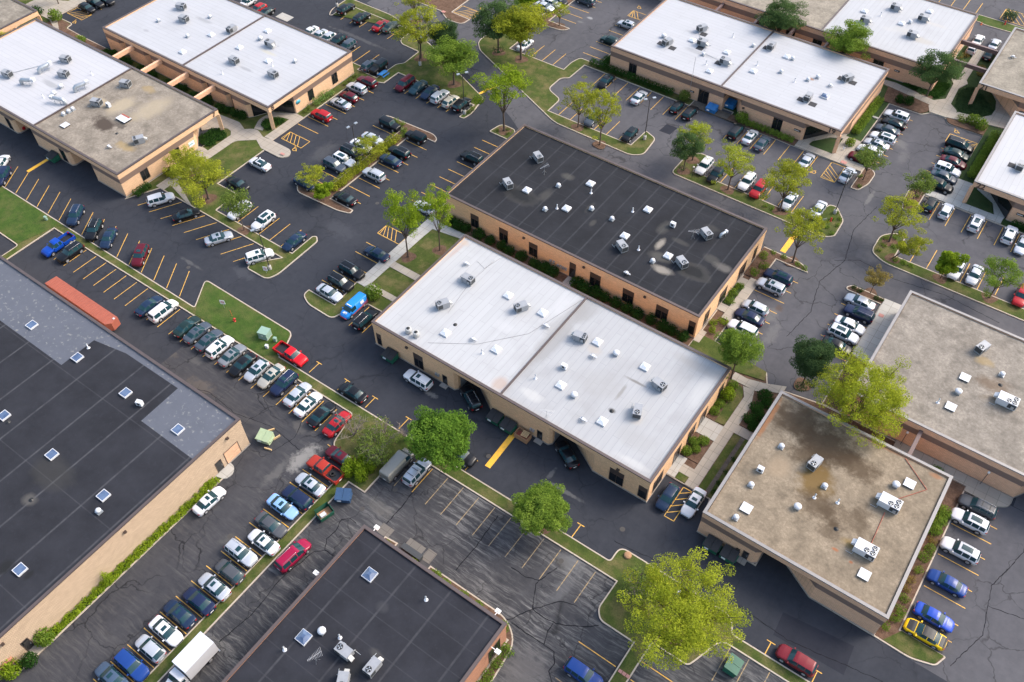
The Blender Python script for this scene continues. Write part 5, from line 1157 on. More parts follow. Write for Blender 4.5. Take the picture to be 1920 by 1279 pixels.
T_ = [
 ('locust_a', -111.7, 122.7, 11.5, 5.6, 'airy yellow-green tree on the grass peninsula above the picnic table'),
 ('dark_a', -106.4, 124.6, 9, 3.4, 'dark evergreen on the grass peninsula, behind the two leafy trees'),
 ('green_a', -100.2, 119.2, 9.8, 5.3, 'feathery green tree standing behind the row with the beige hatchback', 'green'),
 ('green_a', -94.2, 134.4, 13, 6.0, 'tall green tree in the upper grass grove, hiding a white sedan', 'locust'),
 ('green_b', -99.6, 133.8, 11.5, 5.8, 'dark green tree at the left tip of the upper grass grove', 'mid'),
 ('locust_a', -82.9, 112.7, 14.5, 5.4, 'very tall bright green tree on the small island above the black roof', 'lime'),
 ('locust_b', -121.5, 133.2, 9, 4.2, 'pale yellow-green tree at the top edge, by the red sedan'),
 ('young', -103.4, 149.7, 5.5, 2.4, 'small lime tree at the left end of the top-centre island'),
 ('yellow_a', -94.9, 150.0, 5.5, 2.3, 'small yellow tree at the right end of the top-centre island'),
 ('yellow_a', -71.9, 121.8, 10, 3.8, 'left yellow-green tree of the pair in front of building 19', 'locust'),
 ('yellow_a', -65.6, 119.6, 12.5, 3.9, 'right yellow-green tree of the pair in front of building 19', 'locust'),
 ('green_b', -49.0, 121.9, 8.5, 3.2, 'grey-green tree at the rounded left end of the island below building 19', 'mid'),
 ('yellow_a', -49.1, 125.6, 8.5, 3.5, 'golden tree directly behind the grey-green tree below building 19'),
 ('yellow_a', -40.0, 121.9, 9.5, 3.8, 'golden yellow tree between two white SUVs below building 19'),
 ('locust_a', -30.0, 122.0, 10.5, 4.6, 'yellow-green tree shading the red SUV below building 19'),
 ('locust_b', -22.9, 111.5, 11.5, 4.0, 'yellow-green tree beside the wide yellow bar right of the black roof'),
 ('locust_b', -11.6, 125.5, 9.5, 4.2, 'broad yellow-green tree on the rounded bed below roof number 22'),
 ('lean', -9.7, 121.9, 6.5, 2.6, 'leaning yellow-green tree beside the broad one below roof number 22'),
 ('young', -1.7, 121.9, 5.8, 2.0, 'small round lime tree touching a white SUV on the right grass strip'),
 ('locust_a', 6.1, 122.2, 8, 3.7, 'sparse tree with bare lower branches on the right grass strip', 'green'),
 ('sparse', -9.8, 112.2, 5.5, 2.0, 'thin orange-tinged tree on the narrow bed above the silver sedan'),
 ('sparse', -12.0, 138.1, 6, 2.7, 'small olive tree on the bed left of building 22', 'olive'),
 ('sparse', -21.2, 138.4, 7, 3.0, 'small olive tree on the bed right of building 19, over a dark red SUV', 'olive'),
 ('green_b', -20.4, 169.9, 10, 4.8, 'large olive tree in the courtyard between roofs 19 and 20'),
 ('green_b', -53.0, 169.6, 10.5, 4.8, 'olive tree behind roof 19, the left one of two'),
 ('green_a', -38.5, 169.6, 10.5, 4.8, 'light green tree behind roof 19, the right one of two'),
 ('green_a', -20.3, 83.6, 11, 3.5, 'green tree over parked cars right of the black roof building'),
 ('locust_a', -76.0, 75.6, 14.5, 3.9, 'tall bright green tree on the lawn left of the white roof', 'lime'),
 ('locust_b', -72.6, 79.9, 14, 3.1, 'narrow bright green tree against the left corner of the black roof', 'lime'),
 ('maple', -46.2, 47.6, 9.0, 4.5, 'dense round green maple beside the taupe van'),
 ('maple', -29.6, 47.2, 6.8, 3.7, 'smaller round green maple on the strip below the yellow bar', 'green'),
 ('big', -8.3, 44.6, 11, 7.7, 'very large yellow-green tree at the bottom right of centre'),
 ('big', -2.8, 84.6, 13, 7.2, 'very large yellow-green tree overhanging the stained tan roof'),
 ('dark_a', -11.2, 88.6, 9, 3.3, 'dark green tree left of the huge yellow-green tree by the tan roof'),
 ('sparse', -103.3, 64.3, 9, 2.8, 'sparse brownish tree over white SUVs on the left parking island', 'olive'),
 ('locust_a', -114.6, 66.4, 8.2, 5.6, 'wide yellow-green tree beside the walk right of building 7'),
 ('locust_b', -122.6, 69.0, 5.0, 3.9, 'low yellow-green tree against the front wall of building 7'),
 ('locust_b', -100.3, 78.9, 5.2, 3.0, 'bushy light green tree at the lower end of the car island', 'locust'),
 ('young', -97.4, 78.0, 3.6, 1.7, 'small lime tree beside the black sedan on the car island'),
 ('yellow_a', -98.2, 91.6, 4.6, 3.2, 'low yellow-green tree among the cars of the centre-left island', 'locust'),
 ('locust_b', -184.9, 72.4, 5.5, 3.3, 'low yellow tree at the left edge beside roof 7', 'yellow'),
 ('locust_b', -193.0, 92.4, 7.5, 3.2, 'olive tree in the extreme top left corner', 'olive'),
 ('locust_b', -92.7, 45.5, 9, 4, None)][:-1]
for r in T_:
    tree(r[0], r[1], r[2], r[3], r[4], r[5], None, 'trees of the office park', None, r[6] if len(r) > 6 else None)
# leafless and tangled growth on the corner island
def bare(seed, x, y, H, R_, label, leaf=None, n=9):
    rg = random.Random(seed); t = empty('bare_shrub', (x, y, .13), 0, label, 'bare shrub')
    b = MB(); C = []
    for i in range(n):
        a = rg.uniform(0, 2*PI); e = Vector((math.cos(a)*R_*rg.uniform(.5, 1), math.sin(a)*R_*rg.uniform(.5, 1), H*rg.uniform(.5, 1)))
        m = e*.5+Vector((rg.uniform(-.3, .3), rg.uniform(-.3, .3), H*.12))
        b.tube([(0, 0, 0), tuple(m), tuple(e)], [.07, .045, .018], 4)
        for k in range(7):
            s = m.lerp(e, rg.random()); q = s+Vector((rg.uniform(-1, 1), rg.uniform(-1, 1), rg.uniform(-.1, .8)))*R_*.33
            b.tube([tuple(s), tuple(s.lerp(q, .55)+Vector((0, 0, .08))), tuple(q)], [.03, .02, .012], 3)
            for j in range(3):
                s2 = s.lerp(q, rg.uniform(.3, 1)); q2 = s2+Vector((rg.uniform(-1, 1), rg.uniform(-1, 1), rg.uniform(-.1, .6)))*R_*.16
                b.tube([tuple(s2), tuple(q2)], [.018, .010], 3)
            C.append((q.x, q.y, q.z, R_*.2, R_*.2, R_*.12))
    b.build('branches', M['bark_gray'], t)
    if leaf:
        o = bpy.data.objects.new('foliage', leafcloud('foliage', C, 60, .26, L[leaf], seed)); COL.objects.link(o); o.parent = t
    return t
bare(21, -59.3, 43.6, 3.2, 2.6, 'leafless grey shrub beside the bright red sedan on the corner island', None, 12)
bare(22, -54.6, 43.4, 3.0, 3.3, 'brown-green tangled bush in the middle of the corner island', 'olive', 18)
bare(23, -53.6, 42.4, 2.2, 1.5, 'low olive bush right of the tangled bush on the corner island', 'olive', 10)
bare(24, -52.6, 47.4, 3.6, 1.9, 'bare pale shrub at the kerb beside the round maple', None, 10)
bare(25, -56.0, 46.4, 2.6, 1.6, 'small bare shrub on the kerb left of the pale bare shrub', None, 8)
bare(26, -14.5, 46.6, 2.6, 2.3, 'sparse olive bush left of the huge bottom tree', 'olive', 14)
# shrubs
def shrub_proto(name, seed, leaf, blobs, per=260, size=.17, tone=(0, 1)):
    me = leafcloud(name, blobs, per, size, L[leaf], seed, .7, .35, tone); return me
SH = dict(round=shrub_proto('shrub', 31, 'shrub', [(0, 0, .55, 1, 1, .62), (.3, .2, .8, .6, .6, .45), (-.35, .1, .75, .55, .55, .45)], 560, .20),
          spiky=shrub_proto('shrub', 32, 'green', [(0, 0, .5, .8, .8, .6), (.45, -.2, .4, .5, .5, .4), (-.4, .4, .45, .5, .5, .45), (0, .5, .5, .45, .45, .4)], 240, .2),
          cone=shrub_proto('shrub', 33, 'lime', [(0, 0, .5, .85, .85, .5), (0, 0, 1.2, .65, .65, .6), (0, 0, 1.9, .4, .4, .55), (.3, .1, .9, .5, .5, .5)], 420, .15))
SU = {}
def shrub(kind, x, y, r, h, label, leaf=None, group='shrubs in the planting beds', z=.13):
    me = SH[kind]; o = bpy.data.objects.new('shrub', me); COL.objects.link(o)
    o.location = (x, y, z); o.scale = (r, r, h); o.rotation_euler = (0, 0, (x*5.1+y*2.7) % 6.28)
    if leaf: o.material_slots[0].link = 'OBJECT'; o.material_slots[0].material = L[leaf]
    return tag(o, label, 'shrub', group)
W2N = ['first', 'second', 'third', 'fourth', 'fifth', 'sixth', 'seventh', 'eighth', 'ninth', 'tenth', 'eleventh', 'twelfth', 'thirteenth', 'fourteenth', 'fifteenth', 'sixteenth', 'seventeenth', 'eighteenth', 'nineteenth', 'twentieth']
def shrow(kind, pts, r, h, where, frm, leaf=None, jit=.15, seed=1):
    rg = random.Random(seed)
    for i, (x, y) in enumerate(pts):
        k = rg.uniform(.85, 1.18)
        shrub(kind, x+rg.uniform(-jit, jit), y+rg.uniform(-jit, jit), r*k, h*rg.uniform(.85, 1.15), 'green shrub %s, %s from %s' % (where, W2N[i], frm), leaf)
shrow('round', [(-75.3, 86.2), (-73.4, 86.1), (-71.8, 86.2), (-69, 86.2), (-66.9, 86.1), (-64.4, 86.2), (-62.6, 86.1), (-60.2, 86.2), (-57.5, 86.1), (-55.9, 86.2), (-54.2, 86.1), (-49.4, 86.2), (-47.7, 86.1), (-45.9, 86.2), (-43.9, 86.2), (-42.0, 86.1), (-39.9, 86.2), (-37.9, 86.2), (-35.6, 86.2), (-33.3, 86.1)], 1.15, 1.3, 'along the front wall of the black roof building', 'the left')
shrow('round', [(-31.9, 86.2), (-29.9, 86.1)], 1.1, 1.3, 'at the lower corner of the black roof building', 'the left')
shrow('spiky', [(-27.4, 97.4), (-27.6, 99.3), (-27.3, 101), (-27, 105.5), (-26.6, 107.5), (-27.2, 109.6)], .95, .95, 'in the bed right of the black roof', 'its lower end', 'green', .2, 3)
shrow('spiky', [(-27.2, 91.8), (-26.8, 90.0), (-26.2, 92.9)], .9, .9, 'by the lower entrance right of the black roof', 'the kerb', 'lime', .2, 4)
shrow('spiky', [(-24.6, 111.5), (-22.0, 111.4), (-20.7, 111.0), (-26.4, 111.6)], .62, .6, 'on the narrow bed right of the black roof', 'the left', 'green', .1, 5)
shrow('round', [(-167, 85.6), (-165, 85.8), (-162.6, 85.6), (-160.4, 85.7), (-156.4, 85.7), (-154.4, 85.8), (-152.3, 85.7), (-147.5, 85.6), (-145.6, 85.7), (-143.8, 85.8), (-139.7, 85.7), (-137.8, 85.8), (-136, 85.7), (-132.6, 85.8), (-130.8, 86.0), (-128.8, 86.2), (-127.1, 86.5)], 1.15, 1.15, 'between buildings 7 and 8', 'the far end')
shrow('spiky', [(-118.3, 94.9), (-118.5, 96.1), (-118.4, 102.6), (-118.3, 106.4), (-118.3, 107.9), (-118.4, 109.4)], .62, .95, 'in tall grass along the front of building 8', 'the lower end', 'olive', .1, 7)
shrow('spiky', [(-118.3, 98.3), (-118.3, 99.5), (-118.3, 100.7), (-118.3, 101.9)], 1.05, 1.6, 'with pale leaves in front of building 8', 'the lower end', 'hosta', .1, 8)
shrow('round', [(-19.5, 68.3), (-18.6, 69.2), (-19.4, 70.3), (-18.4, 71.1)], .85, .9, 'in the square bed right of the white roof', 'the lower end', 'green', .1, 9)
shrow('round', [(-19.5, 76.6), (-19.6, 78.2), (-19.4, 82.4)], .85, .8, 'in the long bed right of the white roof', 'the lower end', 'green', .1, 10)
shrub('round', -19.3, 80.1, 1.3, 1.5, 'large clipped bright green bush in the bed right of the white roof', 'lime')
shrow('round', [(-14.8, 78.2), (-14.0, 79.6), (-14.9, 80.8), (-13.9, 82.0), (-14.8, 83.2), (-13.6, 77.4)], 1.1, .8, 'on the dark patch between white and stained roofs', 'the lower end', None, .1, 11)
shrow('spiky', [(-13.4, 64.6), (-13.5, 66.4), (-13.4, 68.5), (-13.5, 71)], .6, .6, 'against the left wall of the stained roof building', 'the lower end', 'shrub', .1, 12)
shrow('spiky', [(12.5, 61.6), (12.0, 60.2), (12.9, 63.0), (12.7, 64.6), (12.9, 69.6), (12.7, 71.4), (12.9, 73)], .85, .9, 'in the bed right of the stained roof', 'the bottom', 'green', .15, 13)
shrow('spiky', [(12.3, 66.2), (12.6, 67.6), (12.8, 74.6)], .8, .8, 'with yellowing leaves right of the stained roof', 'the bottom', 'rusty', .15, 14)
shrow('round', [(12.5, 76.2), (12.6, 77.8), (12.6, 79.4)], 1.0, 1.0, 'in the clipped group near the white SUV at right', 'the bottom', 'green', .1, 15)
shrub('round', 9.9, 84.6, 1.4, .8, 'flat bright green bush on the walk between the tan roofs', 'green')
shrow('round', [(-24.3, 164.9), (-22.6, 165.2)], 1.1, 1.5, 'clipped round beside the walk behind roof 19', 'the left')
shrub('round', -3.3, 169.6, 1.2, 1.6, 'dark round clipped bush tucked between roofs 21 and 22')
shrow('round', [(-10.4, 166.2), (-8.6, 165.6)], 1.3, 1.7, 'in the corner above building 22', 'the left', 'green', .1, 16)
shrub('spiky', -12.2, 166.0, 1.3, 1.5, 'loose olive bush at the head of the parking court by 22', 'olive')
shrub('round', -74.6, 65.4, 1.5, 2.2, 'single round bush on the lawn beside the blue van', 'green')
for i, (x, y) in enumerate(((-56.0, 39.6), (-55.6, 38.4), (-54.6, 39.7), (-53.6, 38.9), (-53.6, 40.6), (-54.9, 41))):
    shrub('round', x, y, 1.0, 1.8, 'bright yellow-green bush on the island corner behind the red pickup, %s from the kerb' % W2N[i], 'lime')
shrub('cone', -69.7, 9.2, 1.0, 1.1, 'conical bright green conifer against the long pale wall'); shrub('round', -69.7, .1, 1.25, 1.8, 'round green bush right of the warehouse side door', 'green')
shrub('round', -69.7, -4.6, 1.35, 1.8, 'bright green round bush at the bottom left edge', 'lime'); shrub('round', -68.9, -2.7, 1.1, 1.4, 'dark green clipped bush beside the doorstep at bottom left')
shrow('spiky', [(-69.6, 4.3), (-69.5, 1.8), (-69.7, 12.6), (-69.5, 19.4)], .4, .5, 'sprouting in the turf along the pale wall', 'the bottom', 'lime', .05, 17)
shrow('spiky', [(-44.3, 33.4), (-39.9, 33.3)], .85, .9, 'with lime leaves above the bottom roof', 'the left', 'lime', .1, 18)
shrow('round', [(-36.6, 33.3), (-34.9, 33.2), (-31.9, 33.3), (-29.6, 33.3), (-25.6, 33.1)], 1.0, 1.0, 'above the edge of the bottom black roof', 'the left', 'green', .1, 19)
shrow('spiky', [(-23.7, 30.9), (-23.7, 29.2), (-23.7, 27.5), (-23.7, 25.8), (-23.7, 24.1)], 1.0, .8, 'in the grassy bed along the red brick wall', 'the top', 'green', .1, 20)
shrow('spiky', [(-101.8, 102.8), (-100.3, 102.6), (-98.6, 101.6), (-97.6, 100.4)], .95, .9, 'on the upper tip of the centre-left car island', 'the left', 'green', .1, 21)
shrow('spiky', [(-98.0, 97.6), (-98.1, 95.9), (-97.9, 94.2), (-98.2, 88.9), (-97.9, 86.9), (-98.2, 85), (-97.8, 83), (-98.0, 81.2)], 1.15, 1.0, 'along the middle of the centre-left car island', 'the top', 'locust', .1, 22)
shrow('spiky', [(-12.3, 125.9), (-12.0, 124.0), (-12.2, 122.4), (-11.0, 126.8), (-10.6, 124.6), (-9.2, 121.6), (-7.8, 121.7), (-6.6, 121.8)], .6, .55, 'on the rounded bed below number 22', 'the left', 'green', .1, 23)
shrow('spiky', [(-21.7, 127.2), (-20.6, 126.0), (-21.6, 125.1), (-20.4, 124.0), (-21.6, 122.7), (-20.4, 121.6), (-22.0, 121.1), (-32.6, 121.4), (-31.4, 121.6)], .55, .5, 'on the flower bed around the red hydrant', 'the top', 'green', .1, 24)
shrow('spiky', [(-12.4, 111.6), (-11.4, 111.6), (-8.6, 111.5), (-7.9, 111.6)], .6, .55, 'on the slim bed above the silver sedan at right', 'the left', 'shrub', .05, 25)
shrow('spiky', [(-5.8, 96.4), (-6.2, 95.2), (-5.6, 93.6), (-6.2, 92.2)], .75, .7, 'beside the black sedan near the big tan roof', 'the top', 'shrub', .1, 26)
shrow('spiky', [(-92.0, 117.4), (-93.6, 117.6), (-92.0, 114.6), (-92.0, 113.2), (-96.0, 117.2)], .7, .7, 'on the point right of the row under the trees', 'the top', 'olive', .1, 27)
shrow('spiky', [(-81.7, 112.2), (-83.9, 111.9), (-82.6, 113.4)], .6, .5, 'at the foot of the tallest tree', 'the top', 'olive', .1, 28)
shrub('round', -187.7, 88.0, 1.6, 1.9, 'large round shrub on the mulch tip at the top left', 'green'); shrub('round', -193.4, 87.0, 1.7, 1.2, 'low wide shrub inside the top left walkway'); shrub('round', -188.2, 80.6, 1.9, 1.3, 'dark shrub under the top left corner fins'); shrub('round', -175.6, 85.2, 1.4, 1.2, 'grey-green shrub outside the upper corner of building 8', 'green')
shrow('spiky', [(-19.4, 184.0), (-18.6, 185.6), (-19.3, 187.2), (-18.4, 188.8), (-14.4, 186.2), (-14.1, 183.6)], .85, .8, 'below the dark beams beside roof 21', 'the near end', 'rusty', .1, 29)
shrow('spiky', [(-22, 138.9), (-21.0, 136.2), (-12.4, 136.5), (-11.6, 139.6)], .6, .5, 'on the small beds flanking the parking court', 'the left', 'olive', .1, 30)
shrub('round', -27.0, 146.4, .95, 1.3, 'vivid yellow-green bush beside the walk right of building 19', 'lime')
def hedge(x0, y0, x1, y1, h, label, leaf='shrub', seed=41, per=900, cat='hedge', name='hedge', lump=True, size=.19):
    rg = random.Random(seed); C = []
    nx, ny = max(1, int((x1-x0)/.8)), max(1, int((y1-y0)/.8))
    dx, dy = (x1-x0)/nx, (y1-y0)/ny
    for i in range(nx):
        for j in range(ny):
            C.append((x0+(i+.5)*dx-(x0+x1)/2, y0+(j+.5)*dy-(y0+y1)/2, h*.55*(rg.uniform(.9, 1.1) if lump else 1), dx*.62, dy*.62, h*.5))
    o = bpy.data.objects.new(name, leafcloud(name, C, per, size, L[leaf], seed, .7, .35)); COL.objects.link(o); o.location = ((x0+x1)/2, (y0+y1)/2, .14)
    return tag(o, label, cat)
hedge(-81.4, 140.5, -61.8, 141.9, 1.5, 'long clipped hedge along the front wall of building 19', 'shrub', 41)
hedge(-79.6, 141.9, -78.0, 144.6, 1.5, 'short hedge around the left corner of building 19', 'shrub', 40)
hedge(-46.6, 140.4, -36.0, 141.7, 1.2, 'clipped hedge between the loading bay and number 19 entrance', 'green', 42)
shrub('round', -59.4, 141.3, 1.2, 1.8, 'olive bush between hedge and dumpsters at building 19', 'olive'); shrub('round', -47.0, 141.4, 1.4, 1.8, 'round green bush right of the loading bay at building 19', 'green')
hedge(-28.3, 150.0, -26.6, 163.0, 1.4, 'bright green hedge along the right wall of roof 19', 'green', 43)
hedge(-6.3, 149.6, -4.8, 165.0, 1.5, 'long hedge along the left wall of roof 22', 'green', 44)
hedge(4.0, 140.9, 14.0, 142.1, 1.2, 'clipped hedge below the sign of building 22', 'shrub', 45)
hedge(-126.6, 59.2, -124.9, 62.6, 1.1, 'triangular dark green hedge at the foot of building 7 corner', 'shrub', 46)
hedge(-126.5, 66.0, -123.6, 68.4, 1.0, 'lime bushes below the front window of building 7', 'locust', 47)
hedge(-126.6, 69.5, -124.4, 72.6, 1.2, 'lime hedge against the front wall of building 7', 'green', 48)
hedge(-16.6, 207.4, -14.0, 209.8, 2.0, 'square clipped hedge on the lawn at the top right', 'dark', 49)
hedge(-99.1, 80.6, -96.9, 99.2, 1.3, 'long yellow-green shrub band down the middle of the centre-left car island', 'locust', 50, 420)
def cover(P, label, leaf, seed, h=.55, dens=26, size=.2, name='ground_cover'):
    """a dense low planting filling a bed outline"""
    P = ccw(rnd(P, 6)); rg = random.Random(seed); xs = [p[0] for p in P]; ys = [p[1] for p in P]; C = []
    def inside(x, y):
        c = False
        for i in range(len(P)):
            (x0, y0), (x1, y1) = P[i-1], P[i]
            if (y0 > y) != (y1 > y) and x < (x1-x0)*(y-y0)/(y1-y0)+x0: c = not c
        return c
    y = min(ys)
    while y < max(ys):
        x = min(xs)
        while x < max(xs):
            px, py = x+rg.uniform(-.12, .12), y+rg.uniform(-.12, .12)
            if inside(px, py): C.append((px-xs[0], py-ys[0], h*rg.uniform(.4, .6), .38, .38, h*.5))
            x += .45
        y += .45
    o = bpy.data.objects.new(name, leafcloud(name, C, dens*10, size, L[leaf], seed, .7, .4)); COL.objects.link(o); o.location = (xs[0], ys[0], .16)
    return tag(o, label, 'ground cover', None, 'stuff')
cover([(-129.0, 77.4), (-127.2, 75.8, .8), (-125.4, 76.4, 1), (-125.3, 80.8, 1), (-126.9, 81.9, .8), (-129.6, 80.2, .8)], 'dark green ground cover oval beneath the corner of roof 7', 'shrub', 51)
cover([(-122.6, 87.2, 1), (-120.6, 85.9, .8), (-119.5, 87.5, .5), (-119.5, 90.8, .6), (-121.2, 90.6, .8), (-122.7, 89.0, .8)], 'dark green ground cover oval beneath the corner of roof 8', 'shrub', 52)
cover([(-14.9, 170.8, .8), (-13.6, 169.0, .8), (-10.0, 169.4, 1), (-8.6, 171.2, .8), (-8.6, 173.2), (-12.9, 178.2), (-14.4, 178.4, .8), (-15.5, 176, .8)], 'dark green ground cover beneath the corner of roof 21', 'dark', 53, .3)
cover([(-25.6, 171.6), (-19.4, 170.0, 1), (-17.8, 171.6, .8), (-17.8, 176.4, .8), (-19.6, 178.6)], 'dark green ground cover beside the courtyard walk below roof 20', 'shrub', 54, .3)
cover([(-70.3, -.9), (-69.3, -.9), (-69.25, 27.2), (-70.3, 27.4)], 'bright green weeds along the foot of the long pale wall', 'lime', 55, .6, 24, .2)
cover([(-28.2, 96.9), (-27.3, 96.9), (-27.3, 101.7), (-28.2, 101.7)], 'low leafy plants beside the right wall of the black roof', 'green', 56, .3, 12)

# ---------------- vehicles ----------------
def lerpk(K, x):
    if x <= K[0][0]: return K[0][1:]
    for a, b in zip(K, K[1:]):
        if x <= b[0]:
            t = (x-a[0])/(b[0]-a[0]); return tuple(p+(q-p)*t for p, q in zip(a[1:], b[1:]))
    return K[-1][1:]
# x, half width, belt height, top height, top half width
PROF = {
 'sedan': dict(L=4.75, wb=1.38, K=[(-2.38, .66, .74, .80, .50), (-2.28, .80, .92, .98, .66), (-2.0, .87, .98, 1.04, .72), (-1.62, .90, .98, 1.07, .70), (-1.25, .91, .97, 1.26, .64), (-.95, .91, .96, 1.39, .63), (-.5, .91, .95, 1.45, .63), (.1, .91, .93, 1.45, .63), (.38, .91, .93, 1.39, .64), (.75, .91, .93, 1.22, .68), (1.14, .90, .93, 1.0, .77), (1.5, .90, .9, .97, .76), (1.75, .88, .84, .90, .70), (2.15, .82, .74, .79, .62), (2.32, .70, .62, .67, .52), (2.38, .60, .55, .58, .44)], gl=(-1.58, -.98), ws=(.40, 1.08), sd=(-1.35, .85), pil=(-.30, 1.6)),
 'hatch': dict(L=4.3, wb=1.28, K=[(-2.15, .68, .80, .86, .52), (-2.08, .80, .96, 1.05, .62), (-1.7, .87, 1.0, 1.36, .58), (-1.35, .89, .99, 1.50, .62), (.1, .90, .95, 1.53, .63), (.35, .90, .95, 1.46, .64), (1.05, .89, .95, 1.02, .76), (1.65, .86, .86, .92, .68), (2.0, .80, .74, .79, .60), (2.15, .64, .6, .64, .46)], gl=(-2.02, -1.48), ws=(.38, 1.0), sd=(-1.5, .8), pil=(-.35, 1.5)),
 'suv': dict(L=4.75, wb=1.38, K=[(-2.38, .76, .95, 1.0, .62), (-2.33, .86, 1.06, 1.14, .70), (-2.12, .92, 1.10, 1.55, .65), (-1.95, .93, 1.10, 1.68, .67), (-1.0, .94, 1.08, 1.73, .70), (.0, .94, 1.06, 1.72, .70), (.32, .94, 1.05, 1.65, .70), (.98, .93, 1.05, 1.13, .80), (1.75, .92, .99, 1.05, .74), (2.18, .87, .88, .93, .66), (2.34, .76, .70, .75, .56), (2.38, .66, .6, .64, .48)], gl=(-2.29, -2.04), ws=(.36, .94), sd=(-2.0, .75), pil=(-.3, -1.25)),
 'minivan': dict(L=5.05, wb=1.5, K=[(-2.52, .78, .95, 1.0, .64), (-2.47, .88, 1.05, 1.14, .70), (-2.28, .95, 1.08, 1.60, .66), (-2.1, .96, 1.08, 1.73, .66), (.35, .97, 1.03, 1.74, .67), (.65, .97, 1.02, 1.64, .68), (1.5, .95, 1.0, 1.08, .76), (2.0, .91, .90, .96, .70), (2.38, .84, .76, .80, .62), (2.52, .66, .6, .64, .5)], gl=(-2.43, -2.2), ws=(.68, 1.45), sd=(-2.15, 1.15), pil=(.1, -1.0)),
 'van': dict(L=5.6, wb=1.7, K=[(-2.8, .90, 1.15, 1.9, .78), (-2.72, .97, 1.18, 2.06, .80), (1.2, .98, 1.15, 2.08, .80), (1.5, .98, 1.12, 1.95, .78), (2.0, .96, 1.12, 1.25, .80), (2.55, .90, 1.0, 1.06, .72), (2.75, .78, .8, .85, .6), (2.8, .7, .65, .7, .5)], gl=None, ws=(1.52, 1.97), sd=(.85, 1.75), pil=(9, 9)),
 'vanblue': dict(L=5.0, wb=1.5, K=[(-2.5, .82, 1.15, 1.75, .70), (-2.4, .90, 1.2, 1.88, .72), (.7, .92, 1.12, 1.9, .72), (1.0, .92, 1.08, 1.78, .70), (1.65, .90, 1.05, 1.15, .76), (2.2, .84, .88, .94, .66), (2.45, .72, .7, .74, .52), (2.5, .64, .6, .64, .46)], gl=None, ws=(1.02, 1.6), sd=(.2, 1.3), pil=(9, 9)),
 'jeep': dict(L=4.6, wb=1.35, K=[(-2.15, .84, 1.10, 1.2, .74), (-2.12, .88, 1.12, 1.74, .74), (-2.0, .88, 1.12, 1.78, .74), (.42, .88, 1.12, 1.80, .74), (.5, .88, 1.12, 1.76, .73), (.80, .86, 1.12, 1.18, .72), (2.05, .78, 1.04, 1.10, .64), (2.2, .76, .8, .95, .6), (2.25, .74, .7, .74, .58)], gl=(-2.14, -2.1), ws=(.51, .79), sd=(-1.95, .45), pil=(-.45, -1.4)),
 'pickup': dict(L=5.75, wb=1.75, K=[(-.62, .96, 1.12, 1.18, .86), (-.55, .96, 1.14, 1.55, .74), (-.42, .97, 1.14, 1.78, .70), (.55, .97, 1.12, 1.82, .70), (.82, .97, 1.12, 1.74, .70), (1.42, .96, 1.12, 1.2, .80), (2.35, .94, 1.05, 1.11, .78), (2.72, .90, .9, .95, .72), (2.86, .82, .7, .75, .64)], gl=(-.58, -.44), ws=(.85, 1.38), sd=(-.4, 1.15), pil=(.18, 9)),
}
PROF['coupe'] = PROF['sedan']
VM = {}
def paintme(me): return me
def ob(name, me, parent, slot=False):
    o = bpy.data.objects.new(name, me); COL.objects.link(o); o.parent = parent; return o
def wheel_meshes(r, w):
    ty = MB().lathe([(r*.62, -w/2), (r*.93, -w/2), (r, -w*.32), (r, w*.32), (r*.93, w/2), (r*.62, w/2)], (0, 0, 0), 20, 'Y').mesh('tyre', M['tyre'])
    b = MB(); b.lathe([(.02, w*.36), (r*.64, w*.40), (r*.66, w*.52), (r*.60, w*.52)], (0, 0, 0), 20, 'Y')
    for k in range(5):
        a = k*2*PI/5
        b.tube([(0, w*.47, 0), (math.cos(a)*r*.58, w*.46, math.sin(a)*r*.58)], [.05, .035], 4)
    rim = b.mesh('rim', M['rim'])
    return ty, rim
WT = wheel_meshes(.33, .22); WTB = wheel_meshes(.38, .26)
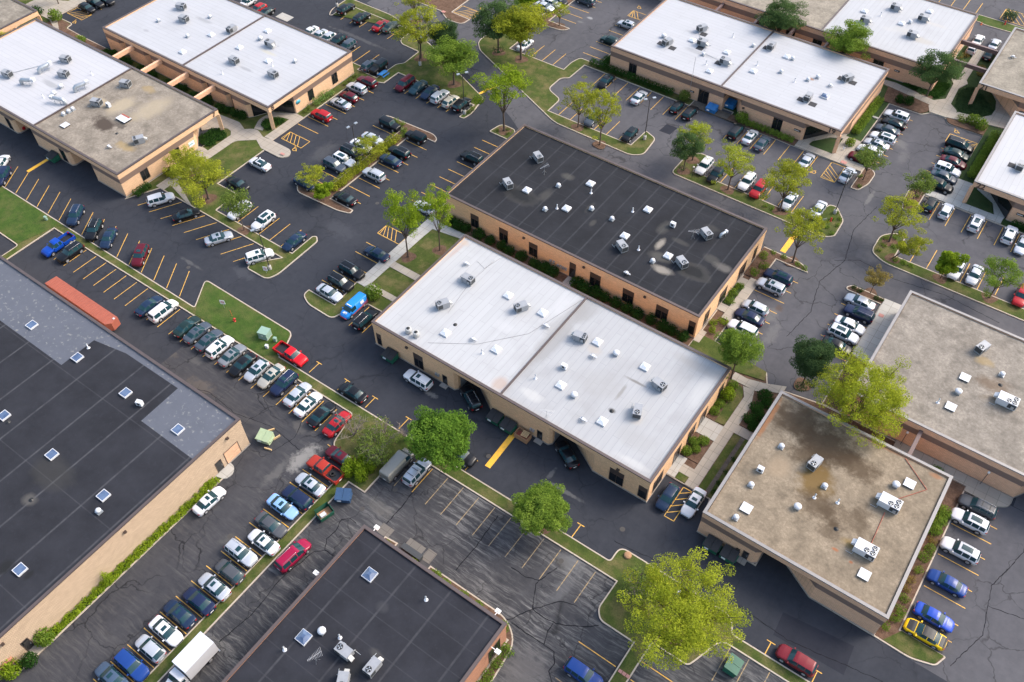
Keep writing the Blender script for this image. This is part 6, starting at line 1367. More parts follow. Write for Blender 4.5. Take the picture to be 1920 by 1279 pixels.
def make_vehicle(kind, variant=''):
    """meshes for one kind of vehicle, front towards +X"""
    p = PROF[kind]; K = p['K']; x0, x1 = K[0][0], K[-1][0]
    xs = set()
    n = 44
    for i in range(n+1): xs.add(round(x0+(x1-x0)*i/n, 3))
    for q in (p['gl'] or ()) + p['ws'] + p['sd']: xs.add(q)
    for pl in p['pil']:
        if x0 < pl < x1: xs.add(pl-.045); xs.add(pl+.045)
    xs = sorted(xs)
    big = kind in ('suv', 'jeep', 'pickup', 'van')
    wr = .38 if big else .33; low0 = .38 if big else .26
    def low(x):
        z = low0
        for xw in (-p['wb'], p['wb']):
            d = abs(x-xw)
            if d < wr+.07: z = max(z, wr*.9+math.sqrt((wr+.07)**2-d*d)*.98)
        if x > x1-.15 or x < x0+.1: z = max(z, low0+.1)
        return z
    rings = []
    for x in xs:
        w, be, tp, wt = lerpk(K, x); lo = min(low(x), be-.12)
        e = .12 if kind in ('jeep', 'van', 'pickup') else .36
        wm = lerpk(K, min(max(x, x0+.5), x1-.6))
        dr = max(0, 1-(x-x0)/.5); df = max(0, 1-(x1-x)/.7)
        g_ = 1-e*.7*dr**2.2-e*df**2.2
        w = min(wm[0], .99)*g_
        wt = min(wt, w*.86)
        # round the plan view a little
        rings.append([(x, -w*.97, lo), (x, -w, lo+(be-lo)*.45), (x, -w*.985, be-.05), (x, -w*.95, be), (x, -wt*1.02, tp-.035), (x, -wt*.86, tp-.004), (x, 0, tp+.015)] +
                     [(x, wt*.86, tp-.004), (x, wt*1.02, tp-.035), (x, w*.95, be), (x, w*.985, be-.05), (x, w, lo+(be-lo)*.45), (x, w*.97, lo)])
    body = MB(); glass = MB()
    body.v = [q for r in rings for q in r]; glass.v = list(body.v)
    k = 13
    for i in range(len(xs)-1):
        xm = (xs[i]+xs[i+1])/2
        w, be, tp, wt = lerpk(K, xm)
        for j in range(k-1):
            f = (i*k+j, (i+1)*k+j, (i+1)*k+j+1, i*k+j+1)
            g = False
            if j in (3, 8) and p['sd'][0] < xm < p['sd'][1] and tp-be > .12 and not any(abs(xm-q) < .05 for q in p['pil']): g = True
            if j in (4, 5, 6, 7) and ((p['gl'] and p['gl'][0] < xm < p['gl'][1]) or p['ws'][0] < xm < p['ws'][1]): g = True
            (glass if g else body).f.append(f); (glass if g else body).sm.append(not g or j in (4, 5, 6, 7))
    body.f.append(tuple(range(k))); body.sm.append(False)
    body.f.append(tuple((len(xs)-1)*k+j for j in range(k))[::-1]); body.sm.append(False)
    # floor
    for i in range(len(xs)-1):
        body.f.append((i*k, i*k+12, (i+1)*k+12, (i+1)*k)); body.sm.append(False)
    d = dict(kind=kind, wr=wr, wb=p['wb'])
    def clean(b, nm, mat):
        me = b.mesh(nm, mat)
        import bmesh
        bm = bmesh.new(); bm.from_mesh(me)
        bmesh.ops.delete(bm, geom=[v for v in bm.verts if not v.link_faces], context='VERTS')
        bmesh.ops.recalc_face_normals(bm, faces=bm.faces); bm.to_mesh(me); bm.free(); return me
    d['body'] = clean(body, 'body', PM['white']); d['glass'] = clean(glass, 'windows', M['cglass'])
    wx, be, tp, wt = lerpk(K, x1-.16)
    hb = MB(); q_ = wx*.9; hb.face([(x1-.10, q_-.36, be-.02), (x1-.34, q_-.30, be+.035), (x1-.46, q_-.02, be+.01), (x1-.28, q_+.03, be-.09)]); hb.face([(x1-.10, q_-.36, be-.02), (x1-.28, q_+.03, be-.09), (x1-.22, q_+.02, be-.2), (x1-.04, q_-.36, be-.16)]); d['head'] = hb.mesh('headlight', M['head'])
    wx, be2, tp2, wt2 = lerpk(K, x0+.1)
    tb = MB(); q_ = min(wx*.93, .8); tb.box(x0+.0, q_-.26, be2-.20, x0+.14, q_-.02, be2-.03); tb.box(x0+.1, q_-.12, be2-.20, x0+.30, q_+.05, be2-.04); d['tail'] = tb.mesh('tail_light', M['tail'])
    bx = p['ws'][1]-.25; w_, b_, t_, _ = lerpk(K, bx)
    mb = MB(); mb.box(bx-.08, w_-.02, b_+.0, bx+.08, w_+.20, b_+.14); d['mirror'] = mb.mesh('wing_mirror', PM['white'])
    if kind == 'pickup':
        bd = MB(); zb = 1.16
        bd.box(-2.86, -.97, .55, -.66, -.88, zb); bd.box(-2.86, .88, .55, -.66, .97, zb); bd.box(-2.88, -.97, .5, -2.80, .97, zb-.01); bd.box(-.72, -.9, .55, -.64, .9, zb-.005)
        bd.box(-2.84, -.95, .48, -2.2, -.6, .56); bd.box(-2.84, .6, .48, -2.2, .95, .56)
        d['bed'] = bd.mesh('bed', PM['white']); fl = MB(); fl.box(-2.8, -.88, .5, -.7, .88, .68); d['floor'] = fl.mesh('bed_floor', M['trim'])
    if kind in ('suv', 'minivan'):
        rr = MB(); yy = .56; zt = lerpk(K, -.8)[2]+.03; rr.tube([(-1.9, yy, zt-.02), (-1.7, yy, zt+.04), (0, yy, zt+.05), (.2, yy, zt-.01)], .022, 5); d['rail'] = rr.mesh('roof_rail', M['chrome'])
        cb = MB(); cb.box(-1.35, -.56, zt+.03, -1.28, .56, zt+.06); cb.box(-.35, -.56, zt+.03, -.28, .56, zt+.06); d['bars'] = cb.mesh('cross_bars', M['trim'])
    z_ = max(lerpk(K, q)[2] for q in (-.35, .0))
    sr = MB(); xa = {'sedan': (-.30, .16), 'coupe': (-.3, .16)}.get(kind, (-.5, .1)); zz = min(lerpk(K, xa[0])[2], lerpk(K, xa[1])[2])
    sr.grid([[(xx, yy, lerpk(K, xx)[2]+.034-.05*abs(yy)) for yy in (-.36, -.18, 0, .18, .36)] for xx in (xa[0], (xa[0]*2+xa[1])/3, (xa[0]+xa[1]*2)/3, xa[1])], False); d['sun'] = sr.mesh('sunroof', M['cglass'])
    pr = MB(); pr.grid([[(xx, yy, lerpk(K, xx)[2]+.034-.05*abs(yy)) for yy in (-.4, -.2, 0, .2, .4)] for xx in (-1.3, -1, -.7, -.35, 0, .08)], False); d['pano'] = pr.mesh('sunroof', M['cglass'])
    gr = MB(); gr.box(x1-.06, -.5, .42, x1+.012, .5, .58); d['grille'] = gr.mesh('grille', M['trim'])
    pl = MB(); pl.box(x0-.018, -.25, .62, x0+.05, .25, .75); d['plate'] = pl.mesh('number_plate', M['signwhite'])
    return d
def vehicle(kind, x, y, ang, paint, feat, label, cat, group):
    if kind not in VM: VM[kind] = make_vehicle(kind)
    d = VM[kind]
    t = empty({'suv': 'parked_suv', 'sedan': 'parked_sedan', 'hatch': 'parked_hatchback', 'minivan': 'parked_minivan', 'van': 'cargo_van', 'vanblue': 'cargo_van', 'jeep': 'parked_off_roader', 'pickup': 'pickup_truck', 'coupe': 'parked_coupe'}[kind], (x, y, .015), math.radians(ang), label, cat, group)
    P = PM[paint]
    def painted(name, me, mat=P):
        o = ob(name, me, t); o.material_slots[0].link = 'OBJECT'; o.material_slots[0].material = mat; return o
    bo = painted('body', d['body']); ob('windows', d['glass'], t)
    ty, rim = WTB if d['wr'] > .35 else WT
    lay = [(d['wb'], 1), (d['wb'], -1), (-d['wb'], 1), (-d['wb'], -1)]
    hw = lerpk(PROF[kind]['K'], 0 if kind != 'pickup' else 1)[0]
    for wx, s in lay:
        w = ob('wheel', ty, t); w.location = (wx, s*(hw-.11), d['wr']); w.scale = (1, s, 1)
        r = ob('rim', rim, w)
        if 'k' in feat: r.material_slots[0].link = 'OBJECT'; r.material_slots[0].material = M['trim']
    for s in (1, -1):
        o = ob('headlight', d['head'], t); o.scale = (1, s, 1)
        o = ob('tail_light', d['tail'], t); o.scale = (1, s, 1)
        if kind == 'pickup': o.location.x = -2.24
        m_ = painted('wing_mirror', d['mirror']); m_.scale = (1, s, 1)
    ob('grille', d['grille'], t)
    o = ob('number_plate', d['plate'], t)
    if kind == 'pickup':
        o.location.x = -2.26; painted('bed', d['bed']); ob('bed_floor', d['floor'], t)
        if 't' in feat: ob('bed_floor', d['floor'], t).name = 'bed_liner'
    if 's' in feat: ob('sunroof', d['sun'], t)
    if 'p' in feat: ob('sunroof', d['pano'], t)
    if 'r' in feat and 'rail' in d:
        for s in (1, -1): o = ob('roof_rail', d['rail'], t); o.scale = (1, s, 1)
    if 'b' in feat and 'bars' in d: ob('cross_bars', d['bars'], t)
    if 'w' in feat:   # white roof over dark body
        pass
    return t
CNAME = dict(dkblue='dark blue', dkteal='dark teal', dkgreen='dark green', dkgrey='dark grey', dkred='dark red', brightred='bright red', ltblue='light blue', steelblue='slate blue', silvergrey='silver-grey', royal='vivid blue', navy='navy', vanblue='blue', pickupblue='deep blue', rust='brick red')
KN = dict(suv='SUV', sedan='sedan', hatch='hatchback', minivan='minivan', jeep='boxy off-roader', pickup='pickup', van='cargo van', vanblue='wrapped van', coupe='coupe')
# row: where it is, which end the count starts from, axis and sign for sorting, cars (kind, paint, x, y, heading, features)
ROWS = [
 ('by the hatching at the top left', 'the hatching', (0, 1), [('hatch', 'black', -185.3, 94.5, 0, ''), ('suv', 'black', -185.5, 97.0, 0, ''), ('suv', 'black', -184.5, 99.1, 0, '')]),
 ('half hidden behind the far edge of roof 8', 'the left', (1, 0), [('suv', 'white', -157.3, 116.7, 270, ''), ('hatch', 'red', -153.4, 116.3, 270, ''), ('sedan', 'black', -150.8, 116.0, 270, ''), ('sedan', 'white', -137.2, 115.9, 270, ''), ('sedan', 'silver', -134.7, 116.1, 270, ''), ('hatch', 'silver', -132.4, 116.4, 270, ''), ('suv', 'black', -129.8, 116.5, 270, ''), ('suv', 'grey', -126.7, 116.3, 270, '')]),
 ('near the lamp at the top edge', 'the left', (1, 0), [('suv', 'black', -137.2, 127.6, 90, ''), ('suv', 'black', -131.8, 126.8, 90, ''), ('sedan', 'red', -126.4, 127.0, 90, ''), ('sedan', 'green', -124.3, 127.8, 90, '')]),
 ('just left of the blue picnic table', 'the left', (1, 0), [('hatch', 'grey', -118.3, 113.9, 90, ''), ('jeep', 'black', -116.1, 114.3, 270, '')]),
 ('facing the flower bushes of building 8', 'the picnic table', (0, -1), [('suv', 'dkred', -114.7, 109.1, 180, ''), ('suv', 'silver', -114.9, 106.2, 180, 'r'), ('hatch', 'dkred', -114.3, 103.2, 180, ''), ('sedan', 'silver', -114.1, 100.6, 180, 's'), ('suv', 'red', -114.5, 95.5, 180, '')]),
 ('in the row under the trees', 'the left', (1, 0), [('minivan', 'dkred', -107.9, 113.0, 270, ''), ('sedan', 'teal', -105.0, 113.6, 270, ''), ('sedan', 'dkblue', -102.0, 113.7, 270, ''), ('suv', 'silver', -99.4, 113.7, 90, ''), ('hatch', 'beige', -96.7, 113.7, 90, ''), ('suv', 'black', -94.2, 114.1, 90, '')]),
 ('on the left side of the centre-left island', 'the top', (0, -1), [('jeep', 'black', -101.5, 100.9, 0, ''), ('sedan', 'silver', -101.4, 95.7, 0, ''), ('sedan', 'white', -101.8, 92.9, 0, ''), ('suv', 'black', -101.9, 90.4, 0, 'r'), ('suv', 'white', -101.4, 87.8, 0, 'p'), ('suv', 'grey', -101.9, 85.7, 0, 'r'), ('sedan', 'dkblue', -103.0, 79.0, 0, '')]),
 ('on the right side of the centre-left island', 'the top', (0, -1), [('jeep', 'black', -95.0, 100.8, 180, ''), ('suv', 'black', -94.7, 95.5, 180, 'r'), ('sedan', 'dkblue', -94.5, 92.8, 180, ''), ('suv', 'silver', -94.3, 87.9, 180, 'r'), ('sedan', 'black', -94.2, 80.1, 180, '')]),
 ('along the left side of the black roof', 'the top', (0, -1), [('suv', 'black', -82.6, 102.0, 180, 'rb'), ('hatch', 'white', -81.2, 86.3, 180, '')]),
 ('on the lot right of building 7', 'the top', (0, -1), [('sedan', 'white', -113.6, 78.1, 180, 'p'), ('sedan', 'black', -112.7, 71.9, 0, '')]),
 ('on the island at the top centre', 'the bottom', (0, 1), [('sedan', 'silver', -101.4, 153.8, 0, ''), ('sedan', 'white', -101.0, 156.0, 0, ''), ('sedan', 'black', -100.4, 157.8, 0, ''), ('suv', 'grey', -95.2, 161.1, 180, '')]),
 ('at the upper left edge of roof 19', 'the bottom', (0, 1), [('hatch', 'silver', -82.5, 157.9, 180, 's'), ('hatch', 'dkteal', -82.3, 150.5, 180, '')]),
 ('hidden in the upper grove', 'the left', (1, 0), [('sedan', 'white', -96.2, 138.8, 90, '')]),
 ('nosed up to the long hedge of building 19', 'the left', (1, 0), [('sedan', 'black', -75.1, 137.2, 270, ''), ('sedan', 'silver', -66.8, 136.3, 90, ''), ('hatch', 'black', -59.1, 137.8, 90, ''), ('suv', 'black', -56.1, 137.5, 90, ''), ('minivan', 'black', -46.1, 137.3, 90, ''), ('sedan', 'silver', -43.2, 137.4, 90, 's'), ('sedan', 'grey', -40.5, 136.9, 90, ''), ('sedan', 'silver', -31.6, 136.9, 90, ''), ('sedan', 'silver', -24.0, 137.4, 90, 's')]),
 ('on the strip facing building 19', 'the left', (1, 0), [('suv', 'grey', -70.5, 124.9, 270, 'p'), ('hatch', 'black', -62.2, 124.8, 270, ''), ('suv', 'white', -46.2, 124.5, 270, ''), ('suv', 'black', -43.4, 123.6, 270, ''), ('suv', 'white', -37.9, 125.0, 270, ''), ('suv', 'red', -35.3, 124.3, 270, ''), ('sedan', 'silver', -29.6, 124.6, 270, ''), ('sedan', 'silver', -24.5, 125.4, 270, '')]),
 ('under the beams beside roof 21', 'the left', (1, 1), [('sedan', 'white', -18.1, 195.4, 90, ''), ('suv', 'white', -18.1, 191.7, 90, ''), ('sedan', 'silver', -14.8, 195.8, 90, ''), ('sedan', 'black', -14.6, 191.4, 90, '')]),
 ('left in the court between 19 and 22', 'the top', (0, -1), [('suv', 'white', -22.9, 159.5, 180, 's'), ('sedan', 'black', -22.5, 157.0, 180, ''), ('sedan', 'grey', -22.8, 154.3, 180, ''), ('suv', 'white', -22.6, 151.3, 180, 'p'), ('sedan', 'silver', -22.9, 148.9, 180, 's'), ('sedan', 'white', -23.2, 146.4, 180, ''), ('suv', 'dkred', -23.7, 143.2, 180, '')]),
 ('right in the court between 19 and 22', 'the top', (0, -1), [('minivan', 'black', -10.0, 157.4, 0, 'r'), ('sedan', 'dkgreen', -9.7, 154.5, 0, ''), ('sedan', 'dkred', -9.4, 151.9, 0, ''), ('suv', 'white', -9.6, 149.0, 0, 's'), ('sedan', 'grey', -9.5, 146.8, 0, ''), ('suv', 'black', -9.3, 143.9, 0, '')]),
 ('outside the entrance below roof 22', 'the left', (1, 0), [('hatch', 'black', -9.0, 138.1, 90, ''), ('hatch', 'white', -6.2, 138.0, 90, ''), ('suv', 'white', -1.0, 137.8, 90, 'p'), ('suv', 'white', 4.5, 138.1, 90, 's'), ('sedan', 'silver', 7.0, 136.8, 270, '')]),
 ('on the right grass strip', 'the left', (1, 0), [('suv', 'white', -0.2, 124.7, 270, ''), ('sedan', 'silver', 2.6, 125.2, 270, ''), ('suv', 'red', 10.1, 124.7, 270, '')]),
 ('right of the black roof', 'the top', (0, -1), [('suv', 'navy', -23.3, 106.3, 180, 'p'), ('suv', 'silver', -23.4, 103.7, 180, 'rs'), ('hatch', 'silver', -23.4, 98.1, 180, ''), ('sedan', 'navy', -23.3, 95.8, 180, ''), ('suv', 'white', -23.1, 92.9, 180, ''), ('sedan', 'navy', -22.8, 90.1, 180, '')]),
 ('left of the clean tan roof', 'the top', (0, -1), [('sedan', 'silver', -10.4, 108.8, 180, ''), ('suv', 'navy', -9.6, 106.3, 180, 'r'), ('sedan', 'white', -9.8, 103.2, 0, ''), ('suv', 'white', -9.9, 100.8, 0, 'p'), ('sedan', 'black', -9.8, 98.1, 0, '')]),
 ('in the slanted bays along the left green strip', 'the left', (1, 0), [('suv', 'navy', -149.4, 48.4, 303, ''), ('suv', 'dkblue', -129.6, 49.5, 303, 'r'), ('suv', 'black', -123.9, 49.0, 303, 'r'), ('sedan', 'dkblue', -120.3, 49.2, 303, ''), ('suv', 'dkred', -112.4, 49.5, 303, 's')]),
 ('cut by the left picture edge', 'the left', (1, 0), [('sedan', 'white', -153.1, 50.7, 123, '')]),
 ('in the slanted bays below building 7', 'the left', (1, 0), [('suv', 'white', -120.8, 61.0, 61.5, ''), ('sedan', 'black', -114.0, 60.9, 61.5, ''), ('sedan', 'silver', -104.9, 60.1, 61.5, 's'), ('suv', 'white', -96.0, 61.0, 61.5, 's')]),
 ('in the island pocket right of building 7', 'the left', (1, 0), [('suv', 'white', -107.1, 67.0, 270, ''), ('suv', 'white', -101.7, 67.4, 270, 'p'), ('sedan', 'dkblue', -93.8, 66.9, 270, '')]),
 ('above the orange-red container', 'the left', (1, 0), [('pickup', 'pickupblue', -125.9, 43.2, 270, ''), ('suv', 'black', -122.6, 43.2, 270, 'r')]),
 ('in the long row below the hydrant lawn', 'the left', (1, 0), [('sedan', 'dkblue', -102.3, 43.0, 90, ''), ('minivan', 'white', -99.6, 43.6, 90, ''), ('sedan', 'dkgreen', -94.0, 43.5, 90, ''), ('sedan', 'grey', -91.7, 43.6, 90, 's'), ('sedan', 'grey', -89.1, 43.6, 90, 's'), ('suv', 'white', -86.6, 43.6, 90, 'rs'), ('sedan', 'silvergrey', -83.9, 43.6, 90, 's'), ('sedan', 'black', -81.3, 43.2, 270, ''), ('hatch', 'silver', -78.7, 43.6, 270, 'rs'), ('sedan', 'beige', -76.2, 44.1, 270, 's'), ('suv', 'navy', -73.6, 44.2, 270, 'rs'), ('sedan', 'silver', -70.6, 44.0, 90, ''), ('sedan', 'white', -68.1, 43.6, 90, 's'), ('sedan', 'black', -65.2, 43.4, 90, ''), ('sedan', 'red', -62.3, 43.5, 90, 's')]),
 ('parked parallel to the long green strip', 'the left', (1, 0), [('pickup', 'brightred', -76.7, 48.8, 0, ''), ('sedan', 'black', -64.2, 48.9, 180, ''), ('suv', 'black', -44.7, 49.5, 0, '')]),
 ('at the bays of the central white roof', 'the left', (1, 0), [('suv', 'white', -57.9, 56.2, 180, 'rs'), ('suv', 'black', -49.5, 58.1, 151, 'rb'), ('sedan', 'black', -32.8, 58.1, 151, '')]),
 ('in the row facing the long warehouse wall', 'the top', (0, -1), [('sedan', 'dkred', -58.2, 39.6, 180, 's'), ('pickup', 'rust', -58.5, 36.9, 180, ''), ('sedan', 'silver', -58.5, 34.0, 180, 's'), ('suv', 'navy', -58.5, 31.5, 180, ''), ('sedan', 'ltblue', -59.1, 29.4, 0, 's'), ('sedan', 'dkgrey', -58.4, 26.6, 0, ''), ('sedan', 'white', -57.5, 24.3, 180, 's'), ('suv', 'silver', -58.6, 21.5, 0, 'rs'), ('hatch', 'dkgrey', -58.0, 18.9, 180, ''), ('sedan', 'silver', -58.1, 16.4, 180, 's'), ('sedan', 'navy', -58.2, 14.0, 180, ''), ('sedan', 'dkblue', -58.9, 11.5, 180, 's'), ('sedan', 'white', -58.5, 9.1, 0, 's'), ('hatch', 'silver', -58.4, 6.6, 180, ''), ('suv', 'blue', -58.5, 4.0, 0, ''), ('sedan', 'steelblue', -59.4, 1.7, 180, 's')]),
 ('alone on the lane', 'the left', (1, 0), [('sedan', 'white', -67.8, 24.4, 88, 's'), ('minivan', 'magenta', -53.0, 25.2, 86, 'r')]),
 ('beside the round maple', 'the left', (1, 0), [('van', 'taupe', -50.8, 43.2, 90, ''), ('suv', 'silver', -47.9, 43.9, 90, 'rb')]),
 ('at the bottom corner of the white roof', 'the left', (1, 0), [('hatch', 'dkblue', -18.1, 60.2, 270, ''), ('sedan', 'white', -14.9, 61.5, 270, 's')]),
 ('in the lot right of the stained tan roof', 'the top', (0, -1), [('suv', 'dkgrey', 16.0, 82.6, 180, 'rb'), ('suv', 'white', 15.8, 79.9, 180, 'p'), ('suv', 'white', 16.1, 75.0, 180, 'rp'), ('sedan', 'blue', 16.2, 69.7, 180, ''), ('sedan', 'royal', 16.4, 64.4, 0, ''), ('coupe', 'yellow', 16.2, 61.8, 180, '')]),
 ('parallel to the strip at bottom right', 'the left', (1, 0), [('suv', 'maroon', 4.9, 49.8, 180, '')]),
 ('at the bottom edge near the huge tree', 'the left', (1, 0), [('suv', 'blue', -14.6, 33.9, 0, '')]),
 ('along the walk left of the white roof', 'the top', (0, -1), [('sedan', 'dkblue', -80.4, 72.8, 180, ''), ('suv', 'black', -81.0, 67.3, 0, 'r'), ('suv', 'black', -80.7, 64.3, 0, 'r'), ('sedan', 'silver', -80.7, 61.6, 0, '')]),
 ('squeezed beside the left corner of the white roof', 'the left', (1, 0), [('vanblue', 'vanblue', -75.4, 61.5, 270, ''), ('suv', 'black', -72.2, 60.7, 90, 'r')]),
 ('inside the loading bay of building 7', 'the left', (1, 0), [('sedan', 'red', -161.0, 60.1, 151, '')]),
]
NTH = ['first', 'second', 'third', 'fourth', 'fifth', 'sixth', 'seventh', 'eighth', 'ninth', 'tenth']
ALLC = {}
for where, end, key, cars in ROWS:
    if key is not None: cars = sorted(cars, key=lambda c: (c[2]*key[0]+c[3]*key[1]))
    cnt = {}
    for c in cars: cnt[(c[0], c[1])] = cnt.get((c[0], c[1]), 0)+1
    seen = {}
    for kind, paint, x, y, a, feat in cars:
        k2 = (kind, paint); i = seen.get(k2, 0); seen[k2] = i+1
        lab = '%s %s %s' % (CNAME.get(paint, paint), KN[kind], where)
        if cnt[k2] > 1: lab += ', %s such from %s' % (NTH[i], end)
        t = vehicle(kind, x, y, a, paint, feat, lab, {'minivan': 'minivan', 'van': 'van', 'vanblue': 'van', 'pickup': 'pickup truck'}.get(kind, 'car'), 'cars parked around the office park')
        ALLC[(kind, paint, round(x), round(y))] = t

# ---------------- special vehicle details ----------------
def findc(kind, paint):
    return [t for k, t in ALLC.items() if k[0] == kind and k[1] == paint]
# lettering and red flashes of the blue van
v = findc('vanblue', 'vanblue')[0]
tag(v, 'bright blue van with red bumpers and white lettering, parked by the round lawn bush', 'van')
for s in (1, -1):
    MB().box(-2.35, s*.905-.012, .42, 1.2, s*.905+.012, .70).build('red_flash', M['signred'], v)
    MB().box(-2.3, s*.89-.012, .80, -1.0, s*.89+.012, 1.02).build('red_flash', M['signred'], v)
    txt('lettering', 'RE', .62, (-1.15 if s > 0 else -1.15, s*.86, 1.42), (math.radians(78), 0, PI if s > 0 else 0), M['signwhite'], v, .03)
MB().box(2.36, -.62, .4, 2.54, .62, .62).build('red_bumper', M['signred'], v); MB().box(-2.54, -.72, .4, -2.4, .72, .75).build('red_bumper', M['signred'], v)
txt('lettering', 'ASR', .42, (1.93, 0, 1.09), (math.radians(-12), 0, PI/2) if False else (math.radians(14), 0, PI/2), M['signwhite'], v, .02)
MB().box(.72, -.5, 1.905, .86, .5, 1.925).build('white_visor', M['signwhite'], v)
# matt black hood, roof and boot of the yellow coupe
c = findc('coupe', 'yellow')[0]
tag(c, 'yellow coupe with matt black hood, roof and boot beside the curved grass tip', 'car')
c.scale = (1.04, 1.04, .9)
K = PROF['sedan']['K']
def panel(xa, xb, wf, name):
    b = MB(); rows = []
    for i in range(9):
        x = xa+(xb-xa)*i/8; w, be, tp, wt = lerpk(K, x)
        rows.append([(x, -wt*wf, tp+.008), (x, -wt*.5, tp+.016), (x, 0, tp+.022), (x, wt*.5, tp+.016), (x, wt*wf, tp+.008)])
    b.grid(rows); b.build(name, M['black'], c)
panel(1.16, 2.05, .97, 'hood_panel'); panel(-.95, .38, 1.02, 'roof_panel'); panel(-2.2, -1.64, .97, 'boot_panel')
MB().box(-2.3, -.75, 1.03, -2.14, .75, 1.10).build('spoiler', M['black'], c)
# tyre lying in the brick red pickup's bed
pk = findc('pickup', 'rust')[0]
tag(MB().lathe([(.18, 0), (.2, .2), (.38, .2), (.4, .1), (.38, 0)], (-58.3+1.2, 36.9, .72), 20).build('spare_tyre', M['tyre']), 'black spare tyre lying in the bed of the brick red pickup', 'tyre')
# ---------------- box truck ----------------
t = empty('box_truck', (-52.55, 8.2, .01), -PI/2, 'white box truck parked along the grass strip at the bottom left', 'truck')
MB().box(-3.0, -1.15, 1.0, 1.35, 1.15, 3.35).build('cargo_box', M['white'], t)
MB().box(-2.9, -.45, .62, 3.2, .45, .98).build('chassis', M['trim'], t)
b = MB()
R_ = [[(x, -w, lo), (x, -w, zm), (x, -w*.9, zt), (x, w*.9, zt), (x, w, zm), (x, w, lo)] for x, w, lo, zm, zt in ((1.5, 1.0, .6, 1.5, 2.35), (2.3, 1.0, .6, 1.45, 2.38), (2.75, .98, .6, 1.4, 1.62), (3.35, .92, .6, 1.2, 1.42), (3.55, .85, .62, 1.0, 1.1))]
b.grid(R_, False); b.face(R_[0][::-1]); b.face(R_[-1]); b.build('cab', PM['white'], t)
b = MB(); b.face([(2.33, -.85, 2.34), (2.76, -.84, 1.66), (2.76, .84, 1.66), (2.33, .85, 2.34)]); o = b.build('windscreen', M['cglass'], t); o.location = (.012, 0, .015)
b = MB()
for s in (-1, 1): b.box(1.75, s*.985-.012, 1.5, 2.4, s*.985+.012, 2.1)
b.build('side_window', M['cglass'], t)
for x, s in ((2.75, 1), (2.75, -1), (-1.6, 1), (-1.6, -1)):
    w = ob('wheel', WTB[0], t); w.location = (x, s*.92, .42); w.scale = (1.1, s, 1.1); ob('rim', WTB[1], w)
MB().box(-3.1, -1.1, .45, -2.95, 1.1, .6).build('rear_bumper', M['galv'], t); MB().box(2.3, 1.0, 1.5, 2.4, 1.35, 1.8).build('wing_mirror', M['trim'], t); MB().box(2.3, -1.35, 1.5, 2.4, -1.0, 1.8).build('wing_mirror', M['trim'], t)
# ---------------- lamps ----------------
def lamp(x, y, H, label, base=True, rz=0):
    t = empty('street_lamp', (x, y, .13), rz, label, 'street lamp', 'parking lot lamps')
    if base: MB().lathe([(.3, -.05), (.3, .75), (.24, .8), (.02, .8)], (0, 0, 0), 14).build('concrete_base', M['walk_new'], t)
    MB().tube([(0, 0, .75 if base else 0), (0, 0, H)], [.085, .06], 8).build('pole', M['pole'], t)
    a = MB(); a.box(-.9, -.03, H-.05, .9, .03, H+.03); a.build('arm', M['pole'], t)
    for s in (-1, 1):
        h = MB(); h.box(s*.85-.3, -.2, H-.02, s*.85+.3, .2, H+.16); f = h.build('lamp_head', M['galv'], t)
        q = MB(); q.box(s*.85-.22, -.14, H-.045, s*.85+.22, .14, H-.021); q.build('lens', M['lens'], f)
for x, y, H, lab, rz in ((-140.3, 127.9, 9, 'tall lamp at the left tip of the top grass peninsula', .6), (-110.2, 120.6, 6, 'short lamp on the grass under the tree above the picnic table', 1.2), (-92.4, 112.6, 9, 'tall twin-head lamp at the right end of the tree-shaded row', 1.0), (-98.7, 88.7, 9, 'tall twin-head lamp in the middle of the centre-left car island', 1.4),
        (-59.5, 125.9, 9, 'tall twin-head lamp on the rounded grass tip below roof 19', .9), (-21.9, 126.9, 9, 'tall twin-head lamp on the flower bed with the red hydrant', .5), (-92.9, 60.2, 9, 'tall lamp beside the red and white sign on the curved left island', 1.1), (-104.8, 139.8, 9, 'tall lamp beside the dark tree in the upper grove', 1.0),
        (-119.6, 132.2, 9, 'tall dark pole at the top edge beside the dark SUVs', .3)):
    lamp(x, y, H, lab, True, rz)
def bollardlamp(x, y, H, label):
    t = empty('lamp_post', (x, y, .14), 0, label, 'lamp'); MB().tube([(0, 0, 0), (0, 0, H)], .04, 6).build('pole', M['pole'], t); MB().lathe([(.05, H-.02), (.18, H+.05), (.16, H+.25), (.02, H+.32)], (0, 0, 0), 12).build('lamp_head', M['lens'], t)
bollardlamp(4.3, 86.6, 3, 'slim walk lamp between the two tan roofs under the huge tree'); bollardlamp(15.3, 86.6, 3, 'slim walk lamp on the curved concrete pad at right'); bollardlamp(-46.8, 120.9, 2.4, 'small white-topped post on the grass below the grey-green tree')
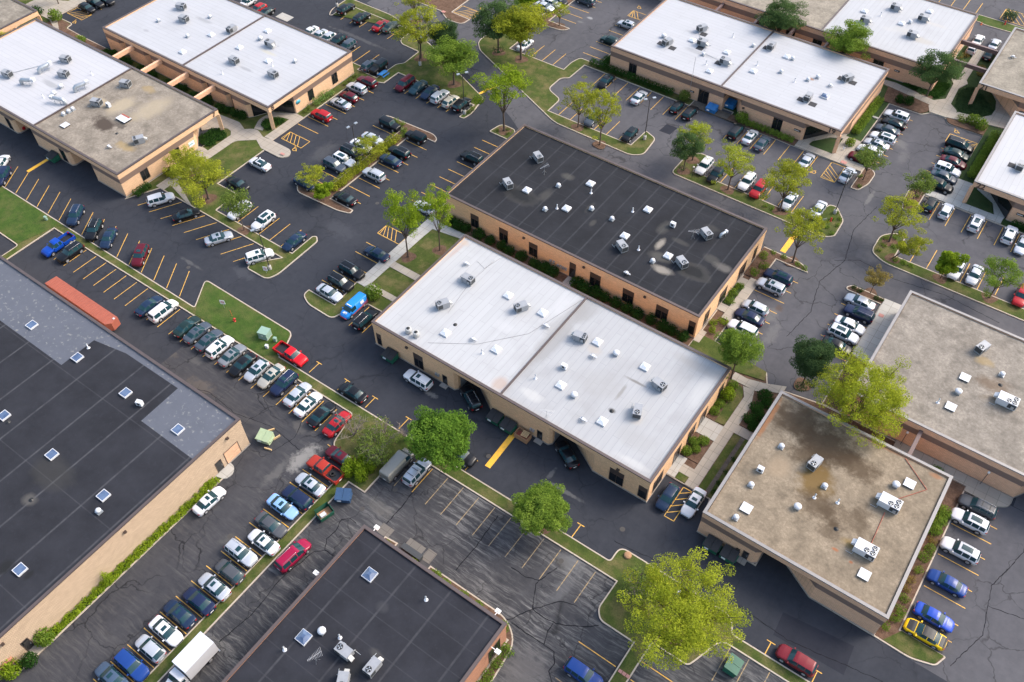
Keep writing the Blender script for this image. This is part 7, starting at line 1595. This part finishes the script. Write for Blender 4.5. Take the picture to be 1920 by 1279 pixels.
# ---------------- signs ----------------
def signpost(x, y, H, w, h, rz, label, ring=True, col='signwhite', tilt=0):
    t = empty('sign_post', (x, y, .13), rz, label, 'sign'); MB().tube([(0, 0, 0), (0, 0, H)], .03, 5).build('post', M['galv'], t)
    p = MB(); p.box(-w/2, -.045, H-h, w/2, -.02, H); p = p.build('panel', M[col], t)
    if ring:
        b = MB(); rows = []
        for k in range(21):
            a = k*2*PI/20; rows.append([(w*.34*math.cos(a), -.05, H-h/2+w*.34*math.sin(a)), (w*.24*math.cos(a), -.05, H-h/2+w*.24*math.sin(a))])
        b.grid(rows, False); b.face([(-w*.22, -.052, H-h/2+w*.28), (-w*.28, -.052, H-h/2+w*.2), (w*.22, -.052, H-h/2-w*.28), (w*.28, -.052, H-h/2-w*.2)]); b.build('symbol', M['signred'], p)
    return t
signpost(-92.7, 59.2, 1.5, .75, .9, .4, 'white and red sign beside the lamp base on the curved left island'); signpost(-92.5, 49.8, 1.9, .8, .9, .5, 'white and red sign on the lawn uphill of the red hydrant')
signpost(-27.4, 144.3, .8, .35, .45, .2, 'tiny white sign in the dark bed beside number 19 fin', False); signpost(-22.6, 123.8, .7, .9, .45, .9, 'low grey sign beside the red hydrant on the flower bed', False, 'galv')
# ---------------- hydrants, utilities ----------------
def hydrant(x, y, label):
    t = empty('fire_hydrant', (x, y, .12), 0, label, 'hydrant')
    MB().lathe([(.2, 0), (.2, .06), (.14, .08), (.14, .58), (.18, .6), (.16, .7), (.05, .78), (.01, .8)], (0, 0, 0), 12).build('barrel', M['hydrant'], t)
    MB().lathe([(.08, -.28), (.08, .28)], (0, 0, .45), 10, 'Y').build('nozzles', M['hydrant'], t)
hydrant(-89.1, 48.8, 'red fire hydrant on the grass beside the green utility box'); hydrant(-21.7, 124.6, 'red fire hydrant on the flower bed by the twin-head lamp'); hydrant(-15.4, 206.0, 'rusty red hydrant on the lawn at the top right')
tag(MB().tube([(-90.2, 49.3, .1), (-90.3, 49.3, 1.5)], .03, 5).build('marker_post', M['orange']), 'thin orange marker rod beside the red hydrant on the lawn', 'marker')
t = empty('utility_cabinet', (-82.9, 49.4, .12), .25, 'pale green utility box on the lawn behind the bright red pickup', 'utility box')
MB().box(-.95, -.85, 0, .95, .85, .1).build('pad', M['walk_new'], t); MB().prism(rect(-.9, -.8, .9, .8), .1, 1.55).build('cabinet', M['xfmr'], t); MB().box(-.95, -.85, 1.55, .95, .85, 1.66).build('lid', M['xfmr'], t)
t.scale = (.85, .85, .85)
for x in (-.25, .0): MB().box(x, -.83, .9, x+.12, -.8, 1.1).build('label_plate', M['signwhite'], t)
def pedestal(x, y, h, label, c='xfmr'):
    t = empty('utility_pedestal', (x, y, .12), .3, label, 'pedestal'); MB().box(-.22, -.18, 0, .22, .18, h).build('box', M[c], t); MB().box(-.25, -.21, h, .25, .21, h+.08).build('lid', M[c], t)
pedestal(-80.9, 49.6, .8, 'small pale pedestal touching the tail of the bright red pickup'); pedestal(-81.0, 47.9, .6, 'narrow white pedestal below the green utility box', 'white'); pedestal(-133.6, 46.2, .7, 'small pale green pedestal on the left lawn edge'); pedestal(-10.4, 49.3, .6, 'small white pedestal near the top of the huge bottom tree', 'white')
t = empty('manhole_mound', (-18.2, 50.1, .12), 0, 'round rusty metal cap on the grass corner at bottom centre', 'metal cap'); MB().lathe([(.5, 0), (.5, .22), (.42, .3), (.01, .3)], (0, 0, 0), 16).build('cap', M['crate'], t)
# ---------------- dumpsters ----------------
def dumpster(x, y, ang, col, label, lid='black', open_=False, name='dumpster', ribbed=False):
    t = empty(name, (x, y, .02), math.radians(ang), label, 'dumpster', 'rubbish dumpsters')
    w, d_, h1, h2 = 1.0, .75, 1.05, 1.35
    A = [(-w, -d_, .12), (w, -d_, .12), (w, d_, .12), (-w, d_, .12)]; B = [(-w, -d_-.12, h1), (w, -d_-.12, h1), (w, d_, h2), (-w, d_, h2)]
    b = MB(); b.face(A[::-1])
    for i in range(4): j = (i+1) % 4; b.face([A[i], A[j], B[j], B[i]])
    b.box(-w-.12, -.5, .55, -w, .5, .75); b.box(w, -.5, .55, w+.12, .5, .75)
    b.box(-w-.03, -d_-.16, h1-.08, w+.03, -d_-.1, h1+.02)
    b.build('bin', M[col], t)
    if open_:
        MB().box(-w+.08, -d_, .3, w-.08, d_-.08, .34).build('floor', M['crate'], t); MB().box(-.7, -.4, .34, .1, .2, .6).build('rubbish', M['white'], t)
    else:
        for s in (0, 1):
            x0_, x1_ = (-w-.02, -.02) if s == 0 else (.02, w+.02)
            l = MB(); P = [(x0_, -d_-.18, h1+.03), (x1_, -d_-.18, h1+.03), (x1_, d_+.02, h2+.05), (x0_, d_+.02, h2+.05)]; Q = [(p[0], p[1], p[2]+.05) for p in P]
            l.face(P[::-1]); l.face(Q)
            for i in range(4): j = (i+1) % 4; l.face([P[i], P[j], Q[j], Q[i]])
            for k in range(5 if ribbed else 3):
                xx = x0_+(x1_-x0_)*(k+.5)/(5 if ribbed else 3)
                l.face([(xx-.05, -d_-.15, h1+.11), (xx+.05, -d_-.15, h1+.11), (xx+.05, d_, h2+.13), (xx-.05, d_, h2+.13)])
            l.build('lid', M[lid], t)
        q = MB(); q.box(-.7, -d_-.175, .6, -.15, -d_-.10, .85); q.build('sticker', M['signwhite'], t)
    for sx in (-.8, .8):
        for sy in (-.55, .55): MB().lathe([(.08, -.03), (.08, .03)], (sx, sy, .08), 8, 'Y').build('caster', M['tyre'], t)
    return t
dumpster(-64.2, 57.3, 0, 'dumpgreen', 'green dumpster alone against the wall near the left end of the white roof'); dumpster(-44.5, 57.3, 0, 'dumpgreen', 'left green dumpster of the pair beside the yellow bar'); dumpster(-42.1, 57.2, 0, 'dumpgreen', 'right green dumpster of the pair beside the yellow bar')
dumpster(-10.0, 57.4, 0, 'dumpgreen', 'left green dumpster of the pair below the stained tan roof'); dumpster(-7.6, 57.4, 0, 'dumpgreen', 'right green dumpster of the pair below the stained tan roof'); dumpster(-.9, 44.9, 90, 'dumpgreen', 'green ribbed dumpster parked alone at the bottom right of the huge tree', 'dumpgreen', False, 'dumpster', True)
dumpster(-53.2, 141.1, 0, 'brightblue', 'bright blue dumpster outside the bay of building 19', 'brightblue'); dumpster(-50.9, 144.6, 0, 'brightblue', 'bright blue dumpster inside the bay of building 19', 'brightblue')
dumpster(-146.6, 57.3, 0, 'dumpgreen', 'green dumpster at the end of the yellow bar under roof 7'); dumpster(-53.6, 35.3, 30, 'dumpblue', 'large dark blue dumpster on the worn asphalt corner', 'dumpblue', False, 'dumpster', True)
dumpster(-54.0, 32.0, 75, 'dumpgreen', 'open narrow dumpster holding white rubbish by the grass strip', 'black', True)
dumpster(-69.0, 35.9, 15, 'sage', 'pale green open container outside the corner of the pale warehouse', 'sage')
for i, (x, y, a) in enumerate(((-69.6, 37.4, 1.0), (-67.6, 34.9, .3), (-68.0, 37.0, 1.3))):
    tag(MB().box(-.55, -.09, 0, .55, .09, .28, Matrix.Translation((x, y, .02)) @ Matrix.Rotation(a, 4, 'Z')).build('loose_plank', M['wood']), 'pale loose plank around the pale green container, %s from the wall' % ('third', 'nearest', 'second')[i], 'plank', 'planks by the container')
# crate with a pallet
t = empty('wooden_crate', (-39.6, 57.2, .02), 0, 'open orange-brown crate beside the pair of green dumpsters', 'crate')
b = MB(); P = rect(-1.1, -.65, 1.1, .65); b.ring(P, inset(P, .06), 0, 1.0, .1); b.build('sides', M['crate'], t); MB().box(-1.04, -.59, .05, 1.04, .59, .3).build('red_load', M['rustred'], t)
t = empty('pallet', (-39.25, 57.25, 1.02), .1, 'pale slatted pallet lying on the open crate', 'pallet')
for k in range(5): MB().box(-.5, -.48+k*.21, .08, .5, -.34+k*.21, .11).build('slat', M['wood'], t)
MB().box(-.48, -.48, 0, -.38, .48, .08).build('runner', M['wood'], t); MB().box(.38, -.48, 0, .48, .48, .08).build('runner', M['wood'], t)
# red shipping container
t = empty('freight_container', (-110.4, 36.65, .02), 0, 'long orange-red trailer container beside the patched warehouse roof', 'container')
MB().prism([(-7.8, -.85), (7.3, -.9), (7.9, -.2), (7.6, 1.2), (-7.6, 1.2)], .7, 2.35).build('shell', M['rustred'], t)
b = MB()
for k in range(26): b.box(-7.5+k*.57, -.8, 2.35, -7.44+k*.57, 1.15, 2.40)
b.build('roof_ribs', M['rustred'], t)
for x in (-5.5, -4.3, 5.8):
    for y in (-.6, .9): w = ob('wheel', WTB[0], t); w.location = (x, y, .42)
MB().box(-7.4, -.5, .45, 7.2, .9, .7).build('chassis', M['trim'], t); MB().box(7.3, .5, 2.35, 7.6, .8, 2.44).build('hatch', M['white'], t)
# picnic table
t = empty('picnic_table', (-113.9, 113.3, .13), PI/2+.0, 'bright blue picnic table beside the dark off-roader', 'picnic table')
MB().box(-1.0, -.4, .70, 1.0, .4, .76).build('table_top', M['brightblue'], t)
for s in (-1, 1): MB().box(-1.0, s*.72-.14, .42, 1.0, s*.72+.14, .47).build('bench', M['brightblue'], t)
for x in (-.7, .7):
    b = MB(); b.tube([(x, -.8, 0), (x, -.2, .7)], .035, 5); b.tube([(x, .8, 0), (x, .2, .7)], .035, 5); b.box(x-.03, -.72, .38, x+.03, .72, .42); b.build('leg', M['brightblue'], t)
# bicycle rack shapes by the row under the trees
t = empty('bicycle_rack', (-91.9, 112.9, .13), .6, 'dark metal rack beside the last black SUV under the trees', 'rack')
b = MB()
for k in range(4):
    x = -.9+k*.6; b.tube([(x, 0, 0), (x, 0, .8), (x+.15, 0, .95), (x+.3, 0, .8), (x+.3, 0, 0)], .03, 5)
b.build('hoops', M['pole'], t)
# cones and stepping stones
def cone(x, y, label):
    t = empty('traffic_cone', (x, y, .02), 0, label, 'cone'); MB().box(-.2, -.2, 0, .2, .2, .04).build('base', M['orange'], t); MB().lathe([(.15, .04), (.03, .7), (.01, .7)], (0, 0, 0), 10).build('cone', M['orange'], t)
cone(-19.6, 203.2, 'orange cone at the top right corner of the white roof behind 19')
for i, (x, y) in enumerate(((-26.2, 108.4), (-26.6, 107.4), (-26.2, 106.9))):
    tag(MB().lathe([(.3, 0), (.3, .05), (.01, .05)], (x, y, .17), 12).build('stepping_stone', M['walk_new']), 'pale round stepping stone in the mulch, %s from the kerb corner' % ('first', 'second', 'third')[i], 'stone', 'stepping stones')
for i, (y0) in enumerate((36.9, 36.9, 36.9)):
    tag(MB().box(-11.6+i*.52, y0-.2, .13, -11.15+i*.52, y0+.2, .19).build('paving_block', M['pinkpad']), 'pink paving block crossing the narrow grass, %s from the left' % ('first', 'second', 'third')[i], 'paving block', 'pink paving blocks')
# electric box next to plants on the bottom building
t = empty('utility_bench', (-40.9, 34.3, .1), -.0, 'long flat grey-green cabinet beside the bottom black roof', 'cabinet'); MB().box(-1.5, -.35, 0, 1.5, .35, .8).build('box', M['grille'], t); MB().box(-1.55, -.4, .8, 1.55, .4, .87).build('lid', M['grille'], t)
